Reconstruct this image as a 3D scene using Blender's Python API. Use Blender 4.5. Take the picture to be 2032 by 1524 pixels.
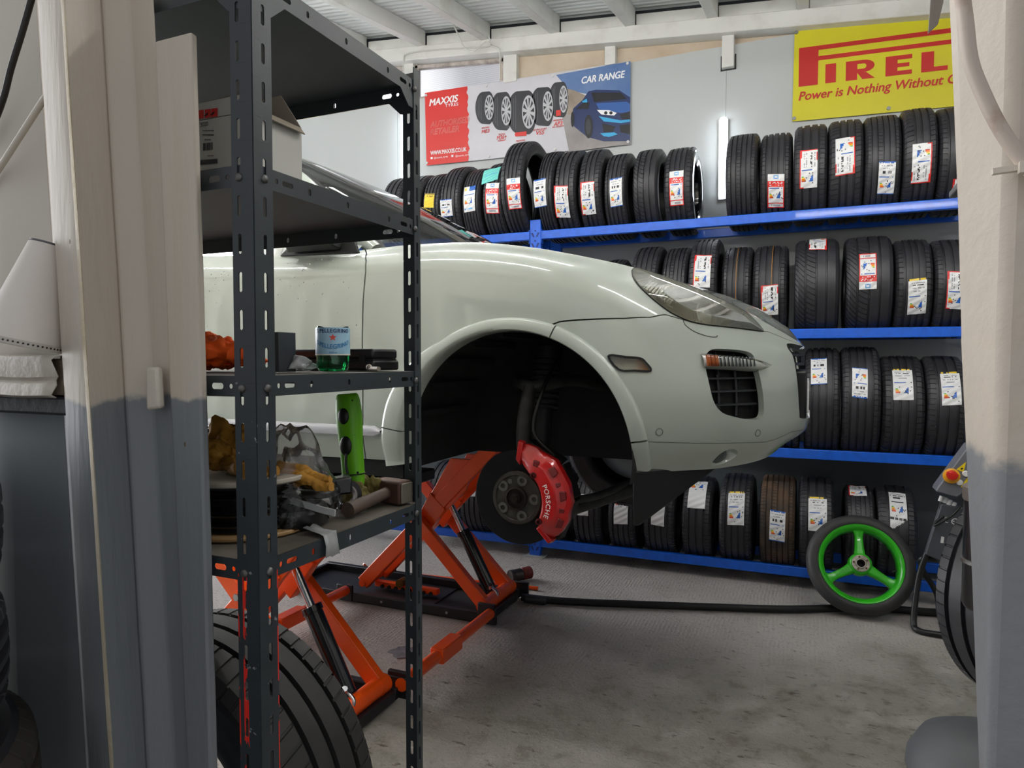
import bpy, bmesh, math, random
import numpy as np
from mathutils import Vector, Matrix
random.seed(7)
for o in list(bpy.data.objects): bpy.data.objects.remove(o)
SC = bpy.context.scene; COL = SC.collection
PI = math.pi

# ------------------------------------------------------------------ camera, world, lamps, exposure
FPX = 1357.0; EYE = Vector((0, 0, 1.48)); YAW = math.radians(23.3); PITCH = math.atan(50 / FPX)
cd = bpy.data.cameras.new('camera'); cam = bpy.data.objects.new('camera', cd); COL.objects.link(cam)
cd.sensor_width = 36; cd.lens = FPX / 2032 * 36; cd.clip_start = .02; cd.clip_end = 100
cam.location = EYE; cam.rotation_euler = (PI / 2 - PITCH, 0, YAW)
SC.camera = cam
w = bpy.data.worlds.new('daylight'); SC.world = w; w.use_nodes = True
bg = w.node_tree.nodes['Background']; bg.inputs[1].default_value = 1.0
# daylight: bright lobe added at the left to light the interior, dim elsewhere
_wt = w.node_tree; _tc = _wt.nodes.new('ShaderNodeTexCoord'); _dp = _wt.nodes.new('ShaderNodeVectorMath'); _dp.operation = 'DOT_PRODUCT'; _dp.inputs[1].default_value = (-.92, .37, .12)
_wt.links.new(_tc.outputs['Generated'], _dp.inputs[0]); _cr_ = _wt.nodes.new('ShaderNodeValToRGB'); _wt.links.new(_dp.outputs['Value'], _cr_.inputs[0])
_e = _cr_.color_ramp.elements; _e[0].position = .74; _e[0].color = (.45, .455, .47, 1); _e[1].position = .98; _e[1].color = (11.2, 11.2, 11.4, 1)
_wt.links.new(_cr_.outputs[0], bg.inputs[0])
SC.view_settings.view_transform = 'Standard'; SC.view_settings.look = 'None'
SC.view_settings.gamma = 1; SC.view_settings.use_curve_mapping = False
SC.view_settings.exposure = 0.25
TUBE_STRENGTH = 52.0       # ceiling battens
WALL_TUBE = 9.0            # upright wall tubes

# world point of something measured on the photograph, given the plane it stands on
_f0 = Vector((-math.sin(YAW), math.cos(YAW), 0)); _r = Vector((math.cos(YAW), math.sin(YAW), 0))
_f = _f0 * math.cos(PITCH) - Vector((0, 0, 1)) * math.sin(PITCH)
_u = Vector((0, 0, 1)) * math.cos(PITCH) + _f0 * math.sin(PITCH)
def at(x, y, Y=None, X=None, Z=None):
    d = _f + _r * ((x - 1016) / FPX) - _u * ((y - 762) / FPX)
    t = Y / d.y if Y is not None else X / d.x if X is not None else (Z - EYE.z) / d.z
    return EYE + d * t

# ------------------------------------------------------------------ objects
ORG = {}
def meta(o, label=None, cat=None, group=None, kind=None):
    if label: o['label'] = label
    if cat: o['category'] = cat
    if group: o['group'] = group
    if kind: o['kind'] = kind
    return o
def thing(name, label, cat, loc=(0, 0, 0), group=None, rot=(0, 0, 0)):
    o = bpy.data.objects.new(name, None); COL.objects.link(o); o.empty_display_size = .05
    o.location = loc; o.rotation_euler = rot; ORG[o] = Vector(loc) if rot == (0, 0, 0) else Vector()
    return meta(o, label, cat, group)
def mesh_obj(name, me, parent=None, loc=(0, 0, 0)):
    o = bpy.data.objects.new(name, me); COL.objects.link(o); o.location = loc
    if parent: o.parent = parent; ORG[o] = ORG.get(parent, Vector())
    else: ORG[o] = Vector(loc)
    return o
def finish(me, mats, angle=38, smooth=True):
    for m in (mats if isinstance(mats, (list, tuple)) else [mats]): me.materials.append(m)
    if smooth and len(me.polygons):
        me.polygons.foreach_set('use_smooth', [True] * len(me.polygons))
        bm = bmesh.new(); bm.from_mesh(me); ca = math.radians(angle)
        for e in bm.edges:
            if len(e.link_faces) == 2 and e.calc_face_angle(0) > ca: e.smooth = False
        bm.to_mesh(me); bm.free()
    me.update()
def obj(name, bm, mats, parent=None, base=None, angle=38, smooth=True, bevel=0, fixn=True, solid=0, soff=-1):
    """bm in world coordinates -> ONE mesh object, child of parent or top-level with its origin at base"""
    org = ORG.get(parent, Vector()) if parent else Vector(base or (0, 0, 0))
    if fixn: bmesh.ops.recalc_face_normals(bm, faces=bm.faces)
    if org.length: bmesh.ops.translate(bm, verts=bm.verts, vec=-org)
    me = bpy.data.meshes.new(name); bm.to_mesh(me); bm.free(); finish(me, mats, angle, smooth)
    o = mesh_obj(name, me, parent, (0, 0, 0) if parent else tuple(org))
    if bevel:
        b = o.modifiers.new('bevel', 'BEVEL'); b.width = bevel; b.segments = 2; b.limit_method = 'ANGLE'; b.angle_limit = math.radians(40)
    if solid:
        s = o.modifiers.new('solidify', 'SOLIDIFY'); s.thickness = solid; s.offset = soff
    return o
def obj_each(name, bm, mats, parent=None, **k):
    """every loose piece of bm as an object of its own"""
    bm.verts.index_update(); seen = set(); outs = []
    for v0 in list(bm.verts):
        if v0 in seen: continue
        st = [v0]; seen.add(v0); isl = []
        while st:
            v = st.pop(); isl.append(v)
            for e in v.link_edges:
                q = e.other_vert(v)
                if q not in seen: seen.add(q); st.append(q)
        nb = bmesh.new(); mp = {v: nb.verts.new(v.co) for v in isl}
        for f in {f for v in isl for f in v.link_faces}:
            g = nb.faces.new([mp[v] for v in f.verts]); g.material_index = f.material_index
        outs.append(obj(name, nb, mats, parent, **k))
    bm.free(); return outs
def struct(name, bm, mats, **k):
    return meta(obj(name, bm, mats, **k), kind='structure')
NB = bmesh.new

# ------------------------------------------------------------------ shapes
def quad(bm, pts, mi=0):
    f = bm.faces.new([bm.verts.new(p) for p in pts]); f.material_index = mi; return f
def box(bm, lo, hi, mi=0):
    x0, y0, z0 = lo; x1, y1, z1 = hi
    v = [bm.verts.new(p) for p in ((x0,y0,z0),(x1,y0,z0),(x1,y1,z0),(x0,y1,z0),(x0,y0,z1),(x1,y0,z1),(x1,y1,z1),(x0,y1,z1))]
    for f in ((3,2,1,0),(4,5,6,7),(0,1,5,4),(1,2,6,5),(2,3,7,6),(3,0,4,7)):
        bm.faces.new([v[i] for i in f]).material_index = mi
    return v
def hexa(bm, lower, upper, mi=0):
    """solid between two rings of equal length"""
    a = [bm.verts.new(p) for p in lower]; b = [bm.verts.new(p) for p in upper]; n = len(a)
    bm.faces.new(a[::-1]).material_index = mi; bm.faces.new(b).material_index = mi
    for i in range(n): bm.faces.new((a[i], a[(i+1)%n], b[(i+1)%n], b[i])).material_index = mi
def frame_of(d, up=(0, 0, 1)):
    d = Vector(d).normalized(); up = Vector(up)
    if abs(d.dot(up)) > .98: up = Vector((0, 1, 0))
    s = d.cross(up).normalized(); return d, s, s.cross(d).normalized()
def bar(bm, p0, p1, w, h, up=(0, 0, 1), mi=0):
    p0 = Vector(p0); p1 = Vector(p1); d, s, u = frame_of(p1 - p0, up)
    ring = [s*w/2+u*h/2, -s*w/2+u*h/2, -s*w/2-u*h/2, s*w/2-u*h/2]
    hexa(bm, [p0 + q for q in ring], [p1 + q for q in ring], mi)
def cyl(bm, p0, p1, r, seg=20, r1=None, mi=0, cap=True):
    p0 = Vector(p0); p1 = Vector(p1); d, s, u = frame_of(p1 - p0); r1 = r if r1 is None else r1
    a = [bm.verts.new(p0 + (s*math.cos(t)+u*math.sin(t))*r) for t in [2*PI*i/seg for i in range(seg)]]
    b = [bm.verts.new(p1 + (s*math.cos(t)+u*math.sin(t))*r1) for t in [2*PI*i/seg for i in range(seg)]]
    for i in range(seg): bm.faces.new((a[i], a[(i+1)%seg], b[(i+1)%seg], b[i])).material_index = mi
    if cap:
        bm.faces.new(a[::-1]).material_index = mi; bm.faces.new(b).material_index = mi
def smooth_path(pts, n=8):
    P = [Vector(p) for p in pts]; out = []
    for i in range(len(P) - 1):
        p0 = P[i-1] if i else P[0]*2-P[1]; p3 = P[i+2] if i+2 < len(P) else P[i+1]*2-P[i]
        for k in range(n):
            t = k / n
            out.append(.5*((2*P[i])+(-p0+P[i+1])*t+(2*p0-5*P[i]+4*P[i+1]-p3)*t*t+(-p0+3*P[i]-3*P[i+1]+p3)*t**3))
    return out + [P[-1]]
def tube(bm, pts, r, seg=10, mi=0, n=8):
    """round tube along a smooth path; r number or list per point of pts"""
    P = smooth_path(pts, n) if n > 1 else [Vector(p) for p in pts]
    rr = r if isinstance(r, (list, tuple)) else None; prev = None; rings = []
    for i, p in enumerate(P):
        d = (P[min(i+1, len(P)-1)] - P[max(i-1, 0)]).normalized()
        if prev is None: _, s, u = frame_of(d)
        else:
            s = (prev - d*prev.dot(d)).normalized(); u = s.cross(d).normalized()
        prev = s
        q = r if rr is None else float(np.interp(i/max(n,1), range(len(rr)), rr))
        rings.append([bm.verts.new(p + (s*math.cos(2*PI*k/seg)+u*math.sin(2*PI*k/seg))*q) for k in range(seg)])
    for a, b in zip(rings, rings[1:]):
        for k in range(seg): bm.faces.new((a[k], a[(k+1)%seg], b[(k+1)%seg], b[k])).material_index = mi
    bm.faces.new(rings[0][::-1]).material_index = mi; bm.faces.new(rings[-1]).material_index = mi
def lathe(bm, prof, c=(0,0,0), axis=(0,0,1), seg=32, mi=None, closed=False, a0=0, a1=2*PI):
    """prof: (radius, height along axis)"""
    c = Vector(c); d, s, u = frame_of(axis); full = abs(a1-a0-2*PI) < 1e-6
    ns = seg if full else seg+1; rings = []
    for j in range(ns):
        t = a0 + (a1-a0)*j/seg; e = s*math.cos(t)+u*math.sin(t)
        rings.append([bm.verts.new(c + e*r + d*h) for r, h in prof])
    n = len(prof)
    for j in range(seg):
        A = rings[j]; B = rings[(j+1) % ns]
        for i in range(n if closed else n-1):
            k = (i+1) % n
            f = bm.faces.new((A[i], A[k], B[k], B[i]))
            if mi is not None: f.material_index = mi[i] if isinstance(mi, (list, tuple)) else mi
    bmesh.ops.remove_doubles(bm, verts=bm.verts, dist=1e-6)
def prism(bm, pts, off, mi=0):
    """polygon (3-D points) extruded by the vector off"""
    off = Vector(off); hexa(bm, pts, [Vector(p) + off for p in pts], mi)
def ellipsoid(bm, c, r, seg=20, rings=12, mi=0):
    m = Matrix.Translation(Vector(c)) @ Matrix.Diagonal((r[0], r[1], r[2], 1))
    res = bmesh.ops.create_uvsphere(bm, u_segments=seg, v_segments=rings, radius=1, matrix=m)
    for v in res['verts']:
        for f in v.link_faces: f.material_index = mi
def noise3(p, f=1.0, seed=0):
    from mathutils import noise
    return noise.noise(Vector(p)*f + Vector((seed*7.3, seed*3.1, seed*1.7)))

# ------------------------------------------------------------------ materials
def lin(c):
    if isinstance(c, str): c = [int(c[i:i+2], 16) for i in (0, 2, 4)]
    return tuple(((v/255)/12.92 if v/255 <= .04045 else ((v/255+.055)/1.055)**2.4) for v in c) + (1,)
MATS = {}
class NT:
    def __init__(s, m): s.t = m.node_tree; s.n = s.t.nodes; s.bsdf = s.n['Principled BSDF']
    def add(s, kind, **k):
        n = s.n.new(kind)
        for a, b in k.items(): setattr(n, a, b)
        return n
    def link(s, a, b): s.t.links.new(a, b)
    def noise(s, scale, detail=4, vec=None, rough=.55):
        n = s.add('ShaderNodeTexNoise'); n.inputs['Scale'].default_value = scale; n.inputs['Detail'].default_value = detail
        n.inputs['Roughness'].default_value = rough
        s.link(vec if vec is not None else s.coord(), n.inputs['Vector']); return n.outputs['Fac']
    def coord(s, which='Object'):
        if not hasattr(s, '_tc'): s._tc = s.add('ShaderNodeTexCoord')
        return s._tc.outputs[which]
    def scaled(s, sc, src=None):
        m = s.add('ShaderNodeMapping'); m.inputs['Scale'].default_value = sc
        s.link(src if src is not None else s.coord(), m.inputs['Vector']); return m.outputs['Vector']
    def pos(s): return s.add('ShaderNodeNewGeometry').outputs['Position']
    def sep(s, v):
        n = s.add('ShaderNodeSeparateXYZ'); s.link(v, n.inputs[0]); return n.outputs
    def ramp(s, fac, a, b, ca=(0,0,0,1), cb=(1,1,1,1)):
        n = s.add('ShaderNodeValToRGB'); e = n.color_ramp.elements
        e[0].position = a; e[0].color = ca; e[1].position = b; e[1].color = cb; s.link(fac, n.inputs[0]); return n.outputs[0]
    def mix(s, fac, a, b):
        n = s.add('ShaderNodeMix', data_type='RGBA')
        for sock, v in ((n.inputs[0], fac), (n.inputs[6], a), (n.inputs[7], b)):
            if hasattr(v, 'is_linked') or hasattr(v, 'links'): s.link(v, sock)
            else: sock.default_value = v
        return n.outputs[2]
    def math(s, op, a, b=0):
        n = s.add('ShaderNodeMath', operation=op)
        for sock, v in ((n.inputs[0], a), (n.inputs[1], b)):
            if hasattr(v, 'links'): s.link(v, sock)
            else: sock.default_value = v
        return n.outputs[0]
    def bump(s, h, strength=.3, dist=.01):
        n = s.add('ShaderNodeBump'); n.inputs['Strength'].default_value = strength; n.inputs['Distance'].default_value = dist
        s.link(h, n.inputs['Height']); s.link(n.outputs[0], s.bsdf.inputs['Normal'])
def mat(name, col, rough=.5, metal=0, var=None, vscale=6, bump=0, bscale=60, coat=0, spec=.5, emit=0, trans=0, bdist=.004, stretch=(1,1,1), lo=.35, hi=.7):
    if name in MATS: return MATS[name]
    m = bpy.data.materials.new(name); m.use_nodes = True; t = NT(m); b = t.bsdf.inputs
    c = lin(col); b['Base Color'].default_value = c; b['Roughness'].default_value = rough; b['Metallic'].default_value = metal
    b['Coat Weight'].default_value = coat; b['Coat Roughness'].default_value = .04; b['Specular IOR Level'].default_value = spec
    if trans: b['Transmission Weight'].default_value = trans
    if emit: b['Emission Color'].default_value = c; b['Emission Strength'].default_value = emit
    if var is not None:
        f = t.ramp(t.noise(vscale, 6, t.scaled(stretch)), lo, hi)
        t.link(t.mix(f, c, lin(var)), b['Base Color'])
    if bump: t.bump(t.noise(bscale, 5, t.scaled(stretch)), bump, bdist)
    MATS[name] = m; return m
def two_tone(name, upper, lower, z, edge=.02, rough=.55, bump=.25, bscale=40, stain=None, stretch=(1,1,1)):
    """paint: upper colour above height z, lower colour below, rough brushed edge"""
    if name in MATS: return MATS[name]
    m = bpy.data.materials.new(name); m.use_nodes = True; t = NT(m); b = t.bsdf.inputs
    p = t.pos(); zz = t.sep(p)[2]
    n = t.math('MULTIPLY', t.math('SUBTRACT', t.noise(14, 5, p), .5), edge*5)
    f = t.ramp(t.math('MULTIPLY', t.math('ADD', t.math('SUBTRACT', zz, z), n), 1), 0, edge*.6)
    up = lin(upper)
    if stain: up = t.mix(t.ramp(t.noise(5, 8, t.scaled(stretch, p)), .56, .75), lin(upper), lin(stain))
    base = t.mix(f, lin(lower), up)
    if stain:                                # nail holes, knocks and chips
        v = t.add('ShaderNodeTexVoronoi'); v.inputs['Scale'].default_value = 26; t.link(t.scaled((1, 1, .55), p), v.inputs['Vector'])
        pick = t.math('GREATER_THAN', t.sep(v.outputs['Color'])[0], .80); r = t.math('ADD', t.math('MULTIPLY', t.noise(120, 3, p), .10), .0)
        base = t.mix(t.math('MULTIPLY', pick, t.math('LESS_THAN', v.outputs['Distance'], r)), base, lin('5d5040'))
    t.link(base, b['Base Color']); b['Roughness'].default_value = rough
    t.bump(t.noise(bscale, 6, t.scaled(stretch, p)), bump, .004)
    MATS[name] = m; return m

RUBBER = mat('rubber', '29292d', .46, var='323237', vscale=9, bump=.12, bscale=180, bdist=.001)
RUBBER_SIDE = mat('rubber sidewall', '17171a', .42, var='1f1f22', vscale=12)
RUBBER_DUSTY = mat('dusty rubber', '332d28', .75, var='5e4733', vscale=7, bump=.15, bscale=150, bdist=.001)
BLACK = mat('black plastic', '111214', .45)
DARK = mat('dark shade plastic', '0b0b0c', .7)
BLUE = mat('blue rack paint', '0a62dc', .38, var='0a58c8', vscale=20, coat=.15)
ORANGE = mat('orange lift paint', 'ff5e12', .33, coat=.3, var='f6540f', vscale=5)
GREYMETAL = mat('charcoal shelf paint', '30373b', .46, var='293034', vscale=9, bump=.04, bscale=300)
STEEL = mat('bright steel', 'b9bcc0', .28, 1.0)
DULLSTEEL = mat('dull steel', '77787a', .5, .85, var='5a554f', vscale=30)
CHROME = mat('chrome rod', 'd8d9dc', .12, 1.0)
WHITEPAINT = mat('white timber paint', 'dadad6', .55, var='c2bfb7', vscale=5, bump=.35, bscale=30, stretch=(1,1,1), lo=.5, hi=.8)
# ------------------------------------------------------------------ the room
def floor_material():
    m = bpy.data.materials.new('concrete floor'); m.use_nodes = True; t = NT(m); p = t.pos()
    x, y, z = t.sep(p)
    lerp01 = lambda v, lo, hi: t.math('MINIMUM', t.math('MAXIMUM', t.math('MULTIPLY', t.math('SUBTRACT', v, lo), 1/(hi-lo)), 0), 1)
    base = t.mix(t.ramp(t.noise(1.1, 6, p), .35, .7), lin('ccc6c0'), lin('b0a9a2'))
    base = t.mix(t.ramp(t.noise(38, 6, p, .7), .56, .70), base, lin('8a837a'))
    # worn green-grey paint and dirt left on the slab nearest the doorway
    edge = t.math('ADD', t.math('SUBTRACT', 3.65, y), t.math('ADD', t.math('MULTIPLY', t.math('SUBTRACT', t.noise(1.5, 5, p), .5), 2.0), t.math('MULTIPLY', x, .45)))
    near = lerp01(edge, -.25, .35)
    paint = t.mix(t.ramp(t.noise(9, 8, p, .72), .50, .60), lin('a8a59a'), lin('928c7e'))
    pf = t.math('MULTIPLY', near, t.ramp(t.noise(3.4, 8, p, .66), .34, .52))
    base = t.mix(pf, base, paint)
    fleck = t.ramp(t.noise(9, 7, t.scaled((1, 2.6, 1), p), .7), .60, .66)
    base = t.mix(t.math('MULTIPLY', fleck, t.math('ADD', t.math('MULTIPLY', near, .75), .12)), base, lin('574a38'))
    pits = t.ramp(t.noise(13, 8, p, .75), .60, .68)
    base = t.mix(t.math('MULTIPLY', t.math('MULTIPLY', pits, t.ramp(t.noise(1.9, 3, p), .50, .60)), .7), base, lin('5c544a'))
    base = t.mix(t.math('MULTIPLY', t.ramp(t.noise(2.3, 5, p), .64, .78), .45), base, lin('665f57'))
    t.link(base, t.bsdf.inputs['Base Color'])
    t.link(t.mix(pf, (.8, .8, .8, 1), (.42, .42, .42, 1)), t.bsdf.inputs['Roughness'])
    ridge = t.math('SINE', t.math('ADD', t.math('MULTIPLY', x, 2*PI/.021), t.math('MULTIPLY', t.noise(5, 4, p), 9)))
    ridge = t.math('MULTIPLY', t.math('MULTIPLY', ridge, t.math('SUBTRACT', 1, near)), t.ramp(t.noise(6, 4, p), .38, .62))
    h = t.math('ADD', t.math('ADD', t.math('MULTIPLY', t.noise(55, 7, p, .7), 1.0), t.math('MULTIPLY', ridge, .09)), t.math('MULTIPLY', pits, -.5))
    t.bump(h, .9, .014)
    return m
bm = NB(); quad(bm, [(-9, -3, 0), (5, -3, 0), (5, 5.4, 0), (-9, 5.4, 0)])
struct('floor', bm, floor_material(), smooth=False)

def zp(X): return 3.885 - .0955 * X          # top of the wall plate
RS = .165                                    # roof falls towards the front
WALLM = two_tone('wall board paint', 'b9bdbd', '555c60', 1.42, .012, .5, .06, 30, stretch=(1, 1, 1))
bm = NB(); box(bm, (-6.4, 5.30, 0), (2.6, 5.40, 3.77))
struct('wall_back', bm, WALLM)
# vertical board joints
JOINT = mat('joint shadow gap', '8f9393', .7)
bm = NB()
for X, z0, z1 in ((-.572, 3.25, 3.62), (.12, .9, 2.7), (1.35, 0, 3.77), (-1.95, 3.0, 3.2), (-3.4, 2.4, 3.77)): box(bm, (X-.0015, 5.2985, z0), (X+.0015, 5.301, z1))
struct('trim_joints', bm, JOINT, smooth=False)
PLY = mat('bare cream boarding', 'cdc0ad', .7, var='b9a48c', vscale=3, bump=.2, bscale=25)
bm = NB()
hexa(bm, [(-2.40, 5.33, 3.77), (2.6, 5.33, 3.77), (2.6, 5.37, 3.77), (-2.40, 5.37, 3.77)], [(-2.40, 5.33, zp(-2.40)), (2.6, 5.33, zp(2.6)+.2), (2.6, 5.37, zp(2.6)+.2), (-2.40, 5.37, zp(-2.40))])
hexa(bm, [(-6.4, 5.33, 3.77), (-4.2, 5.33, 3.77), (-4.2, 5.37, 3.77), (-6.4, 5.37, 3.77)], [(-6.4, 5.33, zp(-6.4)), (-4.2, 5.33, zp(-4.2)), (-4.2, 5.37, zp(-4.2)), (-6.4, 5.37, zp(-6.4))])
struct('wall_upper', bm, PLY)
bm = NB()                                    # sloping wall plate
hexa(bm, [(-6.4, 5.20, zp(-6.4)-.115), (2.6, 5.20, zp(2.6)-.115), (2.6, 5.33, zp(2.6)-.115), (-6.4, 5.33, zp(-6.4)-.115)],
     [(-6.4, 5.20, zp(-6.4)), (2.6, 5.20, zp(2.6)), (2.6, 5.33, zp(2.6)), (-6.4, 5.33, zp(-6.4))])
struct('trim_wall_plate', bm, WHITEPAINT, bevel=.006)
n = 0
for X, w_, zb in ((-3.265, .09, 3.77), (-2.29, .12, 3.77), (-1.44, .085, 3.77), (-.558, .085, 3.60), (.35, .085, 3.77), (-4.2, .09, 3.77)):
    n += 1; bm = NB(); box(bm, (X-w_/2, 5.255 if zb == 3.6 else 5.27, zb), (X+w_/2, 5.33, zp(X)-.10)); struct('trim_stud_%d' % n, bm, WHITEPAINT, bevel=.004)
bm = NB(); box(bm, (-.612, 5.297, 3.590), (-.503, 5.301, 3.5995)); box(bm, (-.612, 5.297, 3.59), (-.6015, 5.301, 3.70)); box(bm, (-.5140, 5.297, 3.59), (-.503, 5.301, 3.70))
struct('trim_notch', bm, mat('dark notch', '3a3a38', .8))
# rafters
RX = [-4.30, -3.68, -3.075, -2.46, -1.85, -1.245, -.64, -.035, .57, 1.18, 1.8, 2.4]
for i, X in enumerate(RX):
    bm = NB(); z1 = zp(X); z0 = z1 - 4.6*RS
    hexa(bm, [(X-.06, .62, z0), (X+.015, .62, z0), (X+.015, 5.22, z1), (X-.06, 5.22, z1)], [(X-.06, .62, z0+.13), (X+.015, .62, z0+.13), (X+.015, 5.22, z1+.13), (X-.06, 5.22, z1+.13)])
    struct('trim_rafter_%d' % (i+1), bm, WHITEPAINT, bevel=.005)
for i in range(len(RX)-1):                   # blocking boards above the plate, between rafters
    a, b = RX[i]+.017, RX[i+1]-.062
    bm = NB(); hexa(bm, [(a, 5.235, zp(a)), (b, 5.235, zp(b)), (b, 5.26, zp(b)), (a, 5.26, zp(a))], [(a, 5.235, zp(a)+.095), (b, 5.235, zp(b)+.095), (b, 5.26, zp(b)+.095), (a, 5.26, zp(a)+.095)])
    struct('trim_block_%d' % (i+1), bm, WHITEPAINT, bevel=.004)
# corrugated roof sheets, ridges along the wall
bm = NB(); per = .076; ny = int(4.9/per*8); rows = []
for j in range(ny+1):
    Y = .55 + 4.9*j/ny; d = (5.22-Y)*RS; wv = .010*math.sin(2*PI*Y/per)
    rows.append([bm.verts.new((X, Y, zp(X)+.145-d+wv)) for X in (-6.4, -2.9, 0, 2.6)])
for a, b in zip(rows, rows[1:]):
    for k in range(3): bm.faces.new((a[k], a[k+1], b[k+1], b[k]))
struct('ceiling', bm, mat('white roof sheet', 'e6eaea', .5, var='d8dcdc', vscale=2), solid=.002)
bm = NB(); hexa(bm, [(-6.4, 5.30, zp(-6.4)+.0), (2.6, 5.30, zp(2.6)+.0), (2.6, 5.33, zp(2.6)), (-6.4, 5.33, zp(-6.4))], [(-6.4, 5.30, zp(-6.4)+.17), (2.6, 5.30, zp(2.6)+.17), (2.6, 5.33, zp(2.6)+.17), (-6.4, 5.33, zp(-6.4)+.17)])
struct('trim_gap_shade', bm, mat('eaves gap shade', '2c3036', .8))  # dark strip added to show the shaded eaves gap and keep sky out
# high windows of ribbed translucent sheet
def ribbed_sheet():
    m = bpy.data.materials.new('ribbed translucent sheet'); m.use_nodes = True; t = NT(m); n = t.n
    tr = n.new('ShaderNodeBsdfTranslucent'); tr.inputs[0].default_value = (.5, .5, .53, 1)
    df = n.new('ShaderNodeBsdfTransparent'); mx = n.new('ShaderNodeMixShader'); mx.inputs[0].default_value = .30
    z = t.sep(t.pos())[2]
    ln = t.math('GREATER_THAN', t.math('FRACT', t.math('MULTIPLY', z, 62)), .80)
    t.link(t.mix(ln, (.30, .30, .32, 1), (.19, .19, .21, 1)), tr.inputs[0])
    t.link(tr.outputs[0], mx.inputs[1]); t.link(df.outputs[0], mx.inputs[2])
    t.link(mx.outputs[0], n['Material Output'].inputs[0]); return m
RIB = ribbed_sheet()
for k, (a, b) in enumerate(((-3.22, -2.35), (-4.15, -3.31))):
    za, zb = zp(a)-.115, zp(b)-.115
    bm = NB(); f = .03
    for (p, q) in (((a, 3.775), (b, 3.775)), ((a, za-.02), (b, zb-.02)), ((a+f/2, 3.775), (a+f/2, za)), ((b-f/2, 3.775), (b-f/2, zb))):
        bar(bm, (p[0], 5.328, p[1]), (q[0], 5.328, q[1]), .05, f, up=(0, 0, 1) if abs(p[0]-q[0]) > .1 else (1, 0, 0))
    wo = struct('window_%d' % (k+1), bm, mat('weathered window frame', 'c4bab4', .7, var='8f8580', vscale=18, bump=.4, bscale=60), bevel=.003)
    bm = NB(); quad(bm, [(a+f, 5.335, 3.78), (b-f, 5.335, 3.78), (b-f, 5.335, zb-.03), (a+f, 5.335, za-.03)])
    obj('pane', bm, RIB, wo, smooth=False)

# front wall: ribbed sheet left of the doorway, plain to the right
CREAM = 'beb5a8'; GREY = '74797d'
JAMB = two_tone('jamb paint', CREAM, GREY, 1.42, .012, .5, .5, 45, stain='b8a992', stretch=(1, 1, .12))
JAMB_R = two_tone('rough jamb paint', 'bfb5a8', '7d7f82', 1.405, .014, .55, .8, 24, stain='c2b4a2')
SHEET = two_tone('wall sheet paint', 'd0cabf', '9da5aa', 1.405, .006, .42, .05, 8)
bm = NB(); prof = []
X = -.93
prof = [(-.93, .69), (-1.055, .69), (-1.115, .655)]
X = -1.115
while X > -4.5:
    prof += [(X-.11, .655), (X-.145, .69), (X-.20, .69), (X-.235, .655)]; X -= .235
lo = [bm.verts.new((x, y, 0)) for x, y in prof]; hi = [bm.verts.new((x, y, 3.25)) for x, y in prof]
for i in range(len(prof)-1): bm.faces.new((lo[i], lo[i+1], hi[i+1], hi[i]))
struct('wall_front', bm, SHEET, angle=20, solid=.002)
bm = NB(); box(bm, (.22, .66, 0), (2.6, .78, 3.1)); struct('wall_front_right', bm, JAMB_R)
bm = NB(); box(bm, (-4.5, .70, 2.75), (2.6, .78, 3.25)); struct('wall_lintel', bm, JAMB)
bm = NB(); box(bm, (2.6, .66, 0), (2.7, 5.4, 4.1)); struct('wall_right', bm, WALLM)

def post(name, m, tops, bots, zt, zb=0, bevel=.004):
    """slightly leaning upright: plan corners (x, y) at head and foot height"""
    bm = NB(); rng = 28; rings = []
    for k in range(rng+1):
        t = k/rng; z = zt + (zb-zt)*t
        rings.append([bm.verts.new((a[0]+(b[0]-a[0])*t + .0012*noise3((i*3, 0, z), 9, 3), a[1]+(b[1]-a[1])*t, z)) for i, (a, b) in enumerate(zip(tops, bots))])
    for a, b in zip(rings, rings[1:]):
        for i in range(len(a)): bm.faces.new((a[i], a[(i+1) % len(a)], b[(i+1) % len(a)], b[i]))
    bm.faces.new(rings[0]); bm.faces.new(rings[-1][::-1])
    return struct(name, bm, m, bevel=bevel)
def line_x(p0, p1, Y, z):                    # x at height z of an edge running through two measured points
    a, b = at(*p0, Y=Y), at(*p1, Y=Y); t = (z-a.z)/(b.z-a.z); return a.x + (b.x-a.x)*t
def plan(edges, z): return [(line_x(p0, p1, Y, z), Y) for p0, p1, Y in edges]
e_a = [((77, 0), (179, 1524), .60), ((124, 0), (222, 1524), .60), ((203, 0), (293, 1524), .657), ((70, 0), (170, 1524), .70)]
post('trim_jamb_left', JAMB, plan(e_a, 2.8), plan(e_a, 0), 2.8)
e_b = [((203, 0), (293, 1524), .6575), ((256, 0), (348, 1524), .680), ((305, 0), (395, 1524), .680), ((305, 0), (395, 1524), .689), ((150, 0), (240, 1524), .689), ((150, 0), (240, 1524), .6575)]
post('trim_jamb_inner', JAMB, plan(e_b, 2.8), plan(e_b, 0), 2.8, bevel=.003)
e_w = [((120, 0), (217.5, 1524), .5995), ((126, 0), (224.5, 1524), .5993), ((128, 0), (226, 1524), .603), ((121, 0), (218, 1524), .604)]
post('trim_corner_bead', mat('worn cream edge', 'cdbfa2', .6, var='d8cfbf', vscale=9, bump=.6, bscale=60), plan(e_w, 2.8), plan(e_w, 0), 2.8, bevel=0)
zt = at(350, 72, Y=.672).z
e_c = [((303, 0), (371, 1524), .670), ((378, 0), (417, 1524), .670), ((390, 0), (434, 1524), .682), ((310, 0), (372, 1524), .686)]
post('trim_jamb_board', JAMB, plan(e_c, zt), plan(e_c, 0), zt, bevel=.003)
bm = NB(); p = at(300, 728, Y=.668); q = at(329, 815, Y=.668)
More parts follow.
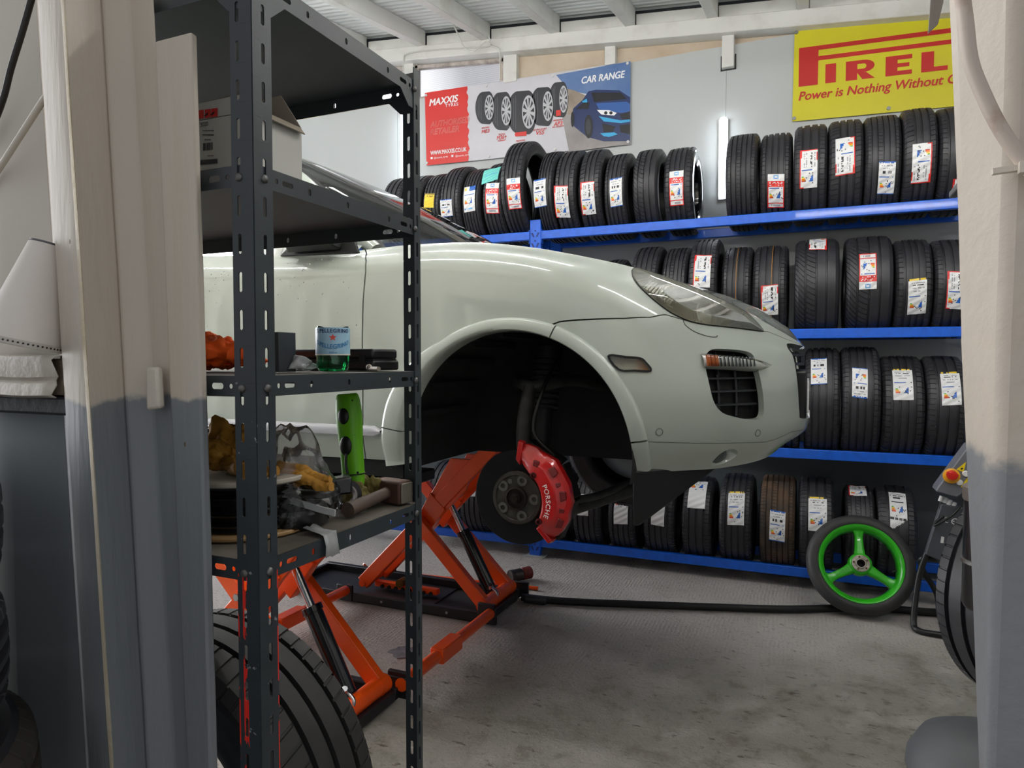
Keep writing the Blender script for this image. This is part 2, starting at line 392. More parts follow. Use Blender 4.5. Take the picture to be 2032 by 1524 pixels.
hexa(bm, [(p.x, .658, q.z), (q.x-.001, .658, q.z+.004), (q.x-.001, .6695, q.z+.004), (p.x, .6695, q.z)], [(p.x, .658, p.z), (q.x-.004, .658, p.z), (q.x-.004, .6695, p.z), (p.x, .6695, p.z)])
struct('trim_jamb_packer', bm, mat('cream packer', 'c6bfb2', .6, bump=.5, bscale=50), bevel=.004)
e_d = [((1883, 0), (1943, 1524), .64), ((2012, 0), (1957, 1524), .60), ((2200, 0), (2200, 1524), .60), ((2200, 0), (2200, 1524), .70), ((1893, 0), (1951, 1524), .70)]
post('trim_jamb_right', JAMB_R, plan(e_d, 2.8), plan(e_d, 0), 2.8, bevel=.006)

# ------------------------------------------------------------------ lamps
TUBE = mat('lit tube', 'fcfaf6', .3, emit=TUBE_STRENGTH)
WTUBE = mat('lit wall tube', 'eef6ff', .3, emit=WALL_TUBE)
LAMPWHITE = mat('lamp body', 'dcdcdc', .4)
for X, Y, where in ((-3.4, 1.5, 'over the tail of the car'), (-1.5, 1.5, 'over the bonnet side'), (.6, 1.5, 'nearest the doorway'), (-3.4, 3.0, 'above the car roof'), (-1.5, 3.0, 'above the far wing'), (.6, 3.0, 'before the rack end')):
    z = zp(X) - (5.22-Y)*RS - .20
    t = thing('batten_lamp', 'long white ceiling batten lamp hung under the rafters, ' + where, 'lamp', (X, Y, z), 'ceiling batten lamps')
    bm = NB(); box(bm, (X-.75, Y-.016, z+.01), (X+.75, Y+.016, z+.06)); obj('housing', bm, LAMPWHITE, t, bevel=.006)
    bm = NB(); cyl(bm, (X-.5, Y, z+.06), (X-.5, Y, z+.21), .004, 8); cyl(bm, (X+.5, Y, z+.06), (X+.5, Y, z+.13), .004, 8); obj_each('hanger', bm, LAMPWHITE, t)
    bm = NB(); cyl(bm, (X-.73, Y, z-.012), (X+.73, Y, z-.012), .019, 14); obj('tube', bm, TUBE, t)
for X, z0, z1, lab in ((-.585, 2.68, 3.235, 'upright lit tube lamp on the back wall beside the yellow banner'), (-3.315, 2.95, 3.665, 'upright lit tube lamp on the back wall behind the grey shelf post')):
    t = thing('tube_lamp', lab, 'lamp', (X, 5.29, z0), 'upright wall tubes')
    bm = NB(); box(bm, (X-.034, 5.275, z0-.03), (X+.034, 5.299, z1+.0)); obj('housing', bm, LAMPWHITE, t, bevel=.003)
    bm = NB(); cyl(bm, (X, 5.255, z0), (X, 5.255, z1), .022, 14); obj('tube', bm, WTUBE, t)
# ------------------------------------------------------------------ tyres
TREADS = {}
def grid_mesh(name, V, M, N, wrapM=True, mi=None):
    """V (M*N,3) -> quads"""
    me = bpy.data.meshes.new(name); mm = M if wrapM else M-1
    j = np.arange(mm)[:, None]; i = np.arange(N-1)[None, :]; j2 = (j+1) % M
    F = np.stack([j*N+i, j*N+i+1, j2*N+i+1, j2*N+i], -1).reshape(-1, 4)
    me.from_pydata(V.tolist(), [], F.tolist())
    if mi is not None: me.polygons.foreach_set('material_index', np.asarray(mi, dtype=np.int32).ravel())
    return me
STYLES = {   # grooves (fraction of half width), groove width, slot zones, skew, pitches, slot depth
 'rib4': dict(g=(-.60, -.2, .2, .60), gw=.0125, zones=((.70, 1.1), (-1.1, -.70)), skew=.25, P=68, d=.004),
 'rib3': dict(g=(-.5, 0, .5), gw=.0145, zones=((.62, 1.1), (-1.1, -.62)), skew=.3, P=64, d=.004),
 'fine': dict(g=(-.66, -.33, 0, .33, .66), gw=.0085, zones=((.7, 1.1), (-1.1, -.7), (-.3, -.05)), skew=.5, P=80, d=.003),
 'slash': dict(g=(-.52, -.02, .45), gw=.012, zones=((-1.1, -.05),), skew=1.9, P=60, d=.0055),
 'asym': dict(g=(-.35, .05, .5), gw=.013, zones=((-1.1, -.40), (.55, 1.1)), skew=-.7, P=62, d=.0045),
 'wide4': dict(g=(-.55, -.18, .18, .55), gw=.016, zones=((.64, 1.1), (-1.1, -.64)), skew=.15, P=56, d=.005),
}
def tread_mesh(R, W, style):
    key = ('t', round(R, 3), round(W, 3), style)
    if key in TREADS: return TREADS[key]
    S = STYLES[style]; h = W/2
    xs = list(np.linspace(-h, h, 15)); gz = []
    for g in S['g']:
        c = g*h; gw = S['gw']/2; gz.append((c-gw, c+gw)); xs += [c-gw, c-gw+.0012, c+gw-.0012, c+gw]
    for a, b in S['zones']: xs += [np.clip(a, -1, 1)*h, np.clip(b, -1, 1)*h]
    xs = sorted(x for x in set(round(float(x), 5) for x in xs) if not any(a+.0013 < x < b-.0013 for a, b in gz))
    xs = np.array(xs); q = np.abs(xs)/h
    r = R - .006*q**2 - .016*np.clip((q-.80)/.20, 0, 1)**2.2
    ing = np.array([any(a+.0011 < x < b-.0011 for a, b in gz) for x in xs]); r = r - .0105*ing
    zone = np.array([any(a-1e-3 <= x/h <= b+1e-3 for a, b in S['zones']) for x in xs]) & ~ing
    offs = np.array([0, .78, .82, .96]); P = S['P']
    th = ((np.arange(P)[:, None] + offs[None, :])/P*2*PI).ravel(); slot = np.tile([0, 0, 1, 1], P)
    M, N = len(th), len(xs)
    T = th[:, None] + (S['skew']*xs*(1 if style != 'slash' else np.abs(xs)/h*1.2+.3))[None, :]
    RR = r[None, :] - S['d']*slot[:, None]*zone[None, :]
    V = np.stack([np.broadcast_to(xs[None, :], T.shape), RR*np.cos(T), RR*np.sin(T)], -1).reshape(-1, 3)
    me = grid_mesh('tread', V, M, N); finish(me, RUBBER, 30)
    TREADS[key] = me; return me
def side_mesh(R, W):
    key = ('s', round(R, 3), round(W, 3))
    if key in TREADS: return TREADS[key]
    h = W/2; rb = R - min(.135, max(.105, W*.52)); bm = NB()
    for s in (1, -1):
        pr = [(R-.022, s*h), (R-.030, s*(h+.0035)), (R-.031, s*(h+.0045)), (R-.036, s*(h+.0045)), (R-.05, s*(h+.0055)), (R-.066, s*(h+.0055)), (rb+.04, s*(h+.004)), (rb+.035, s*(h+.0052)), (rb+.02, s*(h+.002)), (rb+.008, s*(h-.004)), (rb, s*(h-.016)), (rb+.004, s*(h-.026)), (R-.05, s*(h-.012)), (R-.028, s*(h-.03)), (R-.022, 0)]
        lathe(bm, pr, axis=(1, 0, 0), seg=64)
    bmesh.ops.recalc_face_normals(bm, faces=bm.faces)
    me = bpy.data.meshes.new('sidewall'); bm.to_mesh(me); bm.free(); finish(me, RUBBER_SIDE, 30)
    TREADS[key] = me; return me
# --- stickers: printed paper strips drawn as small coloured cells wrapped round the tread
PAPER = [mat('label white', 'e9e9ea', .35), mat('label red', 'd8302b', .35), mat('label blue', '1f5fb8', .35), mat('label ink', '2a2b30', .4), mat('label yellow', 'f0cf3a', .35), mat('label green', '3ea845', .35), mat('label orange', 'ef8a2a', .35), mat('label light blue', '6fb0e6', .35), mat('label teal', '74d3cb', .4), mat('label grey', '9a9ca2', .4)]
WH, RD, BL, INK, YE, GR, ORN, LB, TEAL, GY = range(10)
def sticker_art(kind, nx, ny, seed):
    rnd = random.Random(seed); A = np.zeros((ny, nx), int)       # row 0 = top
    def text(y, x0, x1, c, h=1):
        for x in range(x0, x1):
            if rnd.random() < .72: A[y:y+h, x] = c
    def eu(y):                                                    # rating block: colour ladder, blue ladder, dots
        for k, c in enumerate((GR, YE, ORN, ORN, RD)): A[y+k+3, 2:4+(k+1)//2] = c
        for k in range(6): A[y+2+k, nx-6-(k+1)//2+1:nx-4] = BL
        for k in range(7): A[min(ny-2, y+rnd.randint(0, 11)), rnd.randint(5, nx-2)] = INK
    if kind in ('red', 'redU'):
        A[1:5, nx//2-2:nx//2+3] = LB; A[2:4, nx//2-1:nx//2+2] = WH; A[4, nx//2] = BL
        A[7:13, :] = RD; 
        for y in (8, 9, 11): 
            for x in range(2, nx-2):
                if rnd.random() < .35: A[y, x] = WH
        A[14, 2:nx-5] = BL; A[14, -3] = BL; A[13:, 0] = RD; A[13:, -1] = RD; eu(17); A[-6, :] = RD; text(ny-4, 4, nx-4, GY, 2); A[-1, :] = RD
    elif kind in ('blue', 'blueU'):
        A[0, :] = BL; text(1, 1, nx-1, BL); text(4, 2, nx-2, GY); text(7, 4, nx-4, GY)
        text(10, 3, nx//2, INK, 3); text(10, nx//2+2, nx-3, INK, 3); A[16, 1:nx-6] = BL; A[16, -3] = BL; eu(20); A[-1, :] = BL; A[-3, nx//2] = INK
    elif kind == 'wk':
        A[0:2, :] = INK
        for x in range(1, nx-1):
            if rnd.random() < .7: A[0:2, x] = YE
        text(4, 2, nx-2, GY); text(6, 3, nx-3, INK); text(9, 2, nx-2, GY); text(12, 5, nx-5, GY); A[17, 1:nx-6] = BL; A[17, -2] = INK; eu(21)
    elif kind in ('frame', 'frameU'):
        A[0, :] = RD; A[:, 0] = RD; A[-1, :4] = RD; A[1:8, 0:2] = RD
        for x in (4, 6, 10, 11, 14):
            for y in range(3, 17):
                if rnd.random() < .55: A[y, x] = INK if x in (10, 11) else GY
        A[3:11, nx-1] = RD; A[19, 2:nx-5] = BL; eu(22)
    elif kind == 'yellow':
        A[:, :] = YE; A[0:3, :] = INK
        for x in range(0, nx, 2): A[0:2, x] = YE
        text(6, 2, nx-2, INK, 2); text(10, 2, nx-2, ORN, 1)
    elif kind == 'bluebox':
        A[0:7, nx//2:] = BL; A[2:6, 1:4] = YE; A[12, 1:nx-1] = BL; eu(17); text(ny-5, 1, nx-2, LB, 2)
    elif kind == 'teal':
        A[:, :] = TEAL; text(ny//2-1, 2, nx-2, LB, 2)
    elif kind == 'torn':
        text(2, 2, nx-2, GY); text(4, 1, nx-1, INK); text(6, 2, nx-3, INK, 2); A[11, 2:nx-3] = INK; eu(13); text(26, 0, nx-1, INK, 2)
    elif kind == 'cut':
        eu(3); text(1, 2, nx-3, GY)
    if kind.endswith('U'): A = A[::-1, ::-1]
    return A
def sticker_mesh(kind, R, w, ang0, ang1, xc, seed, tilt=0):
    nx, ny = 17, 36; A = sticker_art(kind, nx, ny, seed); V = []
    for j in range(ny+1):
        a = ang1 + (ang0-ang1)*j/ny
        for i in range(nx+1):
            x = xc - w/2 + w*i/nx; aa = a + tilt*(i/nx-.5)
            rr = R + .0016 + .0012*math.sin(seed*3+j*.9+i*.5)*(1 if 0 < i < nx else .3)
            V.append((x + (tilt*.1*(j/ny-.5)), -rr*math.cos(aa), rr*math.sin(aa)))
    F = []; mi = []
    for j in range(ny):
        for i in range(nx):
            if kind == 'torn' and j > 26 and i > nx-(j-26)*1.6: continue
            F.append((j*(nx+1)+i, (j+1)*(nx+1)+i, (j+1)*(nx+1)+i+1, j*(nx+1)+i+1)); mi.append(int(A[j, i]))
    me = bpy.data.meshes.new('sticker'); me.from_pydata(V, [], F); me.polygons.foreach_set('material_index', mi)
    for p in PAPER: me.materials.append(p)
    me.update(); return me
def tyre(label, x, y, zb, R, W, style, group, dusty=False, yaw=0, name='tyre', rot=None):
    t = thing(name, label, 'tyre', (x, y, zb), group)
    t.rotation_euler = rot or (0, 0, yaw)
    o = mesh_obj('tread', tread_mesh(R, W, style), t, (0, 0, R)); s = mesh_obj('sidewall', side_mesh(R, W), t, (0, 0, R))
    if dusty:
        o.data = o.data.copy(); o.data.materials[0] = RUBBER_DUSTY
    return t
def add_sticker(t, kind, R, w, a0, a1, xc, seed, tilt=0):
    return mesh_obj('sticker', sticker_mesh(kind, R, w, a0, a1, xc, seed, tilt), t, (0, 0, R))

# ------------------------------------------------------------------ blue rack
RK_Y = 4.72; RK_D = .46; BEAM_H = .062
BEAMS = dict(top=2.418, mid=1.670, low=.905, foot=.141)
def rack():
    t = thing('tyre_rack', 'long bright blue steel tyre rack of four levels along the back wall', 'rack', (-1.84, RK_Y, 0))
    ups = (-4.55, -1.845, 1.02)
    for X in ups:
        for Y, s in ((RK_Y, 1), (RK_Y+RK_D, -1)):
            bm = NB()                                             # folded C post with a row of stamped keyholes
            y0 = Y-.004 if s > 0 else Y-.036
            box(bm, (X-.042, y0, .012), (X+.042, y0+.04, 2.50))
            p = obj('upright', bm, BLUE, t, bevel=.003)
            if s > 0:
                bm = NB(); z = .05
                while z < 2.42:
                    for k in (-1, 1):
                        prism(bm, [(X+k*.026-.008, y0-.0012, z+.03), (X+k*.026+.008, y0-.0012, z+.03), (X+k*.012+.006, y0-.0012, z), (X+k*.012-.006, y0-.0012, z)], (0, .002, 0))
                    cyl(bm, (X, y0-.0012, z+.045), (X, y0+.002, z+.045), .007, 8); z += .075
                obj('keyhole_pattern', bm, mat('keyhole dark blue', '0a2f78', .6), p)
            bm = NB(); box(bm, (X-.075, y0-.03, 0), (X+.075, y0+.07, .012)); obj('foot_plate', bm, mat('pale foot plate', 'b9b9b6', .6), t, bevel=.002)
        bm = NB()
        for z in (.3, 1.1, 1.9): bar(bm, (X, RK_Y+.03, z), (X, RK_Y+RK_D-.03, z+.35), .02, .03)
        obj('brace', bm, BLUE, t)
    for a, b in zip(ups, ups[1:]):
        for z in BEAMS.values():
            for Y in (RK_Y-.004, RK_Y+RK_D-.036):
                bm = NB(); box(bm, (a+.044, Y, z-BEAM_H), (b-.044, Y+.04, z)); bo = obj('beam', bm, BLUE, t, bevel=.004)
                bm = NB()
                for X, k in ((a+.0445, 1), (b-.0445, -1)): box(bm, (min(X, X+k*.004), Y-.004, z-BEAM_H-.03), (max(X, X+k*.004), Y+.042, z+.012))
                obj('bracket', bm, BLUE, bo)
    return t
rack()

def tangent_R(top_px, x, zbeam, g, yc0):
    """radius of a tyre seated between two beams whose upper silhouette is seen at top_px"""
    lo, hi = .25, .42
    d = at(*top_px, Y=1.0) - EYE
    for _ in range(40):
        R = (lo+hi)/2; zc = zbeam + math.sqrt(R*R-g*g)
        # height of the tyre's upper tangent as seen from the eye, in its own YZ plane
        dy, dz = yc0, zc-EYE.z; D = math.hypot(dy, dz); ang = math.atan2(dz, dy) + math.asin(R/D)
        if math.tan(ang) < d.z/d.y: lo = R
        else: hi = R
    return R
YC = RK_Y + RK_D/2
G = RK_D/2 - .036 - .003
# row, left px, right px, top px, tread, sticker (kind, px box), dusty, label
TY = [
 ('top', 755, 792, 356, 'rib3', None, 0, 'black tyre at far left of the top blue shelf, half behind the car roof line'),
 ('top', 797, 832, 352, 'rib3', None, 0, 'black tyre on the top blue shelf seen behind the thin rear shelf post'),
 ('top', 838, 874, 348, 'rib4', ('yellow', 842, 384, 861, 412), 0, 'top-shelf tyre with a yellow sticker just above the car bonnet'),
 ('top', 870, 912, 335, 'rib4', ('blue', 874, 395, 897, 430), 0, 'top-shelf tyre with low white sticker, between the yellow-stickered and blue-yellow-stickered tyres'),
 ('top', 914, 950, 338, 'fine', ('bluebox', 920, 370, 942, 420), 0, 'top-shelf tyre with white sticker that has a blue and yellow corner'),
 ('top', 957, 996, 326, 'rib4', ('red', 963, 363, 989, 424), 0, 'top-shelf tyre with teal tape above its red and white sticker'),
 ('top', 999, 1042, 284, 'wide4', ('red', 1006, 353, 1033, 415), 0, 'tallest tyre on the top shelf standing above its neighbours, red and white sticker'),
 ('top', 1058, 1095, 304, 'rib4', ('blue', 1059, 355, 1083, 411), 0, 'top-shelf tyre with blue-topped sticker right behind the tallest tyre'),
 ('top', 1100, 1140, 302, 'rib3', ('frame', 1100, 368, 1128, 432), 0, 'top-shelf tyre with red-framed crinkled sticker, first of two such side by side'),
 ('top', 1148, 1190, 299, 'asym', ('frame', 1152, 360, 1180, 426), 0, 'top-shelf tyre with red-framed sticker, second of two side by side, left of the blue-bordered one'),
 ('top', 1198, 1240, 307, 'rib4', ('blue', 1210, 353, 1234, 410), 0, 'top-shelf tyre with blue-bordered sticker left of the plain unstickered tyre'),
 ('top', 1255, 1302, 298, 'slash', None, 0, 'plain top-shelf tyre without a sticker under the corner of the banner with the blue car'),
 ('top', 1317, 1372, 294, 'wide4', ('red', 1328, 339, 1356, 408), 0, 'top-shelf tyre next to the gap before the lit lamp, red sticker, pale ringed hole'),
 ('top', 1440, 1500, 267, 'fine', None, 0, 'plain top-shelf tyre directly right of the upright lit lamp'),
 ('top', 1508, 1568, 265, 'rib4', ('red', 1523, 345, 1556, 412), 0, 'top-shelf tyre with red and white sticker touching the blue beam'),
 ('top', 1576, 1640, 248, 'rib3', ('frame', 1587, 297, 1622, 373), 0, 'top-shelf tyre with red-framed sticker under the left corner of the yellow banner'),
 ('top', 1645, 1712, 238, 'asym', ('frameU', 1658, 273, 1697, 347), 0, 'top-shelf tyre with red-framed upside-down sticker set high, under the yellow banner'),
 ('top', 1717, 1788, 229, 'fine', ('blue', 1743, 320, 1776, 385), 0, 'top-shelf tyre with blue-topped sticker near its foot, under the yellow banner'),
 ('top', 1793, 1860, 214, 'asym', ('frameU', 1810, 284, 1849, 363), 0, 'top-shelf tyre with red-edged sticker, second from the right door jamb'),
 ('top', 1864, 1932, 212, 'rib3', ('frame', 1889, 352, 1925, 400), 0, 'top-shelf tyre half hidden by the right door jamb and its spray cans'),
 ('mid', 1188, 1228, 516, 'rib4', None, 0, 'leftmost tyre showing on the second shelf, only its crown above the white bonnet'),
 ('mid', 1250, 1302, 491, 'rib4', None, 0, 'second-shelf tyre without sticker peeping over the bonnet above the headlamp'),
 ('mid', 1312, 1360, 493, 'fine', None, 0, 'narrow second-shelf tyre left of the one with silvery worn crown'),
 ('mid', 1366, 1420, 476, 'wide4', ('frame', 1376, 506, 1410, 570), 0, 'second-shelf tyre with silvery crown and red-framed sticker behind the headlamp'),
 ('mid', 1432, 1488, 491, 'rib4', None, 0, 'second-shelf tyre with a thin orange stripe round the tread and no sticker'),
 ('mid', 1494, 1560, 488, 'rib4', ('frame', 1510, 565, 1544, 625), 0, 'second-shelf tyre with orange stripe and red-framed sticker over the bonnet tip'),
 ('mid', 1578, 1664, 475, 'slash', ('frameU', 1606, 474, 1641, 496), 0, 'wide second-shelf tyre with slanted tread and a sticker folded over its crown'),
 ('mid', 1680, 1772, 469, 'slash', ('redU', 1705, 503, 1740, 574), 0, 'wide second-shelf tyre with upside-down red and white sticker'),
 ('mid', 1779, 1852, 475, 'wide4', ('wk', 1802, 552, 1839, 623), 0, 'second-shelf tyre with sticker headed black and yellow'),
 ('mid', 1856, 1926, 475, 'rib3', ('frame', 1879, 538, 1916, 613), 0, 'second-shelf tyre cut off by the right door jamb, red-framed sticker'),
 ('low', 1520, 1585, 696, 'rib4', None, 0, 'third-shelf tyre hidden behind the nose of the car, beside the number plate'),
 ('low', 1598, 1667, 690, 'rib4', ('blue', 1609, 711, 1641, 763), 0, 'third-shelf tyre with blue-topped sticker next to the number plate of the car'),
 ('low', 1672, 1748, 688, 'rib4', ('blueU', 1691, 730, 1722, 790), 0, 'third-shelf tyre with an upside-down blue-bordered sticker'),
 ('low', 1752, 1836, 706, 'wide4', ('wk', 1772, 732, 1812, 794), 0, 'third-shelf tyre with black and yellow headed sticker, left one of two'),
 ('low', 1842, 1922, 706, 'rib3', ('wk', 1868, 738, 1907, 804), 0, 'third-shelf tyre with black and yellow headed sticker against the right door jamb'),
 ('foot', 842, 892, 956, 'rib4', None, 0, 'bottom-shelf tyre far left, seen behind the orange scissor arms'),
 ('foot', 912, 962, 950, 'rib4', ('cut', 920, 955, 945, 985), 0, 'bottom-shelf tyre between the orange scissor arms and the brake disc'),
 ('foot', 990, 1045, 950, 'rib4', None, 0, 'bottom-shelf tyre standing behind the brake disc'),
 ('foot', 1062, 1115, 950, 'rib3', None, 0, 'bottom-shelf tyre hidden behind the red brake caliper'),
 ('foot', 1136, 1190, 948, 'rib4', ('cut', 1146, 980, 1168, 1023), 0, 'bottom-shelf tyre just right of the red brake caliper'),
 ('foot', 1206, 1258, 946, 'rib4', ('cut', 1218, 985, 1246, 1040), 0, 'bottom-shelf tyre left of and under the black air deflector'),
 ('foot', 1277, 1336, 944, 'rib4', ('cut', 1293, 980, 1319, 1043), 0, 'bottom-shelf tyre behind the lower tip of the black air deflector'),
 ('foot', 1353, 1410, 944, 'rib3', ('cut', 1366, 955, 1401, 1009), 0, 'bottom-shelf tyre under the fog lamp of the car with a half-hidden sticker'),
 ('foot', 1427, 1490, 938, 'rib4', ('wk', 1444, 975, 1477, 1042), 0, 'clean bottom-shelf tyre with black and yellow headed sticker left of the brown dusty tyre'),
 ('foot', 1508, 1577, 942, 'fine', ('blue', 1527, 1013, 1558, 1074), 1, 'brown dusty bottom-shelf tyre with a sticker near its foot'),
 ('foot', 1587, 1655, 944, 'rib3', ('wk', 1604, 986, 1641, 1054), 0, 'bottom-shelf tyre with black and yellow headed sticker right of the brown dusty tyre'),
 ('foot', 1680, 1738, 962, 'fine', ('frame', 1684, 964, 1719, 984), 0, 'narrow bottom-shelf tyre with red-edged sticker on its crown, above the green wheel'),
 ('foot', 1745, 1822, 963, 'rib3', ('torn', 1766, 978, 1800, 1052), 0, 'bottom-shelf tyre with torn white sticker, right end behind the green wheel'),
]
LAY = []
for i, (row, xa, xb, top, style, stk, dusty, label) in enumerate(TY):
    zb = BEAMS[row]; R = min(.385, max(.29, tangent_R(((xa+xb)/2, top), 0, zb, G, YC)))
    mid = {'top': 380, 'mid': 580, 'low': 800, 'foot': 1010}[row]
    LAY.append([row, at(xa, mid, Y=YC-R+.01).x, at(xb, mid, Y=YC-R+.01).x, R])
for a in LAY:                                # clear of the uprights at x = -1.845
    if a[1] < -1.845 < a[2] or abs(a[1]+1.845) < .06 or abs(a[2]+1.845) < .06:
        if (a[1]+a[2])/2 < -1.845: sh = min(0, -1.845-.050-a[2]); a[2] += sh; a[1] += sh
        else: sh = max(0, -1.845+.050-a[1]); a[1] += sh
for a, b in zip(LAY, LAY[1:]):               # neighbours do not press into each other
    if a[0] == b[0]:
        o = a[2]+.0075-(b[1]-.0075)
        if o > 0: a[2] -= o/2; b[1] += o/2
for i, (row, xa, xb, top, style, stk, dusty, label) in enumerate(TY):
    zb = BEAMS[row]
    R = tangent_R(((xa+xb)/2, top), 0, zb, G, YC) if top else .32
    R = min(.385, max(.29, R))
    zc = zb + math.sqrt(R*R-G*G); yf = YC-R
    mid = {'top': 380, 'mid': 580, 'low': 800, 'foot': 1010}[row]
    Wd = LAY[i][2]-LAY[i][1]; x = (LAY[i][1]+LAY[i][2])/2
    t = tyre(label, x, YC, zc-R, round(R, 2) if False else R, Wd, style, {'top': 'tyres on the top shelf', 'mid': 'tyres on the second shelf', 'low': 'tyres on the third shelf', 'foot': 'tyres on the bottom shelf'}[row], dusty)
    def ray_ang(px, py):
        d = at(px, py, Y=1.0)-EYE; a = d.y*d.y+d.z*d.z; b = -(YC*d.y + (zc-EYE.z)*d.z); c = YC*YC+(zc-EYE.z)**2-R*R
        k = b*b-a*c
        if k < 0: q = -b/a
        else: q = (-b-math.sqrt(k))/a
        return math.atan2(EYE.z+d.z*q-zc, YC-d.y*q), d.x*q
    if stk:
        kind, sx0, sy0, sx1, sy1 = stk
        a1, xl = ray_ang((sx0+sx1)/2, sy0+.5); a0, _ = ray_ang((sx0+sx1)/2, sy1)
        xl = ray_ang(sx0, (sy0+sy1)/2)[1]; xr = ray_ang(sx1, (sy0+sy1)/2)[1]
        add_sticker(t, kind, R, xr-xl, a0, a1, (xl+xr)/2-x, i, .03*math.sin(i*2.1))
    if 'teal tape' in label:
        a1, xl = ray_ang(964, 337); a0, xr = ray_ang(986, 360)
        s = add_sticker(t, 'teal', R+.001, xr-xl, a0, a1, (xl+xr)/2-x, 77, .10); s.name = 'tape'; s['label'] = 'teal strip of tape'
    if 'orange' in label and 'stripe' in label:
        bm = NB(); lathe(bm, [(R+.0002, -.0014), (R+.0010, 0), (R+.0002, .0014)], c=(.012 if i % 2 else .0, 0, 0), axis=(1, 0, 0), seg=64)
        me = bpy.data.meshes.new('stripe'); bm.to_mesh(me); bm.free(); finish(me, mat('orange paint line', 'c98a35', .5)); mesh_obj('stripe', me, t, (0, 0, R))
    if 'pale ringed hole' in label:
        for s_ in t.children:
            if s_.name.startswith('sidewall'):
                s_.data = s_.data.copy(); s_.data.materials[0] = mat('glossy rubber sidewall', '232629', .12, coat=1)

# ------------------------------------------------------------------ lettering
def text_poly(s, bold=.0, shear=0, outline=0, space=1.0, lift=.0002):
    """flat lettering as (verts 2D, faces)"""
    c = bpy.data.curves.new('t', 'FONT'); c.body = s; c.size = 1; c.shear = shear; c.space_character = space; c.resolution_u = 4
    if outline: c.fill_mode = 'NONE'; c.bevel_depth = outline; c.bevel_resolution = 0
    o = bpy.data.objects.new('t', c); COL.objects.link(o)
    me = bpy.data.meshes.new_from_object(o.evaluated_get(bpy.context.evaluated_depsgraph_get()))
    V = np.array([v.co[:] for v in me.vertices]); F = [tuple(p.vertices) for p in me.polygons]; V[:, 2] = 0
    bpy.data.objects.remove(o); bpy.data.curves.remove(c); bpy.data.meshes.remove(me)
    if bold:                                 # heavier strokes: the same outline set again a hair to each side
        n = len(V); sh_ = [(0, 0), (bold, 0), (-bold, 0), (0, bold*.7), (0, -bold*.7), (bold*.7, bold*.5), (-bold*.7, -bold*.5)]
        V = np.concatenate([V+np.array([a, b, lift*k]) for k, (a, b) in enumerate(sh_)]); F = [tuple(i+n*k for i in f) for k in range(len(sh_)) for f in F]
    return V, F
def add_flat(bm, V, F, fn, mi=0):
    vs = [bm.verts.new(Vector(fn(p[0], p[1]))-Vector((0, p[2], 0))) for p in V]
    for f in F:
        try: bm.faces.new([vs[i] for i in f]).material_index = mi
        except ValueError: pass

# ------------------------------------------------------------------ banners
BY = 5.288
def wave(x, z): return BY - .008 - .001*math.sin(x*9+z*3) - .0005*math.sin(x*23)
def banner(name, label, corners, cat='banner'):
    c = [at(px, py, Y=BY) for px, py in corners]     # TL TR BR BL
    t = thing(name, label, cat, (c[3].x, BY, c[3].z)); return t, c
def sheet_bm(c, nx=40, nz=10, a0=0, a1=1, off=0, edge=None):
    bm = NB(); g = []
    for j in range(nz+1):
        row = []
        for i in range(nx+1):
            a = a0+(a1-a0)*i/nx; b = j/nz
            if edge and i == nx: a += edge*math.sin(j*2.3)+edge*.6*math.sin(j*5.1)
            p = (c[0].lerp(c[1], a)).lerp(c[3].lerp(c[2], a), b); row.append(bm.verts.new((p.x, wave(p.x, p.z)-off, p.z)))
        g.append(row)
    for j in range(nz):
        for i in range(nx): bm.faces.new((g[j][i], g[j+1][i], g[j+1][i+1], g[j][i+1]))
    return bm
def px_text(bm, s, p0, p1, hpx, off=.0016, mi=0, **k):
    """lettering between two measured baseline points, cap height hpx"""
    A = at(*p0, Y=BY); B = at(*p1, Y=BY); H = (at(p0[0], p0[1]-hpx, Y=BY)-A).length
    V, F = text_poly(s, **k)
    x0, x1 = V[:, 0].min(), V[:, 0].max(); hh = .70
    L = (B-A).length; sx = L/(x1-x0); sz = H/hh; d = (B-A)/L
    def fn(x, y):
        q = A + d*((x-x0)*sx); z = q.z + y*sz; return (q.x, wave(q.x, z)-off, z)
    add_flat(bm, V, F, fn, mi); return A, d, sx, sz, x0
def px_poly(bm, pts, off=.001, mi=0, sub=1, S=None):
    P = [at(*(S(*p) if S else p), Y=BY) for p in pts]
    f = bm.faces.new([bm.verts.new((q.x, BY-.0095-off, q.z)) for q in P]); f.material_index = mi; return f
def ell(cx, cy, rx, ry, n=28, a0=0, a1=2*PI): return [(cx+rx*math.cos(a0+(a1-a0)*i/n), cy+ry*math.sin(a0+(a1-a0)*i/n)) for i in range(n)]
B_RED = mat('banner red', 'd2342f', .45); B_SILV = mat('banner silver', 'c4c3cb', .45, var='d0cfd6', vscale=2)
B_WHITE = mat('banner white', 'f2f2f4', .45); B_INK = mat('banner charcoal', '35363b', .5); B_LRED = mat('banner pale red', 'f0a39c', .5)
B_SKY = mat('banner blue sky', '4a6a9e', .5, var='6d86b0', vscale=3); B_HILL = mat('banner hill', 'a09384', .6, var='84786c', vscale=9); B_ROAD = mat('banner road', '8b8685', .6, var='a19d9c', vscale=5)
B_NAVY = mat('banner navy', '1d2f5e', .4); B_MID = mat('banner mid blue', '2c5aa0', .4); B_CYAN = mat('banner cyan', '35a4d8', .4); B_BLK = mat('banner black', '14161d', .5); B_GRILL = mat('banner rim', 'b9babf', .45)
C3 = lambda x, y: (800+x/3.908, y/3.908)
t, c = banner('tyre_banner', 'wide red, silver and blue banner showing a row of tyres and a blue car', [(844, 185), (1251.5, 122), (1252, 287), (847.5, 329)])
obj('sheet', sheet_bm(c), B_SILV, t)
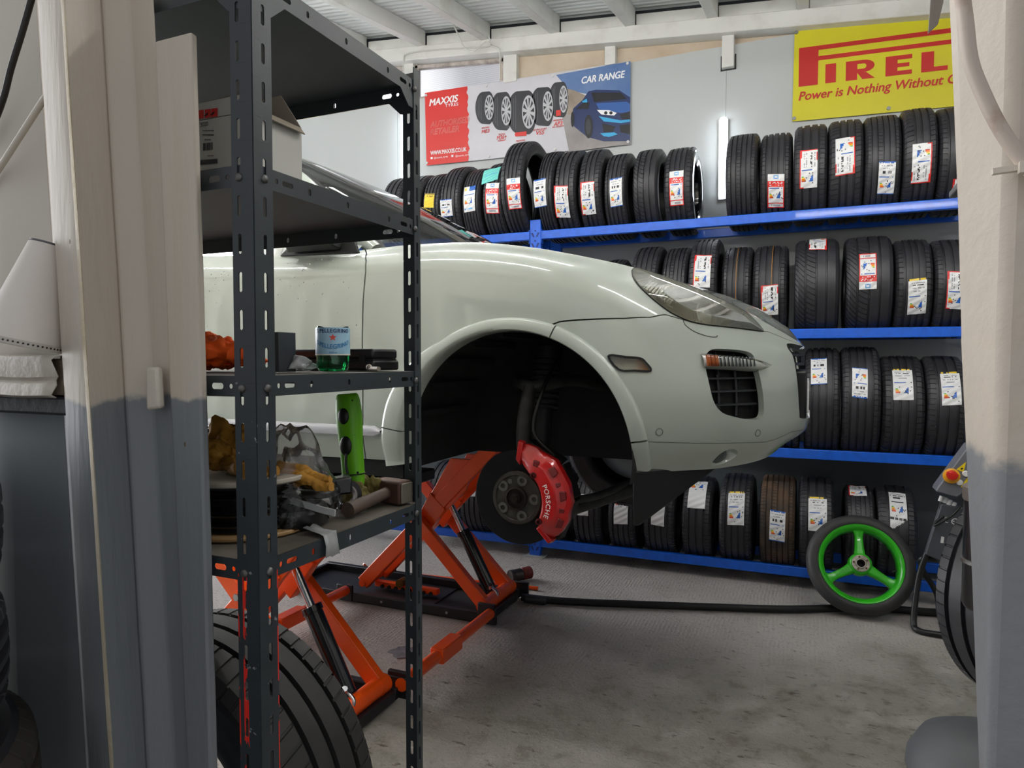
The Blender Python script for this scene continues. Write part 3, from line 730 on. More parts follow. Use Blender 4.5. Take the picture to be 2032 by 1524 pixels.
obj('red_panel', sheet_bm(c, 12, 24, 0, .229, .0012, .004), B_RED, t)
bm = NB()
px_poly(bm, [(1190, 585), (1765, 478), (1765, 800), (1290, 705)], .001, 0, S=C3)          # sky
px_poly(bm, [(1275, 690), (1330, 705), (1420, 745), (1440, 900), (1275, 890)], .0015, 1, S=C3)
px_poly(bm, [(1230, 880), (1440, 860), (1765, 900), (1765, 1118), (1290, 1182)], .0012, 2, S=C3)
obj('landscape_print', bm, [B_SKY, B_HILL, B_ROAD], t, smooth=False)
bm = NB()
for cx, cy, rx, ry, fx in ((640, 840, 60, 128, 28), (768, 866, 66, 150, 32), (925, 875, 88, 170, 48), (1082, 830, 68, 152, 40), (1210, 776, 56, 138, 33)):
    L_ = ell(cx-fx*.55, cy, rx*1.0, ry*.97, 28, PI/2, 3*PI/2) + ell(cx+fx, cy, rx*.74, ry, 28, -PI/2, PI/2)
    px_poly(bm, L_, .0018, 0, S=C3)
    fc = (cx+fx+4, cy-3); frx, fry = rx*.58, ry*.76
    px_poly(bm, ell(fc[0], fc[1], frx, fry), .0024, 1, S=C3)
    for k in range(10):
        a = 2*PI*k/10+.3; b = a+.34
        px_poly(bm, [(fc[0]+frx*.25*math.cos(a+.17), fc[1]+fry*.25*math.sin(a+.17)), (fc[0]+frx*.86*math.cos(a), fc[1]+fry*.86*math.sin(a)), (fc[0]+frx*.86*math.cos(b), fc[1]+fry*.86*math.sin(b))], .0030, 0, S=C3)
    for k in range(4):                                                                      # tread lines
        xx = cx-fx*.55-rx+rx*(.16+.19*k)
        yy = ry*(.45+.10*k); px_poly(bm, [(xx, cy-yy), (xx+4, cy-yy), (xx+4, cy+yy), (xx, cy+yy)], .0022, 2, S=C3)
obj('tyre_print', bm, [B_INK, B_GRILL, mat('banner groove', '5a5b60', .5)], t, smooth=False)
bm = NB()
for pts, m_ in (([(1308, 930), (1322, 845), (1395, 778), (1440, 712), (1500, 700), (1680, 704), (1752, 752), (1763, 757), (1763, 1098), (1560, 1100), (1430, 1065), (1330, 985)], 0),
    ([(1462, 722), (1688, 722), (1738, 772), (1484, 796)], 2), ([(1500, 805), (1738, 792), (1763, 815), (1763, 872), (1690, 880), (1520, 850)], 1),
    ([(1505, 856), (1600, 858), (1660, 880), (1640, 900), (1540, 892)], 3), ([(1520, 905), (1690, 938), (1763, 930), (1763, 948), (1690, 958), (1560, 946)], 4),
    ([(1530, 1038), (1640, 1030), (1666, 1046), (1600, 1066), (1560, 1060)], 4), ([(1680, 892), (1763, 866), (1763, 928), (1700, 930)], 2), ([(1680, 975), (1763, 965), (1763, 1045), (1690, 1030)], 2),
    ([(1545, 960), (1650, 985), (1630, 1025), (1560, 1030)], 2), ([(1390, 790), (1428, 770), (1432, 798), (1398, 800)], 4), ([(1340, 850), (1400, 800), (1450, 800), (1440, 850)], 2)):
    px_poly(bm, pts, .0016+.0006*m_, m_, S=C3)
px_poly(bm, ell(1442, 985, 32, 92), .0032, 2, S=C3); px_poly(bm, ell(1440, 985, 20, 62), .0038, 5, S=C3); px_poly(bm, ell(1318, 930, 14, 60), .0032, 2, S=C3)
for cx in (1575, 1615): px_poly(bm, ell(cx, 880, 13, 13), .0040, 2, S=C3)
obj('car_print', bm, [B_NAVY, B_MID, B_BLK, B_WHITE, B_CYAN, B_INK], t, smooth=False)
bm = NB()
px_text(bm, 'MAXXIS', (853, 211.5), (910.5, 201.5), 13, bold=.035, shear=.2, off=.003)
obj('lettering', bm, B_WHITE, t, smooth=False); bm = NB(); px_text(bm, 'TYRES', (884.5, 213.5), (910.5, 210), 6.2, bold=.01, off=.003, space=1.15)
obj('lettering', bm, B_WHITE, t, smooth=False); bm = NB(); px_text(bm, 'WWW.MAXXIS.CO.UK', (855.5, 308.5), (926.7, 300.5), 8, bold=.03, off=.003)
obj('lettering', bm, B_WHITE, t, smooth=False); bm = NB(); px_text(bm, '@maxxis_tyres', (862, 316), (890, 312.6), 3.6, off=.003); px_text(bm, '@maxxis_tyres', (905, 312), (933, 308.8), 3.6, off=.003)
for cx, cy in ((858, 314.5), (899, 310)): px_poly(bm, [(cx-2, cy-2), (cx+2, cy-2.2), (cx+2, cy+2), (cx-2, cy+2.2)], .003)
obj('small_lettering', bm, B_WHITE, t, smooth=False); bm = NB(); px_text(bm, 'CAR RANGE', (1155, 167.5), (1241.4, 154.5), 13.2, bold=.03, shear=.2, off=.0055)
obj('lettering', bm, B_WHITE, t, smooth=False)
bm = NB()
px_text(bm, 'AUTHORISED', (855, 254), (933, 243.2), 11.5, outline=.02, shear=.2, off=.003); obj('outline_lettering', bm, B_LRED, t, smooth=False); bm = NB(); px_text(bm, 'RETAILER', (855, 269), (912.6, 261), 11.5, outline=.02, shear=.2, off=.003)
obj('outline_lettering', bm, B_LRED, t, smooth=False)
bm = NB()
for s, a, b, h in (('ME3', (956.6, 265.6), (972.7, 263.4), 7), ('MECOTRA', (956.6, 256.6), (972, 254.6), 3), ('M36+', (986.8, 278.4), (1006.8, 275.7), 8), ('VICTRA', (990.6, 269.4), (1003.4, 267.8), 3), ('RUNFLAT', (989.9, 282), (1005, 280), 3), ('VS5', (1064.8, 268.7), (1081, 266.6), 8), ('VICTRA SPORT', (1059, 260.6), (1086, 257.2), 3),
    ('AP3', (1099.4, 250.8), (1117.3, 248.4), 7.5), ('PREMITRA', (1098.9, 241.8), (1118, 239.5), 3), ('ALL SEASON', (1096.3, 254.7), (1119.8, 251.6), 3), ('PREMITRA', (1025, 282.4), (1043, 280), 3), ('HP5', (1027, 291), (1042, 289), 7)):
    bm = NB(); px_text(bm, s, a, b, h, bold=.02, shear=.2, off=.003); obj('red_lettering', bm, B_RED, t, smooth=False)
bm = NB(); px_poly(bm, [(874, 1032), (960, 1022), (962, 1048), (958, 1056), (876, 1062), (870, 1050)], .004, S=C3); px_poly(bm, [(1190, 860), (1225, 855), (1228, 900), (1190, 905)], .0042, S=C3)
obj_each('red_ribbon', bm, B_RED, t, smooth=False)
bm = NB()
for px_, py_ in ((847, 190), (1246, 127), (1247, 282), (849, 324), (966, 171), (1098, 151), (971, 311), (1102, 297)):
    p = at(px_, py_, Y=BY); cyl(bm, (p.x, BY-.0165, p.z), (p.x, BY-.004, p.z), .011, 14)
obj_each('fixing', bm, mat('pale fixing cap', 'cfcfcf', .4), t)

t, c = banner('yellow_banner', 'large yellow banner with red lettering on the back wall, right end behind the door jamb', [(1577, 63), (2052, -2), (2060, 196), (1572, 242)])
obj('sheet', sheet_bm(c), mat('banner yellow', 'd6cf1f', .45, var='cfc526', vscale=2), t)
B_PRED = mat('banner crimson', 'bf2420', .45)
O = c[3]; ex = (c[2]-c[3]).normalized(); sk = (c[0]-c[3]); Hb = sk.length
def bl(x, y): p = O + ex*x + Vector((0, 0, 1))*y; return p
def ppoly(bm, pts): bm.faces.new([bm.verts.new((q.x, BY-.0100, q.z)) for q in (bl(*p) for p in pts)])
def rel(px, py):
    p = at(px, py, Y=BY)-O; x = p.x/ex.x; return x, p.z-x*ex.z
C4 = lambda x, y: rel(1300+x/2.776, y/2.776)
xs0, yb = C4(790, 481); _, yt = C4(798, 268); xs1, _ = C4(896, 470)
yI1 = C4(945, 357)[1]; yI0 = C4(938, 462)[1]
x_end = C4(1600, 100)[0] + .40
y_b1 = C4(1040, 268)[1]; tb = (yt-yI1)*.235
bm = NB()
ppoly(bm, [(xs0, yb), (xs1, yb), (xs1+.0, yI1-.03), (xs1+.002, yt), (xs0+.0, yt)])
def arc(cx, cy, rx, ry, a0, a1, n=10): return [(cx+rx*math.cos(a0+(a1-a0)*k/n), cy+ry*math.sin(a0+(a1-a0)*k/n)) for k in range(n+1)]
yA, yB_, yC_, yD = yt, yt-tb*.95, C4(905, 312)[1], C4(905, 335)[1]
ppoly(bm, [(xs1, yB_), (x_end, yB_), (x_end, yA), (xs1, yA)])
ppoly(bm, [(xs1, yD), (x_end, yD), (x_end, yC_), (xs1, yC_)])
rr = (yA-yD)/2; cyy = (yA+yD)/2; o1 = arc(x_end, cyy, rr, rr, PI/2, -PI/2); i1 = arc(x_end, cyy, rr*.7, (yB_-yC_)/2, PI/2, -PI/2)
for k in range(10): ppoly(bm, [o1[k], o1[k+1], i1[k+1], i1[k]])
h = yI1-yI0; z0 = yI0
def letter_I(x): ppoly(bm, [(x, z0), (x+.066, z0), (x+.066, z0+h), (x, z0+h)])
def letter_L(x, w_=.15): ppoly(bm, [(x, z0), (x+w_, z0), (x+w_, z0+h*.22), (x+.072, z0+h*.22), (x+.072, z0+h), (x, z0+h)])
def letter_E(x, w_=.155):
    s_ = .07; ppoly(bm, [(x, z0), (x+s_, z0), (x+s_, z0+h), (x, z0+h)])
    for a, b, q in ((0, .22, 1), (.40, .60, .9), (.78, 1, 1)): ppoly(bm, [(x+s_, z0+h*a), (x+w_*q, z0+h*a), (x+w_*q, z0+h*b), (x+s_, z0+h*b)])
def letter_R(x, w_=.165):
    s_ = .07; ppoly(bm, [(x, z0), (x+s_, z0), (x+s_, z0+h), (x, z0+h)])
    ppoly(bm, [(x+s_, z0+h*.81), (x+w_*.66, z0+h*.81), (x+w_*.66, z0+h), (x+s_, z0+h)]); ppoly(bm, [(x+s_, z0+h*.36), (x+w_*.66, z0+h*.36), (x+w_*.66, z0+h*.55), (x+s_, z0+h*.55)])
    o = arc(x+w_*.66, z0+h*.68, w_*.40, h*.32, PI/2, -PI/2); i = arc(x+w_*.66, z0+h*.68, w_*.10, h*.13, PI/2, -PI/2)
    for k in range(10): ppoly(bm, [o[k], o[k+1], i[k+1], i[k]])
    ppoly(bm, [(x+s_, z0+h*.36), (x+w_*.62, z0), (x+w_*1.08, z0), (x+w_*.75, z0+h*.36)])
letter_I(C4(938, 400)[0]); letter_R(C4(1050, 400)[0]); letter_E(C4(1268, 400)[0]); letter_L(C4(1464, 400)[0]); letter_L(C4(1464, 400)[0]+.185); letter_I(C4(1464, 400)[0]+.37)
A, d, sx, sz, x0 = px_text(NB(), 'Power is Nothing Without', (1300+790/2.776, 557/2.776), (1300+1588/2.776, 467/2.776), 17, bold=.022, shear=.22)
obj('lettering', bm, B_PRED, t, smooth=False); bm = NB()
V, F = text_poly('Power is Nothing Without Control', bold=.022, shear=.22)
add_flat(bm, V, F, lambda x, y: ((A+d*((x-x0)*sx)).x, BY-.0100, (A+d*((x-x0)*sx)).z+y*sz))
obj('lettering', bm, B_PRED, t, smooth=False)
bm = NB()
for px_, py_ in ((1580.5, 65.5), (1576, 236), (1772, 40), (1763, 216)):
    p = at(px_, py_, Y=BY); cyl(bm, (p.x, BY-.0165, p.z), (p.x, BY-.004, p.z), .012, 14)
obj_each('fixing', bm, mat('grey fixing cap', '8a8c8e', .4, .6), t)

CAR_X0, CAR_Y, CAR_L = 0.0, 3.01, 0.78
# control net of the body side band: rows bottom->crest, columns front centre -> corner -> side -> rear; (s, yl, z)
NET = np.array([
 # c0            c1              c2              c3               c4              c5               c6               c7               c8               c9               c10              c11             c12
 [(.06,0,.400),(.065,.28,.395),(.13,.47,.352),(.25,.63,.335),(.375,.755,.335),(.53,.86,.335),(.72,.905,.335),(.90,.92,.335),(1.10,.925,.335),(1.35,.93,.335),(1.80,.93,.330),(2.6,.93,.325),(3.5,.93,.325)],
 [(-.008,0,.445),(.0,.28,.445),(.075,.48,.440),(.20,.655,.440),(.335,.795,.440),(.51,.905,.440),(.71,.935,.440),(.90,.948,.440),(1.10,.952,.440),(1.35,.953,.440),(1.80,.953,.440),(2.6,.953,.44),(3.5,.95,.44)],
 [(-.012,0,.580),(-.002,.28,.580),(.068,.48,.580),(.19,.66,.580),(.325,.80,.580),(.50,.912,.580),(.70,.943,.590),(.90,.955,.600),(1.10,.957,.610),(1.35,.953,.610),(1.80,.945,.60),(2.6,.945,.60),(3.5,.945,.60)],
 [(-.004,0,.700),(.006,.28,.700),(.080,.478,.700),(.205,.65,.705),(.345,.785,.715),(.525,.90,.745),(.71,.938,.780),(.90,.953,.800),(1.10,.953,.810),(1.35,.948,.810),(1.80,.948,.82),(2.6,.948,.82),(3.5,.945,.82)],
 [(.004,0,.738),(.014,.28,.738),(.095,.475,.750),(.225,.635,.790),(.365,.755,.845),(.55,.855,.920),(.72,.895,.975),(.90,.912,1.015),(1.10,.918,1.035),(1.35,.922,1.035),(1.80,.928,1.02),(2.6,.928,1.05),(3.5,.92,1.06)],
 [(.016,0,.757),(.022,.28,.758),(.09,.44,.800),(.20,.575,.862),(.335,.665,.930),(.52,.735,1.000),(.71,.765,1.050),(.90,.785,1.090),(1.10,.805,1.115),(1.35,.825,1.120),(1.80,.865,1.105),(2.6,.865,1.145),(3.5,.84,1.17)],
],float)
def _cr(P,t):            # Catmull-Rom along axis 0
    n=P.shape[0]-1
    t=np.clip(t,0,n); i=np.minimum(np.floor(t).astype(int),n-1); f=(t-i)
    p1=P[i];p2=P[i+1]
    p0=np.where((i>0).reshape(i.shape+(1,)*(P.ndim-1)),P[np.maximum(i-1,0)],2*p1-p2)
    p3=np.where((i<n-1).reshape(i.shape+(1,)*(P.ndim-1)),P[np.minimum(i+2,n)],2*p2-p1)
    f=f.reshape(f.shape+(1,)*(P.ndim-1))
    return .5*((2*p1)+(-p0+p2)*f+(2*p0-5*p1+4*p2-p3)*f*f+(-p0+3*p1-3*p2+p3)*f**3)
def band(u,v):           # arrays u (0..12), v (0..5) -> (n,3) s,yl,z
    u=np.atleast_1d(np.asarray(u,float)); v=np.atleast_1d(np.asarray(v,float))
    cols=_cr(np.swapaxes(NET,0,1),u)      # n,6,3
    # symmetric tangent at the front centre is good enough
    n=5; v=np.clip(v,0,n); i=np.minimum(np.floor(v).astype(int),n-1); f=(v-i)[:,None]; k=np.arange(len(u))
    p1=cols[k,i];p2=cols[k,i+1]
    p0=np.where((i>0)[:,None],cols[k,np.maximum(i-1,0)],2*p1-p2)
    p3=np.where((i<n-1)[:,None],cols[k,np.minimum(i+2,n)],2*p2-p1)
    return .5*((2*p1)+(-p0+p2)*f+(2*p0-5*p1+4*p2-p3)*f*f+(-p0+3*p1-3*p2+p3)*f**3)
_HS=np.array([0,.016,.07,.18,.30,.50,.75,1.0,1.25,1.5]); _HZ=np.array([.757,.757,.825,.905,.960,1.028,1.085,1.135,1.17,1.18])
def hood(u,w):           # u 0..9.x, w 0 (crest) .. 1 (centre line)
    u=np.atleast_1d(np.asarray(u,float)); w=np.atleast_1d(np.asarray(w,float))
    e=band(u,np.full(u.shape,5.0))
    g=e[:,1]/.8
    s=e[:,0]-.10*w*(2-w)*np.clip((e[:,0]-.5)/.9,0,1)
    y=e[:,1]*(1-w)
    zc=np.interp(s,_HS,_HZ)
    bl=w*w*(3-2*w)*.6+w*.4
    z=e[:,2]*(1-bl)+np.maximum(zc,e[:,2]-.05)*bl
    return np.stack([s,y,z],1)
def W(p,side=1):
    p=np.asarray(p,float)
    return np.stack([CAR_X0-p[...,0],CAR_Y-side*p[...,1],CAR_L+p[...,2]],-1)
# ------------------------------------------------------------------ the car
CARPAINT = mat('white car paint', 'a8b0a7', .30, coat=1.0, spec=.5)
CARDARK = mat('car black trim', '101113', .4); CARINNER = mat('car inner black', '08080a', .75)
GLASSD = bpy.data.materials.new('tinted car glass'); GLASSD.use_nodes = True
_t = NT(GLASSD); _n = _t.n; _tr = _n.new('ShaderNodeBsdfTransparent'); _tr.inputs[0].default_value = (.34, .37, .35, 1)
_gl = _n.new('ShaderNodeBsdfGlossy'); _gl.inputs['Roughness'].default_value = .01; _fr = _n.new('ShaderNodeFresnel'); _fr.inputs[0].default_value = 1.5; _mx = _n.new('ShaderNodeMixShader')
_t.link(_fr.outputs[0], _mx.inputs[0]); _t.link(_tr.outputs[0], _mx.inputs[1]); _t.link(_gl.outputs[0], _mx.inputs[2]); _t.link(_mx.outputs[0], _n['Material Output'].inputs[0])
HUB = (.900, .391)                      # wheel-arch centre (s, z)
ARCH_R = .402
def sd_poly(P):
    """signed distance to a closed 2-D polygon, negative inside"""
    P = np.asarray(P, float); Q = np.roll(P, -1, 0)
    def f(x):
        x = np.atleast_2d(x); d = np.full(len(x), 1e9); ins = np.zeros(len(x), bool)
        for a, b in zip(P, Q):
            e = b-a; w_ = x-a; tt = np.clip((w_@e)/(e@e), 0, 1); d = np.minimum(d, np.hypot(*(w_-tt[:, None]*e).T))
            c1 = (a[1] <= x[:, 1]) != (b[1] <= x[:, 1]); den = (b[1]-a[1]) if abs(b[1]-a[1]) > 1e-12 else 1e-12
            ins ^= c1 & (x[:, 0] < (b[0]-a[0])*(x[:, 1]-a[1])/den + a[0])
        return np.where(ins, -d, d)
    return f
def smooth_poly(P, n=5):
    P = [Vector((p[0], p[1], 0)) for p in P]; N_ = len(P); out = []
    for i in range(N_):
        p0, p1, p2, p3 = P[i-1], P[i], P[(i+1) % N_], P[(i+2) % N_]
        for k in range(n):
            t = k/n; out.append(tuple((.5*((2*p1)+(-p0+p2)*t+(2*p0-5*p1+4*p2-p3)*t*t+(-p0+3*p1-3*p2+p3)*t**3))[:2]))
    return out
def curve_y(pts):                        # piecewise-linear function
    xs = [p[0] for p in pts]; ys = [p[1] for p in pts]; return lambda x: np.interp(x, xs, ys)
def clip_patch(surf, us, vs, fs):
    """grid over us x vs on a surface, keeping where every f(uv, pos) > 0; cut edges follow f = 0"""
    nu, nv = len(us), len(vs); UV = np.array([(u, v) for u in us for v in vs]); keep = [list(p) for p in UV]
    faces = [[i*nv+j, (i+1)*nv+j, (i+1)*nv+j+1, i*nv+j+1] for i in range(nu-1) for j in range(nv-1)]
    for f in fs:
        A = np.array(keep); val = list(f(A, surf(A[:, 0], A[:, 1]))); cache = {}; out = []
        def cross(a, b):
            k = (min(a, b), max(a, b))
            if k in cache: return cache[k]
            p, q = np.array(keep[a]), np.array(keep[b]); va = val[a]; t0, t1 = 0., 1.
            for _ in range(14):
                tm = (t0+t1)/2; m = p+(q-p)*tm; vm = float(f(m[None], surf(m[:1], m[1:]))[0])
                if (vm > 0) == (va > 0): t0 = tm
                else: t1 = tm
            keep.append(list(p+(q-p)*(t0+t1)/2)); val.append(0.); cache[k] = len(keep)-1; return cache[k]
        for F in faces:
            s = [val[i] > 0 for i in F]
            if all(s): out.append(F); continue
            if not any(s): continue
            g = []
            for k in range(len(F)):
                a, b = F[k], F[(k+1) % len(F)]
                if s[k]: g.append(a)
                if s[k] != s[(k+1) % len(F)]: g.append(cross(a, b))
            if len(g) > 2: out.append(g)
        faces = out
    used = sorted({i for F in faces for i in F}); idx = {o: n for n, o in enumerate(used)}
    A = np.array([keep[i] for i in used]); return A, [[idx[i] for i in F] for F in faces]
def normals(surf, A, e=.01):
    du = surf(A[:, 0]+e, A[:, 1])-surf(A[:, 0]-e, A[:, 1]); dv = surf(A[:, 0], A[:, 1]+e)-surf(A[:, 0], A[:, 1]-e)
    n = np.cross(du, dv); L = np.linalg.norm(n, axis=1); L[L < 1e-9] = 1; return n/L[:, None]
def panel(name, surf, us, vs, fs, m, parent, side=1, off=0, solid=.012, offf=None):
    A, F = clip_patch(surf, us, vs, fs); P = surf(A[:, 0], A[:, 1])
    nn = normals(surf, A); nn = nn*np.where((nn[:, 1] < 0) & (surf is band), -1, 1)[:, None] if surf is band else nn*np.where(nn[:, 2] < 0, -1, 1)[:, None]
    if surf is band:                     # outward = away from the car's inside
        c = np.array([1.4, 0, .7]); nn = nn*np.where(((P-c)*nn).sum(1) < 0, -1, 1)[:, None]
    d = off if offf is None else offf(A, P)[:, None]
    P = P + nn*d; Wp = W(P, side)
    # outer skin with the surface's own normals, folded inward along its cut edges
    Nw = nn*np.array([-1, -side, 1]); V = [tuple(p) for p in Wp]; out = []; cnt = {}
    for f in F:
        q = [Vector(V[i]) for i in f]; g = (q[1]-q[0]).cross(q[2]-q[0])
        if len(q) > 3: g = g+(q[2]-q[0]).cross(q[3]-q[0])
        f = list(f) if g.dot(Vector(Nw[f].mean(0))) >= 0 else list(f)[::-1]; out.append(f)
        for a, b in zip(f, f[1:]+f[:1]): cnt[(a, b)] = cnt.get((a, b), 0)+1
    ln = [tuple(Nw[i]) for f in out for i in f]; faces = list(out)
    if solid:
        for (a, b) in list(cnt):
            if (b, a) not in cnt:
                k = len(V); V += [V[a], V[b], tuple(Wp[b]-Nw[b]*solid), tuple(Wp[a]-Nw[a]*solid)]; faces.append([k+1, k, k+3, k+2])
                q = [Vector(V[i]) for i in faces[-1]]; g = (q[1]-q[0]).cross(q[2]-q[0]); g = g.normalized() if g.length > 1e-12 else Vector((0, 0, 1)); ln += [tuple(g)]*4
    org = ORG[parent]; me = bpy.data.meshes.new(name); me.from_pydata([tuple(Vector(p)-org) for p in V], [], faces); me.materials.append(m)
    me.polygons.foreach_set('use_smooth', [True]*len(me.polygons)); me.update(); me.normals_split_custom_set(ln)
    return mesh_obj(name, me, parent)
CP = lambda s, yl, z, side=1: tuple(W(np.array([s, yl, z]), side))

car = thing('car', 'large pale white car raised on the orange lift with its front wheel off', 'car', (-2.4, CAR_Y, CAR_L))
arch = lambda uv, p: np.hypot(p[:, 0]-HUB[0], p[:, 2]-HUB[1]) - ARCH_R
arch2 = lambda uv, p: np.hypot(p[:, 0]-(HUB[0]+2.855), p[:, 2]-HUB[1]) - ARCH_R
gl_u = curve_y([(0, 4.6), (2.3, 4.60), (2.44, 4.47), (2.86, 4.24), (3.46, 3.96), (3.84, 3.84), (4.30, 3.80), (4.54, 3.62), (4.94, 3.46), (5.56, 3.30), (6.08, 3.18), (6.26, 3.10), (6.42, 2.94), (6.6, 2.6), (7, 2)])
lowline = curve_y([(0, 1.0), (1.2, .98), (1.7, 1.02), (2.12, .86), (2.36, .80), (2.82, .84), (3.7, .90), (4.6, .99), (5.2, 1.0), (6, 1.0)])
HL = [(5.02, 4.76), (5.06, 4.90), (5.0, 4.985), (4.68, 4.99), (4.44, 4.99), (4.06, 4.99), (3.66, 4.99), (3.28, 4.99), (2.92, 4.97), (2.62, 4.78), (2.42, 4.55), (2.46, 4.47), (2.86, 4.25), (3.46, 3.96), (3.84, 3.85), (4.1, 3.87), (4.28, 3.93), (4.54, 4.10), (4.76, 4.31), (4.92, 4.54)]
hl_sd = sd_poly(smooth_poly(HL, 4))
INTAKE = smooth_poly([(3.72, 2.80), (3.66, 3.06), (3.50, 3.20), (3.2, 3.24), (2.84, 3.24), (2.68, 3.10), (2.63, 2.7), (2.58, 2.24), (2.54, 1.8), (2.54, 1.54), (2.62, 1.44), (2.9, 1.45), (3.18, 1.52), (3.46, 1.64), (3.64, 1.92), (3.71, 2.40)], 4)
in_sd = sd_poly(INTAKE)
IND = smooth_poly([(5.28, 2.75), (5.0, 2.77), (4.78, 2.78), (4.70, 2.70), (4.645, 2.55), (4.9, 2.53), (5.14, 2.52)], 3)
ind_sd = sd_poly(IND)
GRIL = smooth_poly([(-1.68, 3.9), (-1.52, 4.35), (0, 4.42), (1.52, 4.35), (1.68, 3.9), (1.58, 3.0), (1.50, 2.0), (1.46, 1.5), (1.3, 1.34), (0, 1.28), (-1.3, 1.34), (-1.46, 1.5), (-1.50, 2.0), (-1.58, 3.0)], 3)
gr_sd = sd_poly(GRIL)
FOG = smooth_poly([(3.36, .16), (3.30, .50), (3.14, .66), (2.96, .62), (2.86, .44), (2.96, .24), (3.16, .13)], 4)
fog_sd = sd_poly(FOG)
door_s = curve_y([(.3, 1.481), (.484, 1.474), (.72, 1.477), (.90, 1.477), (.98, 1.474), (1.02, 1.475), (1.057, 1.486), (1.09, 1.512), (1.12, 1.545)])
GAP = .012
rng_ = lambda a, b, n: list(np.linspace(a, b, n))
vs = rng_(0, 5, 66)
# bumper, wing, doors ... (near side)
panel('front_bumper', band, rng_(0, 6.7, 120), rng_(.6, 4.9, 84),
      [lambda uv, p: gl_u(uv[:, 0])-uv[:, 1]-.012, lambda uv, p: uv[:, 1]-lowline(uv[:, 0])-.010, lambda uv, p: in_sd(uv), lambda uv, p: ind_sd(uv), lambda uv, p: gr_sd(uv), arch, lambda uv, p: hl_sd(uv)-.02], CARPAINT, car, solid=.022)
panel('lower_bumper', band, rng_(0, 5.6, 100), rng_(0, 1.15, 20), [lambda uv, p: lowline(uv[:, 0])-uv[:, 1]-.010, arch, lambda uv, p: fog_sd(uv)], CARPAINT, car, solid=.02)
panel('wing', band, rng_(3.2, 9.9, 140), rng_(0, 5, 80),
      [lambda uv, p: uv[:, 0]-3.3, lambda uv, p: np.where(uv[:, 0] > 6.55, 1, uv[:, 1]-gl_u(uv[:, 0])-.012), lambda uv, p: door_s(p[:, 2])-p[:, 0]-.003, arch, lambda uv, p: hl_sd(uv)-.02, lambda uv, p: np.maximum(p[:, 0]-.9, p[:, 2]-.6)], CARPAINT, car)
panel('front_door', band, rng_(9.0, 11.2, 40), vs, [lambda uv, p: p[:, 0]-door_s(p[:, 2])-.003, lambda uv, p: 2.60-p[:, 0]], CARPAINT, car)
panel('rear_door', band, rng_(10.9, 12, 30), vs, [lambda uv, p: p[:, 0]-2.606, lambda uv, p: np.hypot(p[:, 0]-3.755, p[:, 2]-HUB[1])-.56], CARPAINT, car)
NETX = NET[:, 12].copy()
def rear(u, v):                          # rear quarter, u 0..1 -> s 3.5..4.75
    b = band(np.full(np.shape(u), 12.0), v); u = np.asarray(u)
    s = 3.5+1.22*np.sin(np.clip(u, 0, 1)*PI/2); y = b[:, 1]*(1-.9*np.clip((u-.55)/.45, 0, 1)**2.4); return np.stack([s, y, b[:, 2]+.02*u], 1)
for side in (1, -1):
    A, F = clip_patch(rear, rng_(0, 1, 30), vs, [lambda uv, p: np.hypot(p[:, 0]-3.755, p[:, 2]-HUB[1])-.405])
    bm = NB(); vv = [bm.verts.new(p) for p in W(rear(A[:, 0], A[:, 1]), side)]
    for f in F: bm.faces.new([vv[i] for i in f])
    obj('rear_quarter', bm, CARPAINT, car, angle=50)
# far side, seen only past the bonnet
panel('far_side', band, rng_(0, 12, 120), rng_(0, 5, 40), [arch, lambda uv, p: gr_sd(uv*np.array([-1, 1])), lambda uv, p: np.hypot(p[:, 0]-3.755, p[:, 2]-HUB[1])-.405], CARPAINT, car, side=-1)
# bonnet
panel('bonnet_lip', band, rng_(0, 3.4, 70), rng_(3.7, 5, 36), [lambda uv, p: uv[:, 1]-gl_u(uv[:, 0])-.012, lambda uv, p: hl_sd(uv)-.02, lambda uv, p: 3.3-uv[:, 0]], CARPAINT, car)
for side in (1, -1):
    hp = panel('bonnet', hood, rng_(0, 9.3, 110), rng_(0.0, 1, 34), [lambda uv, p: np.where(uv[:, 0] > .001, 1., 0.)], CARPAINT, car, side=side, solid=.010)
# dark inner shells behind the panels
panel('inner_shell', band, rng_(0, 12, 120), rng_(0.15, 4.85, 40), [arch, lambda uv, p: np.hypot(p[:, 0]-3.755, p[:, 2]-HUB[1])-.405], CARINNER, car, off=-.045, solid=0)
# raised wheel-arch lip
def yl_at(s, z):                         # body half width at a point of the side view
    uv = np.stack([np.interp(s, [.2, .34, .52, .71, .9, 1.1, 1.35, 1.8], [3, 4, 5, 6, 7, 8, 9, 10]), np.interp(z, [.335, .44, .6, .78, 1.0], [0, 1, 2, 3, 4])], 1)
    for _ in range(12):
        p = band(uv[:, 0], uv[:, 1]); e = 1e-3
        a = (band(uv[:, 0]+e, uv[:, 1])-p)/e; b = (band(uv[:, 0], uv[:, 1]+e)-p)/e
        r0 = s-p[:, 0]; r1 = z-p[:, 2]; det = a[:, 0]*b[:, 2]-b[:, 0]*a[:, 2]; det = np.where(abs(det) < 1e-9, 1e-9, det)
        uv = uv + np.clip(np.stack([(r0*b[:, 2]-b[:, 0]*r1)/det, (a[:, 0]*r1-r0*a[:, 2])/det], 1), -.3, .3)
        uv[:, 0] = np.clip(uv[:, 0], 0, 12); uv[:, 1] = np.clip(uv[:, 1], -.3, 4.8)
    return band(uv[:, 0], uv[:, 1])[:, 1]
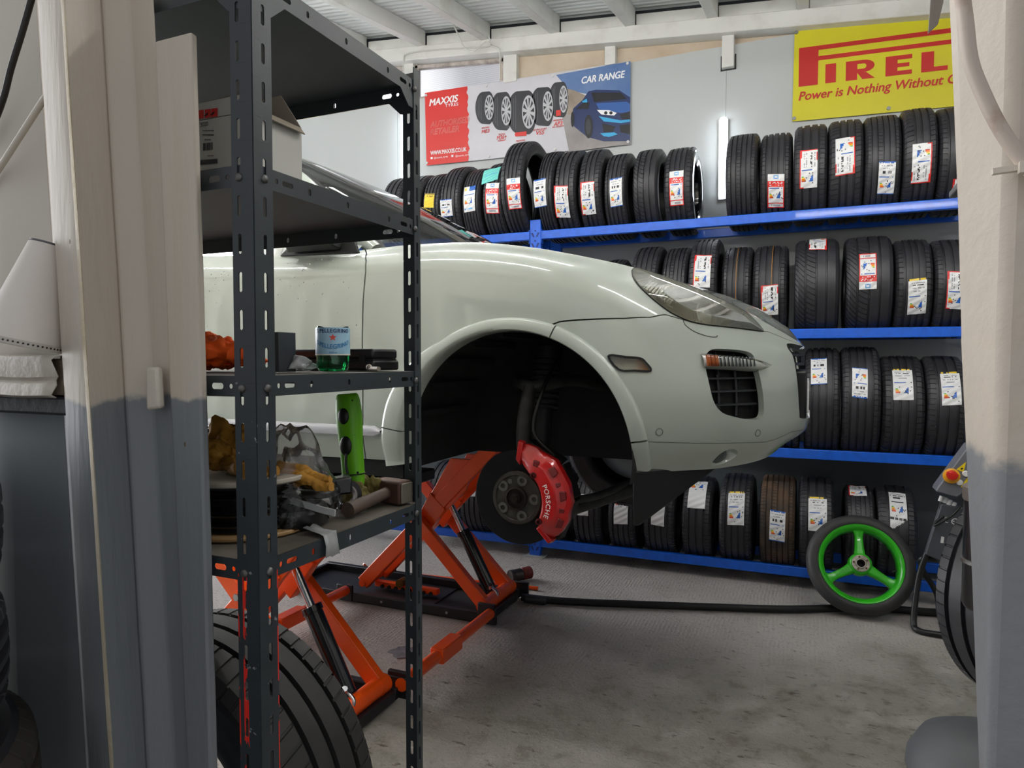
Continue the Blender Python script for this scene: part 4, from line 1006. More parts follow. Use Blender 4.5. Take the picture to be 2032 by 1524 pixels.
def lip(a0, a1, name):
    M = 70; ang = np.radians(np.linspace(a0, a1, M)); prof = [(1.0, .0), (.985, .007), (.93, .0145), (.80, .0185), (.55, .021), (.25, .0225), (.08, .021), (0.0, .013), (-.04, -.005), (-.05, -.05)]
    wdt = .043+.050*np.clip((-(np.cos(ang))-.55)/.4, 0, 1)+.004*np.clip(np.cos(ang), 0, 1)
    V = []
    for t_, h in prof:
        r = ARCH_R+wdt*t_; s = HUB[0]-r*np.cos(ang); z = HUB[1]+r*np.sin(ang)
        rr_ = np.maximum(r, ARCH_R+.003); y = yl_at(HUB[0]-rr_*np.cos(ang), np.maximum(HUB[1]+rr_*np.sin(ang), .335)); V.append(W(np.stack([s, y+h, z], 1)))
    V = np.array(V).transpose(1, 0, 2)
    bm = NB(); vv = [[bm.verts.new(p) for p in row] for row in V]
    for a, b in zip(vv, vv[1:]):
        for k in range(len(a)-1): bm.faces.new((a[k], a[k+1], b[k+1], b[k]))
    return obj(name, bm, CARPAINT, car, angle=60)
lip(-7.5, 6.5, 'arch_lip'); lip(7.2, 68, 'arch_lip'); lip(68.6, 172, 'arch_lip'); lip(172.5, 189, 'arch_lip')
# wheel-arch liner with its back wall
bm = NB(); M = 40; a = [math.radians(-12+204*k/M) for k in range(M+1)]; rings = []
for yl, R_ in ((.915, ARCH_R+.004), (.80, ARCH_R+.02), (.50, ARCH_R+.01), (.42, ARCH_R-.02)): rings.append([bm.verts.new(CP(HUB[0]-R_*math.cos(t), yl, HUB[1]+R_*math.sin(t))) for t in a])
for p, q in zip(rings, rings[1:]):
    for k in range(M): bm.faces.new((p[k], p[k+1], q[k+1], q[k]))
bm.faces.new(rings[-1])
for k in range(5):                                       # moulded ribs
    t = math.radians(100+16*k); bar(bm, CP(HUB[0]-.40*math.cos(t), .86, HUB[1]+.40*math.sin(t)), CP(HUB[0]-.40*math.cos(t), .5, HUB[1]+.40*math.sin(t)), .02, .02)
obj('arch_liner', bm, mat('felt liner', '121314', .85, var='1d1e20', vscale=10), car)
# underside
bm = NB()
def cbox(bm, s0, s1, y0, y1, z0, z1): box(bm, (CAR_X0-s1, CAR_Y-y1, CAR_L+z0), (CAR_X0-s0, CAR_Y-y0, CAR_L+z1))
cbox(bm, .16, .30, -.40, .40, .40, .45); cbox(bm, .30, .48, -.55, .55, .37, .43); cbox(bm, .45, 1.34, -.40, .40, .34, .60); cbox(bm, 1.32, 3.28, -.90, .90, .30, .36); cbox(bm, 3.2, 4.6, -.42, .42, .34, .5)
cbox(bm, 1.33, 3.25, .82, .915, .27, .335)
obj('underside', bm, CARINNER, car)
# moulding along the doors
A_s = np.linspace(1.392, 3.2, 60); bm = NB(); rows = []
for h, zz in ((0, .419), (.013, .424), (.017, .440), (.013, .455), (0, .459)):
    fade = np.clip((A_s-1.392)/.03, 0.25, 1); b_ = yl_at(np.minimum(A_s, 3.3), np.full(60, zz)); rows.append([bm.verts.new(p) for p in W(np.stack([A_s, b_+h, .44+(zz-.44)*fade], 1))])
for p, q in zip(rows, rows[1:]):
    for k in range(59): bm.faces.new((p[k], p[k+1], q[k+1], q[k]))
obj('door_moulding', bm, mat('bright silver moulding', 'd4d5dd', .25, .3, coat=.6), car)
# front intakes: dark grid behind each opening
panel('intake_grille', band, rng_(2.3, 3.9, 30), rng_(1.2, 3.5, 30), [lambda uv, p: -in_sd(uv)+.12], CARDARK, car, off=-.055, solid=0)
bm = NB()
for v in (1.78, 2.12, 2.46, 2.95):
    u = np.linspace(2.48, 3.74, 14); u = u[in_sd(np.stack([u, np.full(14, v)], 1)) < .04]; P = band(u, np.full(len(u), v)); n_ = normals(band, np.stack([u, np.full(len(u), v)], 1)); n_ *= np.sign((n_[:, 0:1]*-1)); 
    Wp = W(P-n_*.030)
    for a_, b_ in zip(Wp, Wp[1:]): bar(bm, a_, b_, .018, .006)
for u0 in (2.95, 3.35):
    v_ = np.linspace(1.5, 3.2, 9); P = band(np.full(9, u0), v_); n_ = normals(band, np.stack([np.full(9, u0), v_], 1)); n_ *= np.sign((n_[:, 0:1]*-1)); Wp = W(P-n_*.036)
    for a_, b_ in zip(Wp, Wp[1:]): bar(bm, a_, b_, .006, .012)
obj('intake_slat', bm, mat('grille slat', '26282b', .4), car)
# lamp bar crossing the intake
def lens_strip(name, pts, half, bulge, m, parent):
    """lens wrapped round the surface along (u, v) points"""
    pts = np.array(pts); bm = NB(); rows = []
    for k in range(9):
        a = -1+2*k/8; v = pts[:, 1]+a*half*np.array([1]*len(pts))*pts[:, 2]; A = np.stack([pts[:, 0], v], 1); P = band(A[:, 0], A[:, 1]); n_ = normals(band, A); n_ *= np.where(((P-np.array([1.4, 0, .7]))*n_).sum(1) < 0, -1, 1)[:, None]
        rows.append([bm.verts.new(p) for p in W(P+n_*(bulge*math.sqrt(max(0, 1-a*a))-.012))])
    for p, q in zip(rows, rows[1:]):
        for i in range(len(p)-1): bm.faces.new((p[i], p[i+1], q[i+1], q[i]))
    return obj(name, bm, m, parent, angle=60, solid=0)
LENS = bpy.data.materials.new('clear lamp lens'); LENS.use_nodes = True; _t = NT(LENS); _n = _t.n
_tr = _n.new('ShaderNodeBsdfTransparent'); _tr.inputs[0].default_value = (.84, .85, .80, 1); _gl = _n.new('ShaderNodeBsdfGlossy'); _gl.inputs['Roughness'].default_value = .03; _fr = _n.new('ShaderNodeFresnel'); _fr.inputs[0].default_value = 1.5; _mx = _n.new('ShaderNodeMixShader')
_t.link(_fr.outputs[0], _mx.inputs[0]); _t.link(_tr.outputs[0], _mx.inputs[1]); _t.link(_gl.outputs[0], _mx.inputs[2]); _t.link(_mx.outputs[0], _n['Material Output'].inputs[0])
HAZE = bpy.data.materials.new('hazed headlamp lens'); HAZE.use_nodes = True; _t = NT(HAZE); _n = _t.n
_tr = _n.new('ShaderNodeBsdfTransparent'); _tr.inputs[0].default_value = (.82, .82, .74, 1); _di = _n.new('ShaderNodeBsdfDiffuse'); _di.inputs[0].default_value = lin('b9b69c'); _gl = _n.new('ShaderNodeBsdfGlossy'); _gl.inputs['Roughness'].default_value = .06
_m1 = _n.new('ShaderNodeMixShader'); _mx = _n.new('ShaderNodeMixShader'); _fr = _n.new('ShaderNodeFresnel'); _fr.inputs[0].default_value = 1.5
_t.link(_t.math('ADD', _t.math('MULTIPLY', _t.ramp(_t.noise(5, 4, _t.pos()), .35, .75), .30), .12), _m1.inputs[0]); _t.link(_tr.outputs[0], _m1.inputs[1]); _t.link(_di.outputs[0], _m1.inputs[2])
_t.link(_t.math('MULTIPLY', _fr.outputs[0], .5), _mx.inputs[0]); _t.link(_m1.outputs[0], _mx.inputs[1]); _t.link(_gl.outputs[0], _mx.inputs[2]); _t.link(_mx.outputs[0], _n['Material Output'].inputs[0])
SILVER = mat('lamp reflector', 'c9ccd0', .18, 1.0); AMBER = mat('amber reflector', 'd0703a', .3, .4)
uu = np.linspace(3.78, 2.46, 24); vc = 2.86-.12*((3.78-uu)/1.32)**2; hw = np.where(uu < 2.85, np.sqrt(np.clip(1-((2.85-uu)/.39)**2, 0.02, 1)), 1)
lb = lens_strip('side_lamp', np.stack([uu, vc, hw], 1), .21, .042, LENS, car)
lens_strip('reflector', np.stack([uu, vc, hw*.92], 1), .20, .024, mat('lamp foil', 'd8dade', .3, .35), lb)
bm = NB()
for k, u in enumerate(np.linspace(3.70, 2.75, 13)):
    P = band([u, u], [2.86-.15, 2.86+.13]); n_ = normals(band, np.array([[u, 2.86]])); n_ *= -np.sign(n_[:, 0:1]); Wp = W(P+n_*.014); bar(bm, Wp[0], Wp[1], .012 if k < 3 else .004, .006, mi=1 if k < 3 else 0)
obj_each('reflector_rib', bm, [mat('bright rib', '9a9ca2', .2, 1.0), AMBER], lb)
# side indicator
A, F = clip_patch(band, rng_(4.5, 5.4, 40), rng_(2.4, 2.9, 20), [lambda uv, p: -ind_sd(uv)-.01]); P = band(A[:, 0], A[:, 1]); n_ = normals(band, A); n_ *= np.where(n_[:, 1:2] < 0, -1, 1)
for nm, d, m_ in (('side_indicator', .003, LENS), ('reflector', -.015, None)):
    bm = NB(); vv = [bm.verts.new(p) for p in W(P+n_*d)]
    for f in F: bm.faces.new([vv[i] for i in f])
    if m_ is None:
        m_ = mat('faceted reflector', 'd0cec8', .4, 0)
        if not m_.get('done'):
            m_['done'] = 1; t_ = NT(m_); xx = t_.sep(t_.pos()); h_ = t_.math('MULTIPLY', t_.math('SINE', t_.math('MULTIPLY', xx[0], 700)), t_.math('SINE', t_.math('MULTIPLY', xx[2], 700)))
            t_.bump(h_, .25, .002); t_.link(t_.mix(t_.ramp(t_.math('ADD', xx[0], 1), .50, .54), lin('b5b2ac'), lin('c98d66')), t_.bsdf.inputs['Base Color'])
        obj(nm, bm, m_, ind)
    else: ind = obj(nm, bm, m_, car)
bm = NB(); Wp = W(P+n_*.0)
Pp = np.array(IND); P2 = W(band(Pp[:, 0], Pp[:, 1])+np.array([0, .002, 0]))
for a_, b_ in zip(P2, np.roll(P2, -1, 0)): bar(bm, a_, b_, .006, .006)
obj('indicator_rim', bm, CARDARK, ind)
# grille, plate bracket, number plate
panel('centre_grille', band, rng_(0, 2.1, 24), rng_(1.2, 4.5, 30), [lambda uv, p: -gr_sd(uv)+.15], CARDARK, car, off=-.06, solid=0)
panel('centre_grille', band, rng_(0, 2.1, 24), rng_(1.2, 4.5, 30), [lambda uv, p: -gr_sd(uv)+.15], CARDARK, car, side=-1, off=-.06, solid=0)
bm = NB()
for z in (.50, .545, .59, .635, .68, .715):
    pts = [CP(.085-.06*(1-(y/.36)**2) , y, z) for y in np.linspace(-.36, .36, 13)]
    bm = NB()
    for a_, b_ in zip(pts, pts[1:]): bar(bm, a_, b_, .03, .009)
    obj('grille_slat', bm, mat('grille slat', '26282b', .4), car)
bm = NB(); box(bm, (CAR_X0-.06, CAR_Y-.27, CAR_L+.475), (CAR_X0+.002, CAR_Y+.27, CAR_L+.655)); obj('plate_bracket', bm, CARDARK, car, bevel=.008)
bm = NB(); box(bm, (CAR_X0+.0025, CAR_Y-.26, CAR_L+.50), (CAR_X0+.010, CAR_Y+.26, CAR_L+.615)); obj('number_plate', bm, mat('plate white', 'd9dadb', .35), car, bevel=.002)
# headlamp
A, F = clip_patch(band, rng_(2.3, 5.2, 70), rng_(3.7, 5, 40), [lambda uv, p: -hl_sd(uv)])
P = band(A[:, 0], A[:, 1]); n_ = normals(band, A); n_ *= np.where(((P-np.array([1.6, 0, .2]))*n_).sum(1) < 0, -1, 1)[:, None]
d_in = -hl_sd(A)
hl = None
for nm, dd, m_ in (('headlamp', .004+.010*np.clip(d_in/.25, 0, 1), HAZE), ('lamp_bowl', -.045*np.clip(d_in/.10, 0, 1)-.006, mat('headlamp bowl', 'a3a69c', .4, .3, var='5e615c', vscale=12))):
    bm = NB(); vv = [bm.verts.new(p) for p in W(P+n_*np.asarray(dd)[:, None])]
    for f in F: bm.faces.new([vv[i] for i in f])
    o = obj(nm, bm, m_, hl or car, angle=60)
    if hl is None: hl = o
rim = np.array(smooth_poly(HL, 4)); Pr = band(rim[:, 0], np.minimum(rim[:, 1], 5)); 
bm = NB(); Wp = W(Pr+np.array([0, .001, .001]))
tube(bm, [tuple(p) for p in Wp] + [tuple(Wp[0])], .0035, 6, n=1); obj('headlamp_seal', bm, mat('lamp seal', '25261f', .5), hl)
bm = NB()
for u, v, r_ in ((4.36, 4.50, .040), (3.66, 4.38, .048)):
    p = band([u], [v])[0]; n2 = np.array([-.80, .52, .28]); n2 /= np.linalg.norm(n2)
    c0 = p-np.array([0, .022, .012])-n2*.030; lathe(bm, [(r_, .030), (r_*.93, .034), (r_*.9, .010), (r_*.45, -.010), (0, -.014)], c=Vector(W(c0)), axis=Vector((-n2[0], -n2[1], n2[2])), seg=28)
obj_each('reflector_bowl', bm, SILVER, hl)
bm = NB()
for u, v, r_ in ((4.36, 4.50, .026), (3.66, 4.38, .033)):
    p = band([u], [v])[0]; n2 = np.array([-.80, .52, .28]); n2 /= np.linalg.norm(n2); ellipsoid(bm, Vector(W(p-np.array([0, .022, .012])-n2*.022)), (r_, r_, r_))
obj_each('projector', bm, mat('projector glass', 'a8adb0', .05, .4, coat=1), hl)
bm = NB()
for k in range(9):                                        # fine fins beside the lamps
    u = 4.72-.05*k; P2 = band([u, u], [4.34-.02*k, 4.75]); Wp = W(P2-np.array([0, .012, .006])); bar(bm, Wp[0], Wp[1], .004, .012)
obj('lamp_fin', bm, SILVER, hl)
# fog recess
A, F = clip_patch(band, rng_(2.7, 3.5, 30), rng_(0, .9, 24), [lambda uv, p: -fog_sd(uv)]); P = band(A[:, 0], A[:, 1]); n_ = normals(band, A); n_ *= np.where(((P-np.array([1.4, 0, .7]))*n_).sum(1) < 0, -1, 1)[:, None]
dd = np.clip(-fog_sd(A)/.09, 0, 1)*.030
bm = NB(); vv = [bm.verts.new(p) for p in W(P-n_*dd[:, None])]
for f in F: bm.faces.new([vv[i] for i in f])
fg = obj('fog_recess', bm, CARPAINT, car, angle=60)
bm = NB(); c0 = band([3.20], [.38])[0]; lathe(bm, [(.034, .0), (.030, .006), (0, .009)], c=Vector(W(c0))+Vector((-.012, .022, .006)), axis=Vector((.75, -.65, -.12)), seg=24); obj('fog_lamp', bm, mat('fog glass', '8f9694', .08, .6, coat=1), fg)
# parking sensors and washer flap
for u, v in ((4.54, 1.24), (2.62, 1.10)):
    p = band([u], [v])[0]; n2 = normals(band, np.array([[u, v]]))[0]; n2 = n2*(1 if ((p-np.array([1.4, 0, .7]))*n2).sum() > 0 else -1); ax = Vector((-n2[0], -n2[1], n2[2])); c0 = Vector(W(p))
    bm = NB(); lathe(bm, [(.0125, -.002), (.0125, .0015), (.0105, .0018), (.0100, .0004)], c=c0, axis=ax, seg=24, mi=1); lathe(bm, [(.0100, .0004), (.0095, .0012), (0, .0014)], c=c0, axis=ax, seg=24, mi=0)
    obj('parking_sensor', bm, [CARPAINT, mat('sensor ring', '6f726c', .5)], car)
bm = NB(); L_ = np.array([(4.02, 3.84), (3.98, 3.70), (3.84, 3.60), (3.66, 3.56), (3.50, 3.56), (3.38, 3.60), (3.36, 3.66)]); P2 = W(band(L_[:, 0], L_[:, 1])); tube(bm, [tuple(p) for p in P2], .0016, 6); obj('washer_flap', bm, mat('panel gap', '4b4e48', .6), car)
# air deflector under the bumper
bm = NB()
T = [CP(.50, .885, .345), CP(.255, .62, .345), CP(.30, .50, .345), CP(.54, .72, .345)]; Bq = [CP(.50, .87, .165), CP(.485, .85, .165), CP(.50, .72, .165), CP(.53, .70, .165)]
hexa(bm, [Bq[0], Bq[1], Bq[2], Bq[3]], [T[0], T[1], T[2], T[3]]); obj('air_deflector', bm, mat('black rubber deflector', '141517', .55), car, bevel=.006)

# water drops on the door
rd_ = random.Random(3); bm = NB()
for k in range(110):
    s_ = rd_.uniform(1.50, 2.35); z_ = .86+.22*rd_.random()**.6 if rd_.random() < .8 else rd_.uniform(.55, .86)
    y_ = float(yl_at(np.array([s_]), np.array([z_]))[0]); r_ = rd_.uniform(.0012, .0032); ellipsoid(bm, CP(s_, y_+.0006, z_), (r_, r_*.5, r_*1.2), 8, 6)
meta(obj('water_drop', bm, mat('water drop', 'e8ecec', .03, trans=.6, coat=1), car), kind='stuff')
# greenhouse
def lerp(a, b, t): return a+(b-a)*t
WB = [(1.26, 0, 1.180), (1.30, .35, 1.172), (1.40, .60, 1.150), (1.53, .735, 1.125)]; WT = [(2.23, 0, 1.662), (2.215, .30, 1.655), (2.18, .48, 1.630), (2.13, .585, 1.575)]
def cr3(P, t):
    P = np.array(P, float); t = np.asarray(t)*3; return _cr(P, t)
def wind(a, b, bul=.016):
    p = cr3(WB, b)*(1-a)[:, None]+cr3(WT, b)*a[:, None]; return p+np.stack([-.45*bul*4*a*(1-a), 0*a, .9*bul*4*a*(1-a)], 1)
for side in (1, -1):
    pass
bm = NB(); nb = 40; na = 16; g = []
for j in range(na+1):
    b = np.linspace(-1, 1, nb+1); p = wind(np.full(nb+1, j/na), np.abs(b)); p[:, 1] *= np.sign(b); g.append([bm.verts.new(q) for q in W(p)])
for j in range(na):
    for i in range(nb): bm.faces.new((g[j][i], g[j][i+1], g[j+1][i+1], g[j+1][i]))
obj('windscreen', bm, GLASSD, car, angle=60)
bm = NB()                                                # black edge band of the glass
for side in (1, -1):
    pts = [CP(*q, side) for q in wind(np.linspace(0, 1, 14), np.full(14, .985))]
    for a_, b_ in zip(pts, pts[1:]): bar(bm, a_, b_, .022, .006, up=(0, -side, .6))
obj('windscreen_seal', bm, CARDARK, car)
def rail_pts(side): return [CP(*p, side) for p in ((1.54, .765, 1.118), (1.70, .735, 1.235), (1.86, .70, 1.365), (2.02, .665, 1.48), (2.20, .635, 1.565), (2.45, .625, 1.615), (2.9, .62, 1.635), (3.5, .60, 1.61), (4.1, .57, 1.52), (4.5, .55, 1.42))]
for side in (1, -1):
    bm = NB(); tube(bm, rail_pts(side), [.030, .034, .034, .034, .036, .036, .036, .036, .036, .03], 12); obj('roof_pillar', bm, CARPAINT, car, angle=60)
bm = NB(); g = []
for j, (s, z, yw) in enumerate(((2.215, 1.655, .60), (2.5, 1.685, .615), (2.9, 1.70, .62), (3.5, 1.68, .60), (4.1, 1.60, .57), (4.5, 1.49, .55))):
    g.append([bm.verts.new(CP(s+.02*0, yw*b, z-.055*abs(b)**3)) for b in np.linspace(-1, 1, 17)])
for a_, b_ in zip(g, g[1:]):
    for i in range(16): bm.faces.new((a_[i], a_[i+1], b_[i+1], b_[i]))
obj('roof', bm, CARPAINT, car, angle=60, solid=.02)
for side in (1, -1):
    bm = NB(); top = [(1.60, .755, 1.155), (1.86, .70, 1.345), (2.20, .637, 1.545), (2.9, .622, 1.62), (3.5, .602, 1.595), (4.1, .572, 1.50)]; bot = [(1.575, .845, 1.105), (1.86, .865, 1.105), (2.20, .868, 1.125), (2.9, .865, 1.15), (3.5, .845, 1.165), (4.1, .80, 1.18)]
    a_ = [bm.verts.new(CP(*p, side)) for p in top]; b_ = [bm.verts.new(CP(*p, side)) for p in bot]
    for i in range(5): bm.faces.new((a_[i], a_[i+1], b_[i+1], b_[i]))
    obj('side_window', bm, GLASSD, car)
bm = NB(); prism(bm, [CP(4.5, .55, 1.42), CP(4.5, -.55, 1.42), CP(4.72, -.66, 1.15), CP(4.72, .66, 1.15)], (.012, 0, 0)); obj('rear_window', bm, GLASSD, car)
bm = NB(); box(bm, (CAR_X0-4.75, CAR_Y-.86, CAR_L+.34), (CAR_X0-4.70, CAR_Y+.86, CAR_L+1.17)); obj('tailgate', bm, CARPAINT, car, bevel=.02)
# cowl, dashboard, seats
bm = NB(); cbox(bm, 1.30, 1.60, -.74, .74, 1.02, 1.10); obj('cowl', bm, CARDARK, car)
bm = NB(); cbox(bm, 1.58, 1.95, -.72, .72, .85, 1.08); cbox(bm, 1.6, 4.6, -.80, .80, .45, .60); obj('dashboard', bm, mat('dash', '1b1b1d', .7), car, bevel=.02)
for y in (-.36, .36):
    bm = NB(); cbox(bm, 2.15, 2.65, y-.24, y+.24, .62, .78); prism(bm, [CP(2.60, y-.23, .75), CP(2.60, y+.23, .75), CP(2.80, y+.20, 1.32), CP(2.80, y-.20, 1.32)], (-.12, 0, 0)); prism(bm, [CP(2.81, y-.12, 1.34), CP(2.81, y+.12, 1.34), CP(2.86, y+.10, 1.50), CP(2.86, y-.10, 1.50)], (-.09, 0, 0)); obj('seat', bm, mat('seat leather', '2a2a2c', .5), car, bevel=.03)
bm = NB(); cbox(bm, 1.99, 2.06, .79, .80, 1.115, 1.155); obj('dash_note', bm, mat('blue tape', '2f8fd0', .5), car)
# door mirror and its black foot
bm = NB(); prism(bm, [CP(1.535, .872, 1.092), CP(1.585, .850, 1.19), (CP(1.76, .832, 1.25)), CP(1.92, .868, 1.105)], (0, -.012, 0)); hexa(bm, [CP(1.62, .88, 1.11), CP(1.86, .90, 1.11), CP(1.86, .86, 1.15), CP(1.62, .86, 1.15)], [CP(1.66, 1.00, 1.155), CP(1.80, 1.00, 1.155), CP(1.80, 1.00, 1.185), CP(1.66, 1.00, 1.185)])
mf = obj('mirror_foot', bm, CARDARK, car, bevel=.006)
bm = NB(); ellipsoid(bm, CP(1.72, 1.03, 1.25), (.075, .11, .075)); obj('mirror_shell', bm, CARPAINT, mf, angle=60)
# brake, hub, strut
hc = Vector(CP(.921, .80, .2155)); AX = Vector((0, -1, 0))
bm = NB(); lathe(bm, [(.09, -.015), (.166, -.015), (.168, -.012), (.168, .010), (.166, .013), (.155, .013), (.092, .013), (.09, .010)], c=hc, axis=AX, seg=72, closed=True); dsc = obj('brake_disc', bm, mat('dark disc iron', '111113', .5, .5), car, angle=30)
bm = NB(); lathe(bm, [(.094, .0), (.094, .026), (.090, .032), (.080, .033), (.077, .028), (.040, .028), (.040, .030), (0, .030)], c=hc, axis=AX, seg=48); obj('hub_face', bm, mat('rusty grey hub', '4a4844', .55, .7, var='37322c', vscale=22), dsc, angle=30)
bm = NB()
for k in range(5):
    bm = NB(); t = 2*PI*k/5+1.25; c1 = hc+Vector((math.cos(t)*.065, 0, math.sin(t)*.065)); lathe(bm, [(.019, .028), (.019, .031), (.009, .031), (.008, .022), (0, .022)], c=c1, axis=AX, seg=16); obj('bolt_hole', bm, mat('hub boss', '6a6861', .5, .7), dsc, angle=30)
bm = NB(); t = 2.0; c1 = hc+Vector((math.cos(t)*.062, 0, math.sin(t)*.062)); lathe(bm, [(.009, .028), (.009, .030), (0, .030)], c=c1, axis=AX, seg=12)
obj('locating_screw', bm, mat('hub boss', '6a6861', .5, .7), dsc, angle=30)
bm = NB(); lathe(bm, [(.040, .030), (.040, .040), (.034, .042), (.031, .036), (.020, .036), (.018, .046), (0, .047)], c=hc, axis=AX, seg=32); cyl(bm, hc+AX*.046, hc+AX*.053, .013, 6); obj('hub_nut', bm, mat('oily dark steel', '2a241f', .5, .7), dsc, angle=30)
RED = mat('red caliper paint', 'c81717', .35, coat=.4, var='a91212', vscale=14)
def pol(r, a, d): return hc+Vector((r*math.cos(math.radians(a)), 0, r*math.sin(math.radians(a))))+AX*d
bm = NB(); st = [(86, .146, .190, .030), (78, .116, .194, .036), (68, .108, .196, .048), (60, .104, .190, .056), (52, .103, .196, .060), (44, .102, .203, .062), (34, .102, .199, .064), (18, .101, .204, .066), (0, .101, .206, .066), (-10, .101, .198, .066), (-18, .102, .203, .064), (-30, .104, .198, .060), (-38, .108, .192, .052), (-44, .114, .184, .044), (-50, .128, .176, .034)]
rings = []
for a, ri, ro, d in st:
    mid = (ri+ro)/2+.006
    rings.append([bm.verts.new(p) for p in (pol(ri, a, .015), pol(ri+.004, a, d*.90), pol(ri+.012, a, d), pol(mid-.004, a, d), pol(mid+.002, a, d*.93), pol(ro-.016, a, d*.84), pol(ro-.002, a, d*.60), pol(ro, a, d*.30), pol(ro-.004, a, -.002), pol(ri, a, -.002))])
for p, q in zip(rings, rings[1:]):
    n_k = len(p)
    for k in range(n_k): bm.faces.new((p[k], p[(k+1) % n_k], q[(k+1) % n_k], q[k]))
bm.faces.new(rings[0]); bm.faces.new(rings[-1][::-1])
cal = obj('brake_caliper', bm, RED, car, angle=32, bevel=.003); cal['label'] = 'bright red brake caliper'
bm = NB(); hexa(bm, [pol(.132, 92, .010), pol(.205, 89, .010), pol(.200, 82, .010), pol(.112, 84, .010)], [pol(.136, 91, .036), pol(.200, 88, .036), pol(.196, 82, .036), pol(.118, 84, .036)]); hexa(bm, [pol(.120, -54, .0), pol(.195, -52, .0), pol(.195, -44, .0), pol(.120, -45, .0)], [pol(.124, -53, .04), pol(.19, -51, .04), pol(.19, -45, .04), pol(.124, -45, .04)])
obj_each('caliper_ear', bm, RED, cal, bevel=.004)
bm = NB()
for a0_, a1_ in ((82, 40), (38, 2), (0, -46)): hexa(bm, [pol(.110, a0_, -.07), pol(.206, a0_, -.07), pol(.206, a1_, -.07), pol(.110, a1_, -.07)], [pol(.110, a0_, -.003), pol(.202, a0_, -.003), pol(.204, a1_, -.003), pol(.110, a1_, -.003)])
obj_each('caliper_bridge', bm, mat('caliper shade black', '161514', .6, .3), cal, bevel=.006)  # back of the caliper coloured black to stand for its shadow
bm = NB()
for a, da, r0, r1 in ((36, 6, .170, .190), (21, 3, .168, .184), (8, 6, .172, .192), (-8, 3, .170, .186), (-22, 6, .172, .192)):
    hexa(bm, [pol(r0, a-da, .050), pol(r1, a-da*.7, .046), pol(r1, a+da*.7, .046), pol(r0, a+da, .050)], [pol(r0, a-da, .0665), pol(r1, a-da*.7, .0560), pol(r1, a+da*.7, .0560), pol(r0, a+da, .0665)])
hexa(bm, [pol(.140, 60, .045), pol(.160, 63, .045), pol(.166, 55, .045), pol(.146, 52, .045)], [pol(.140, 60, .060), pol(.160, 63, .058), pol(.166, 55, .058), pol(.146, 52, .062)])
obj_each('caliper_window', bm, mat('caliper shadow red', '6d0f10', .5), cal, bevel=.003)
bm = NB()
for a in (50, -36): lathe(bm, [(.011, .052), (.011, .064), (.008, .0655), (.005, .0655), (.0045, .058), (0, .058)], c=hc+Vector((.116*math.cos(math.radians(a)), 0, .116*math.sin(math.radians(a)))), axis=AX, seg=16)
obj_each('caliper_bolt', bm, mat('dark red steel', '4a1010', .4, .5), cal)
V, F = text_poly('PORSCHE', bold=.012, space=1.12, lift=.00005); x0, x1 = V[:, 0].min(), V[:, 0].max(); bm = NB()
add_flat(bm, V, F, lambda x, y: pol(.1235+y*.0165/.7, 27-50*(x-x0)/(x1-x0), .0700)); obj('caliper_lettering', bm, mat('caliper white lettering', 'e8e4e0', .4), cal, smooth=False)
bm = NB(); cyl(bm, hc+Vector((0, .012, 0)), hc+Vector((0, .14, 0)), .075, 24, .055); lathe(bm, [(.160, 0), (.158, .006), (.06, .006)], c=hc+Vector((0, .03, 0)), axis=(0, -1, 0), seg=40); obj('knuckle', bm, mat('knuckle iron', '1a1a1b', .6, .5), car)
bm = NB(); S0 = Vector(CP(.905, .66, .24)); S1 = Vector(CP(.905, .56, .74)); cyl(bm, S0, S0.lerp(S1, .55), .034, 20); cyl(bm, S0.lerp(S1, .55), S1, .052, 20)
for k in range(9): 
    q = S0.lerp(S1, .56+.042*k); lathe(bm, [(.052, -.008), (.058, 0), (.052, .008)], c=q, axis=(S1-S0), seg=20)
obj('strut', bm, mat('strut grey', '202124', .6, .3), car)
bm = NB(); tube(bm, [CP(.72, .45, .60), CP(.80, .62, .62), CP(.905, .74, .60), CP(1.0, .62, .62), CP(1.08, .45, .60)], .022); tube(bm, [CP(.60, .40, .20), CP(.76, .60, .16), CP(.92, .76, .12), CP(1.06, .60, .15), CP(1.2, .4, .2)], .028); tube(bm, [CP(.905, .74, .60), CP(.91, .79, .48), CP(.915, .78, .33), CP(.92, .76, .12)], .026); tube(bm, [CP(.62, .40, .22), CP(.70, .62, .20), CP(.78, .74, .20)], .014)
obj('suspension_arm', bm, mat('suspension alloy', '3d3d3d', .6, .4, var='242424', vscale=15), car)
bm = NB(); tube(bm, [CP(.86, .55, .72), CP(.85, .75, .60), CP(.87, .80, .45), CP(.80, .78, .36), CP(.80, .72, .28)], .007); obj('brake_hose', bm, BLACK, car)
# the wheels that stay on
for s, side in ((3.755, 1), (3.755, -1), (.90, -1)):
    p = CP(s, .82, .24, side); R_ = .365
    o = mesh_obj('wheel_tyre', tread_mesh(R_, .25, 'wide4'), car, tuple(Vector(p)-ORG[car])); o.rotation_euler = (0, 0, PI/2)
    q = mesh_obj('wheel_sidewall', side_mesh(R_, .25), car, tuple(Vector(p)-ORG[car])); q.rotation_euler = (0, 0, PI/2)
    bm = NB(); lathe(bm, [(.238, -.10), (.232, -.05), (.06, -.06), (.05, -.08), (0, -.08)] if side > 0 else [(.238, .10), (.232, .05), (.06, .06), (0, .08)], c=Vector(p), axis=(0, 1, 0), seg=40); obj('wheel_rim', bm, mat('rim silver', 'a9abad', .3, .8), car)
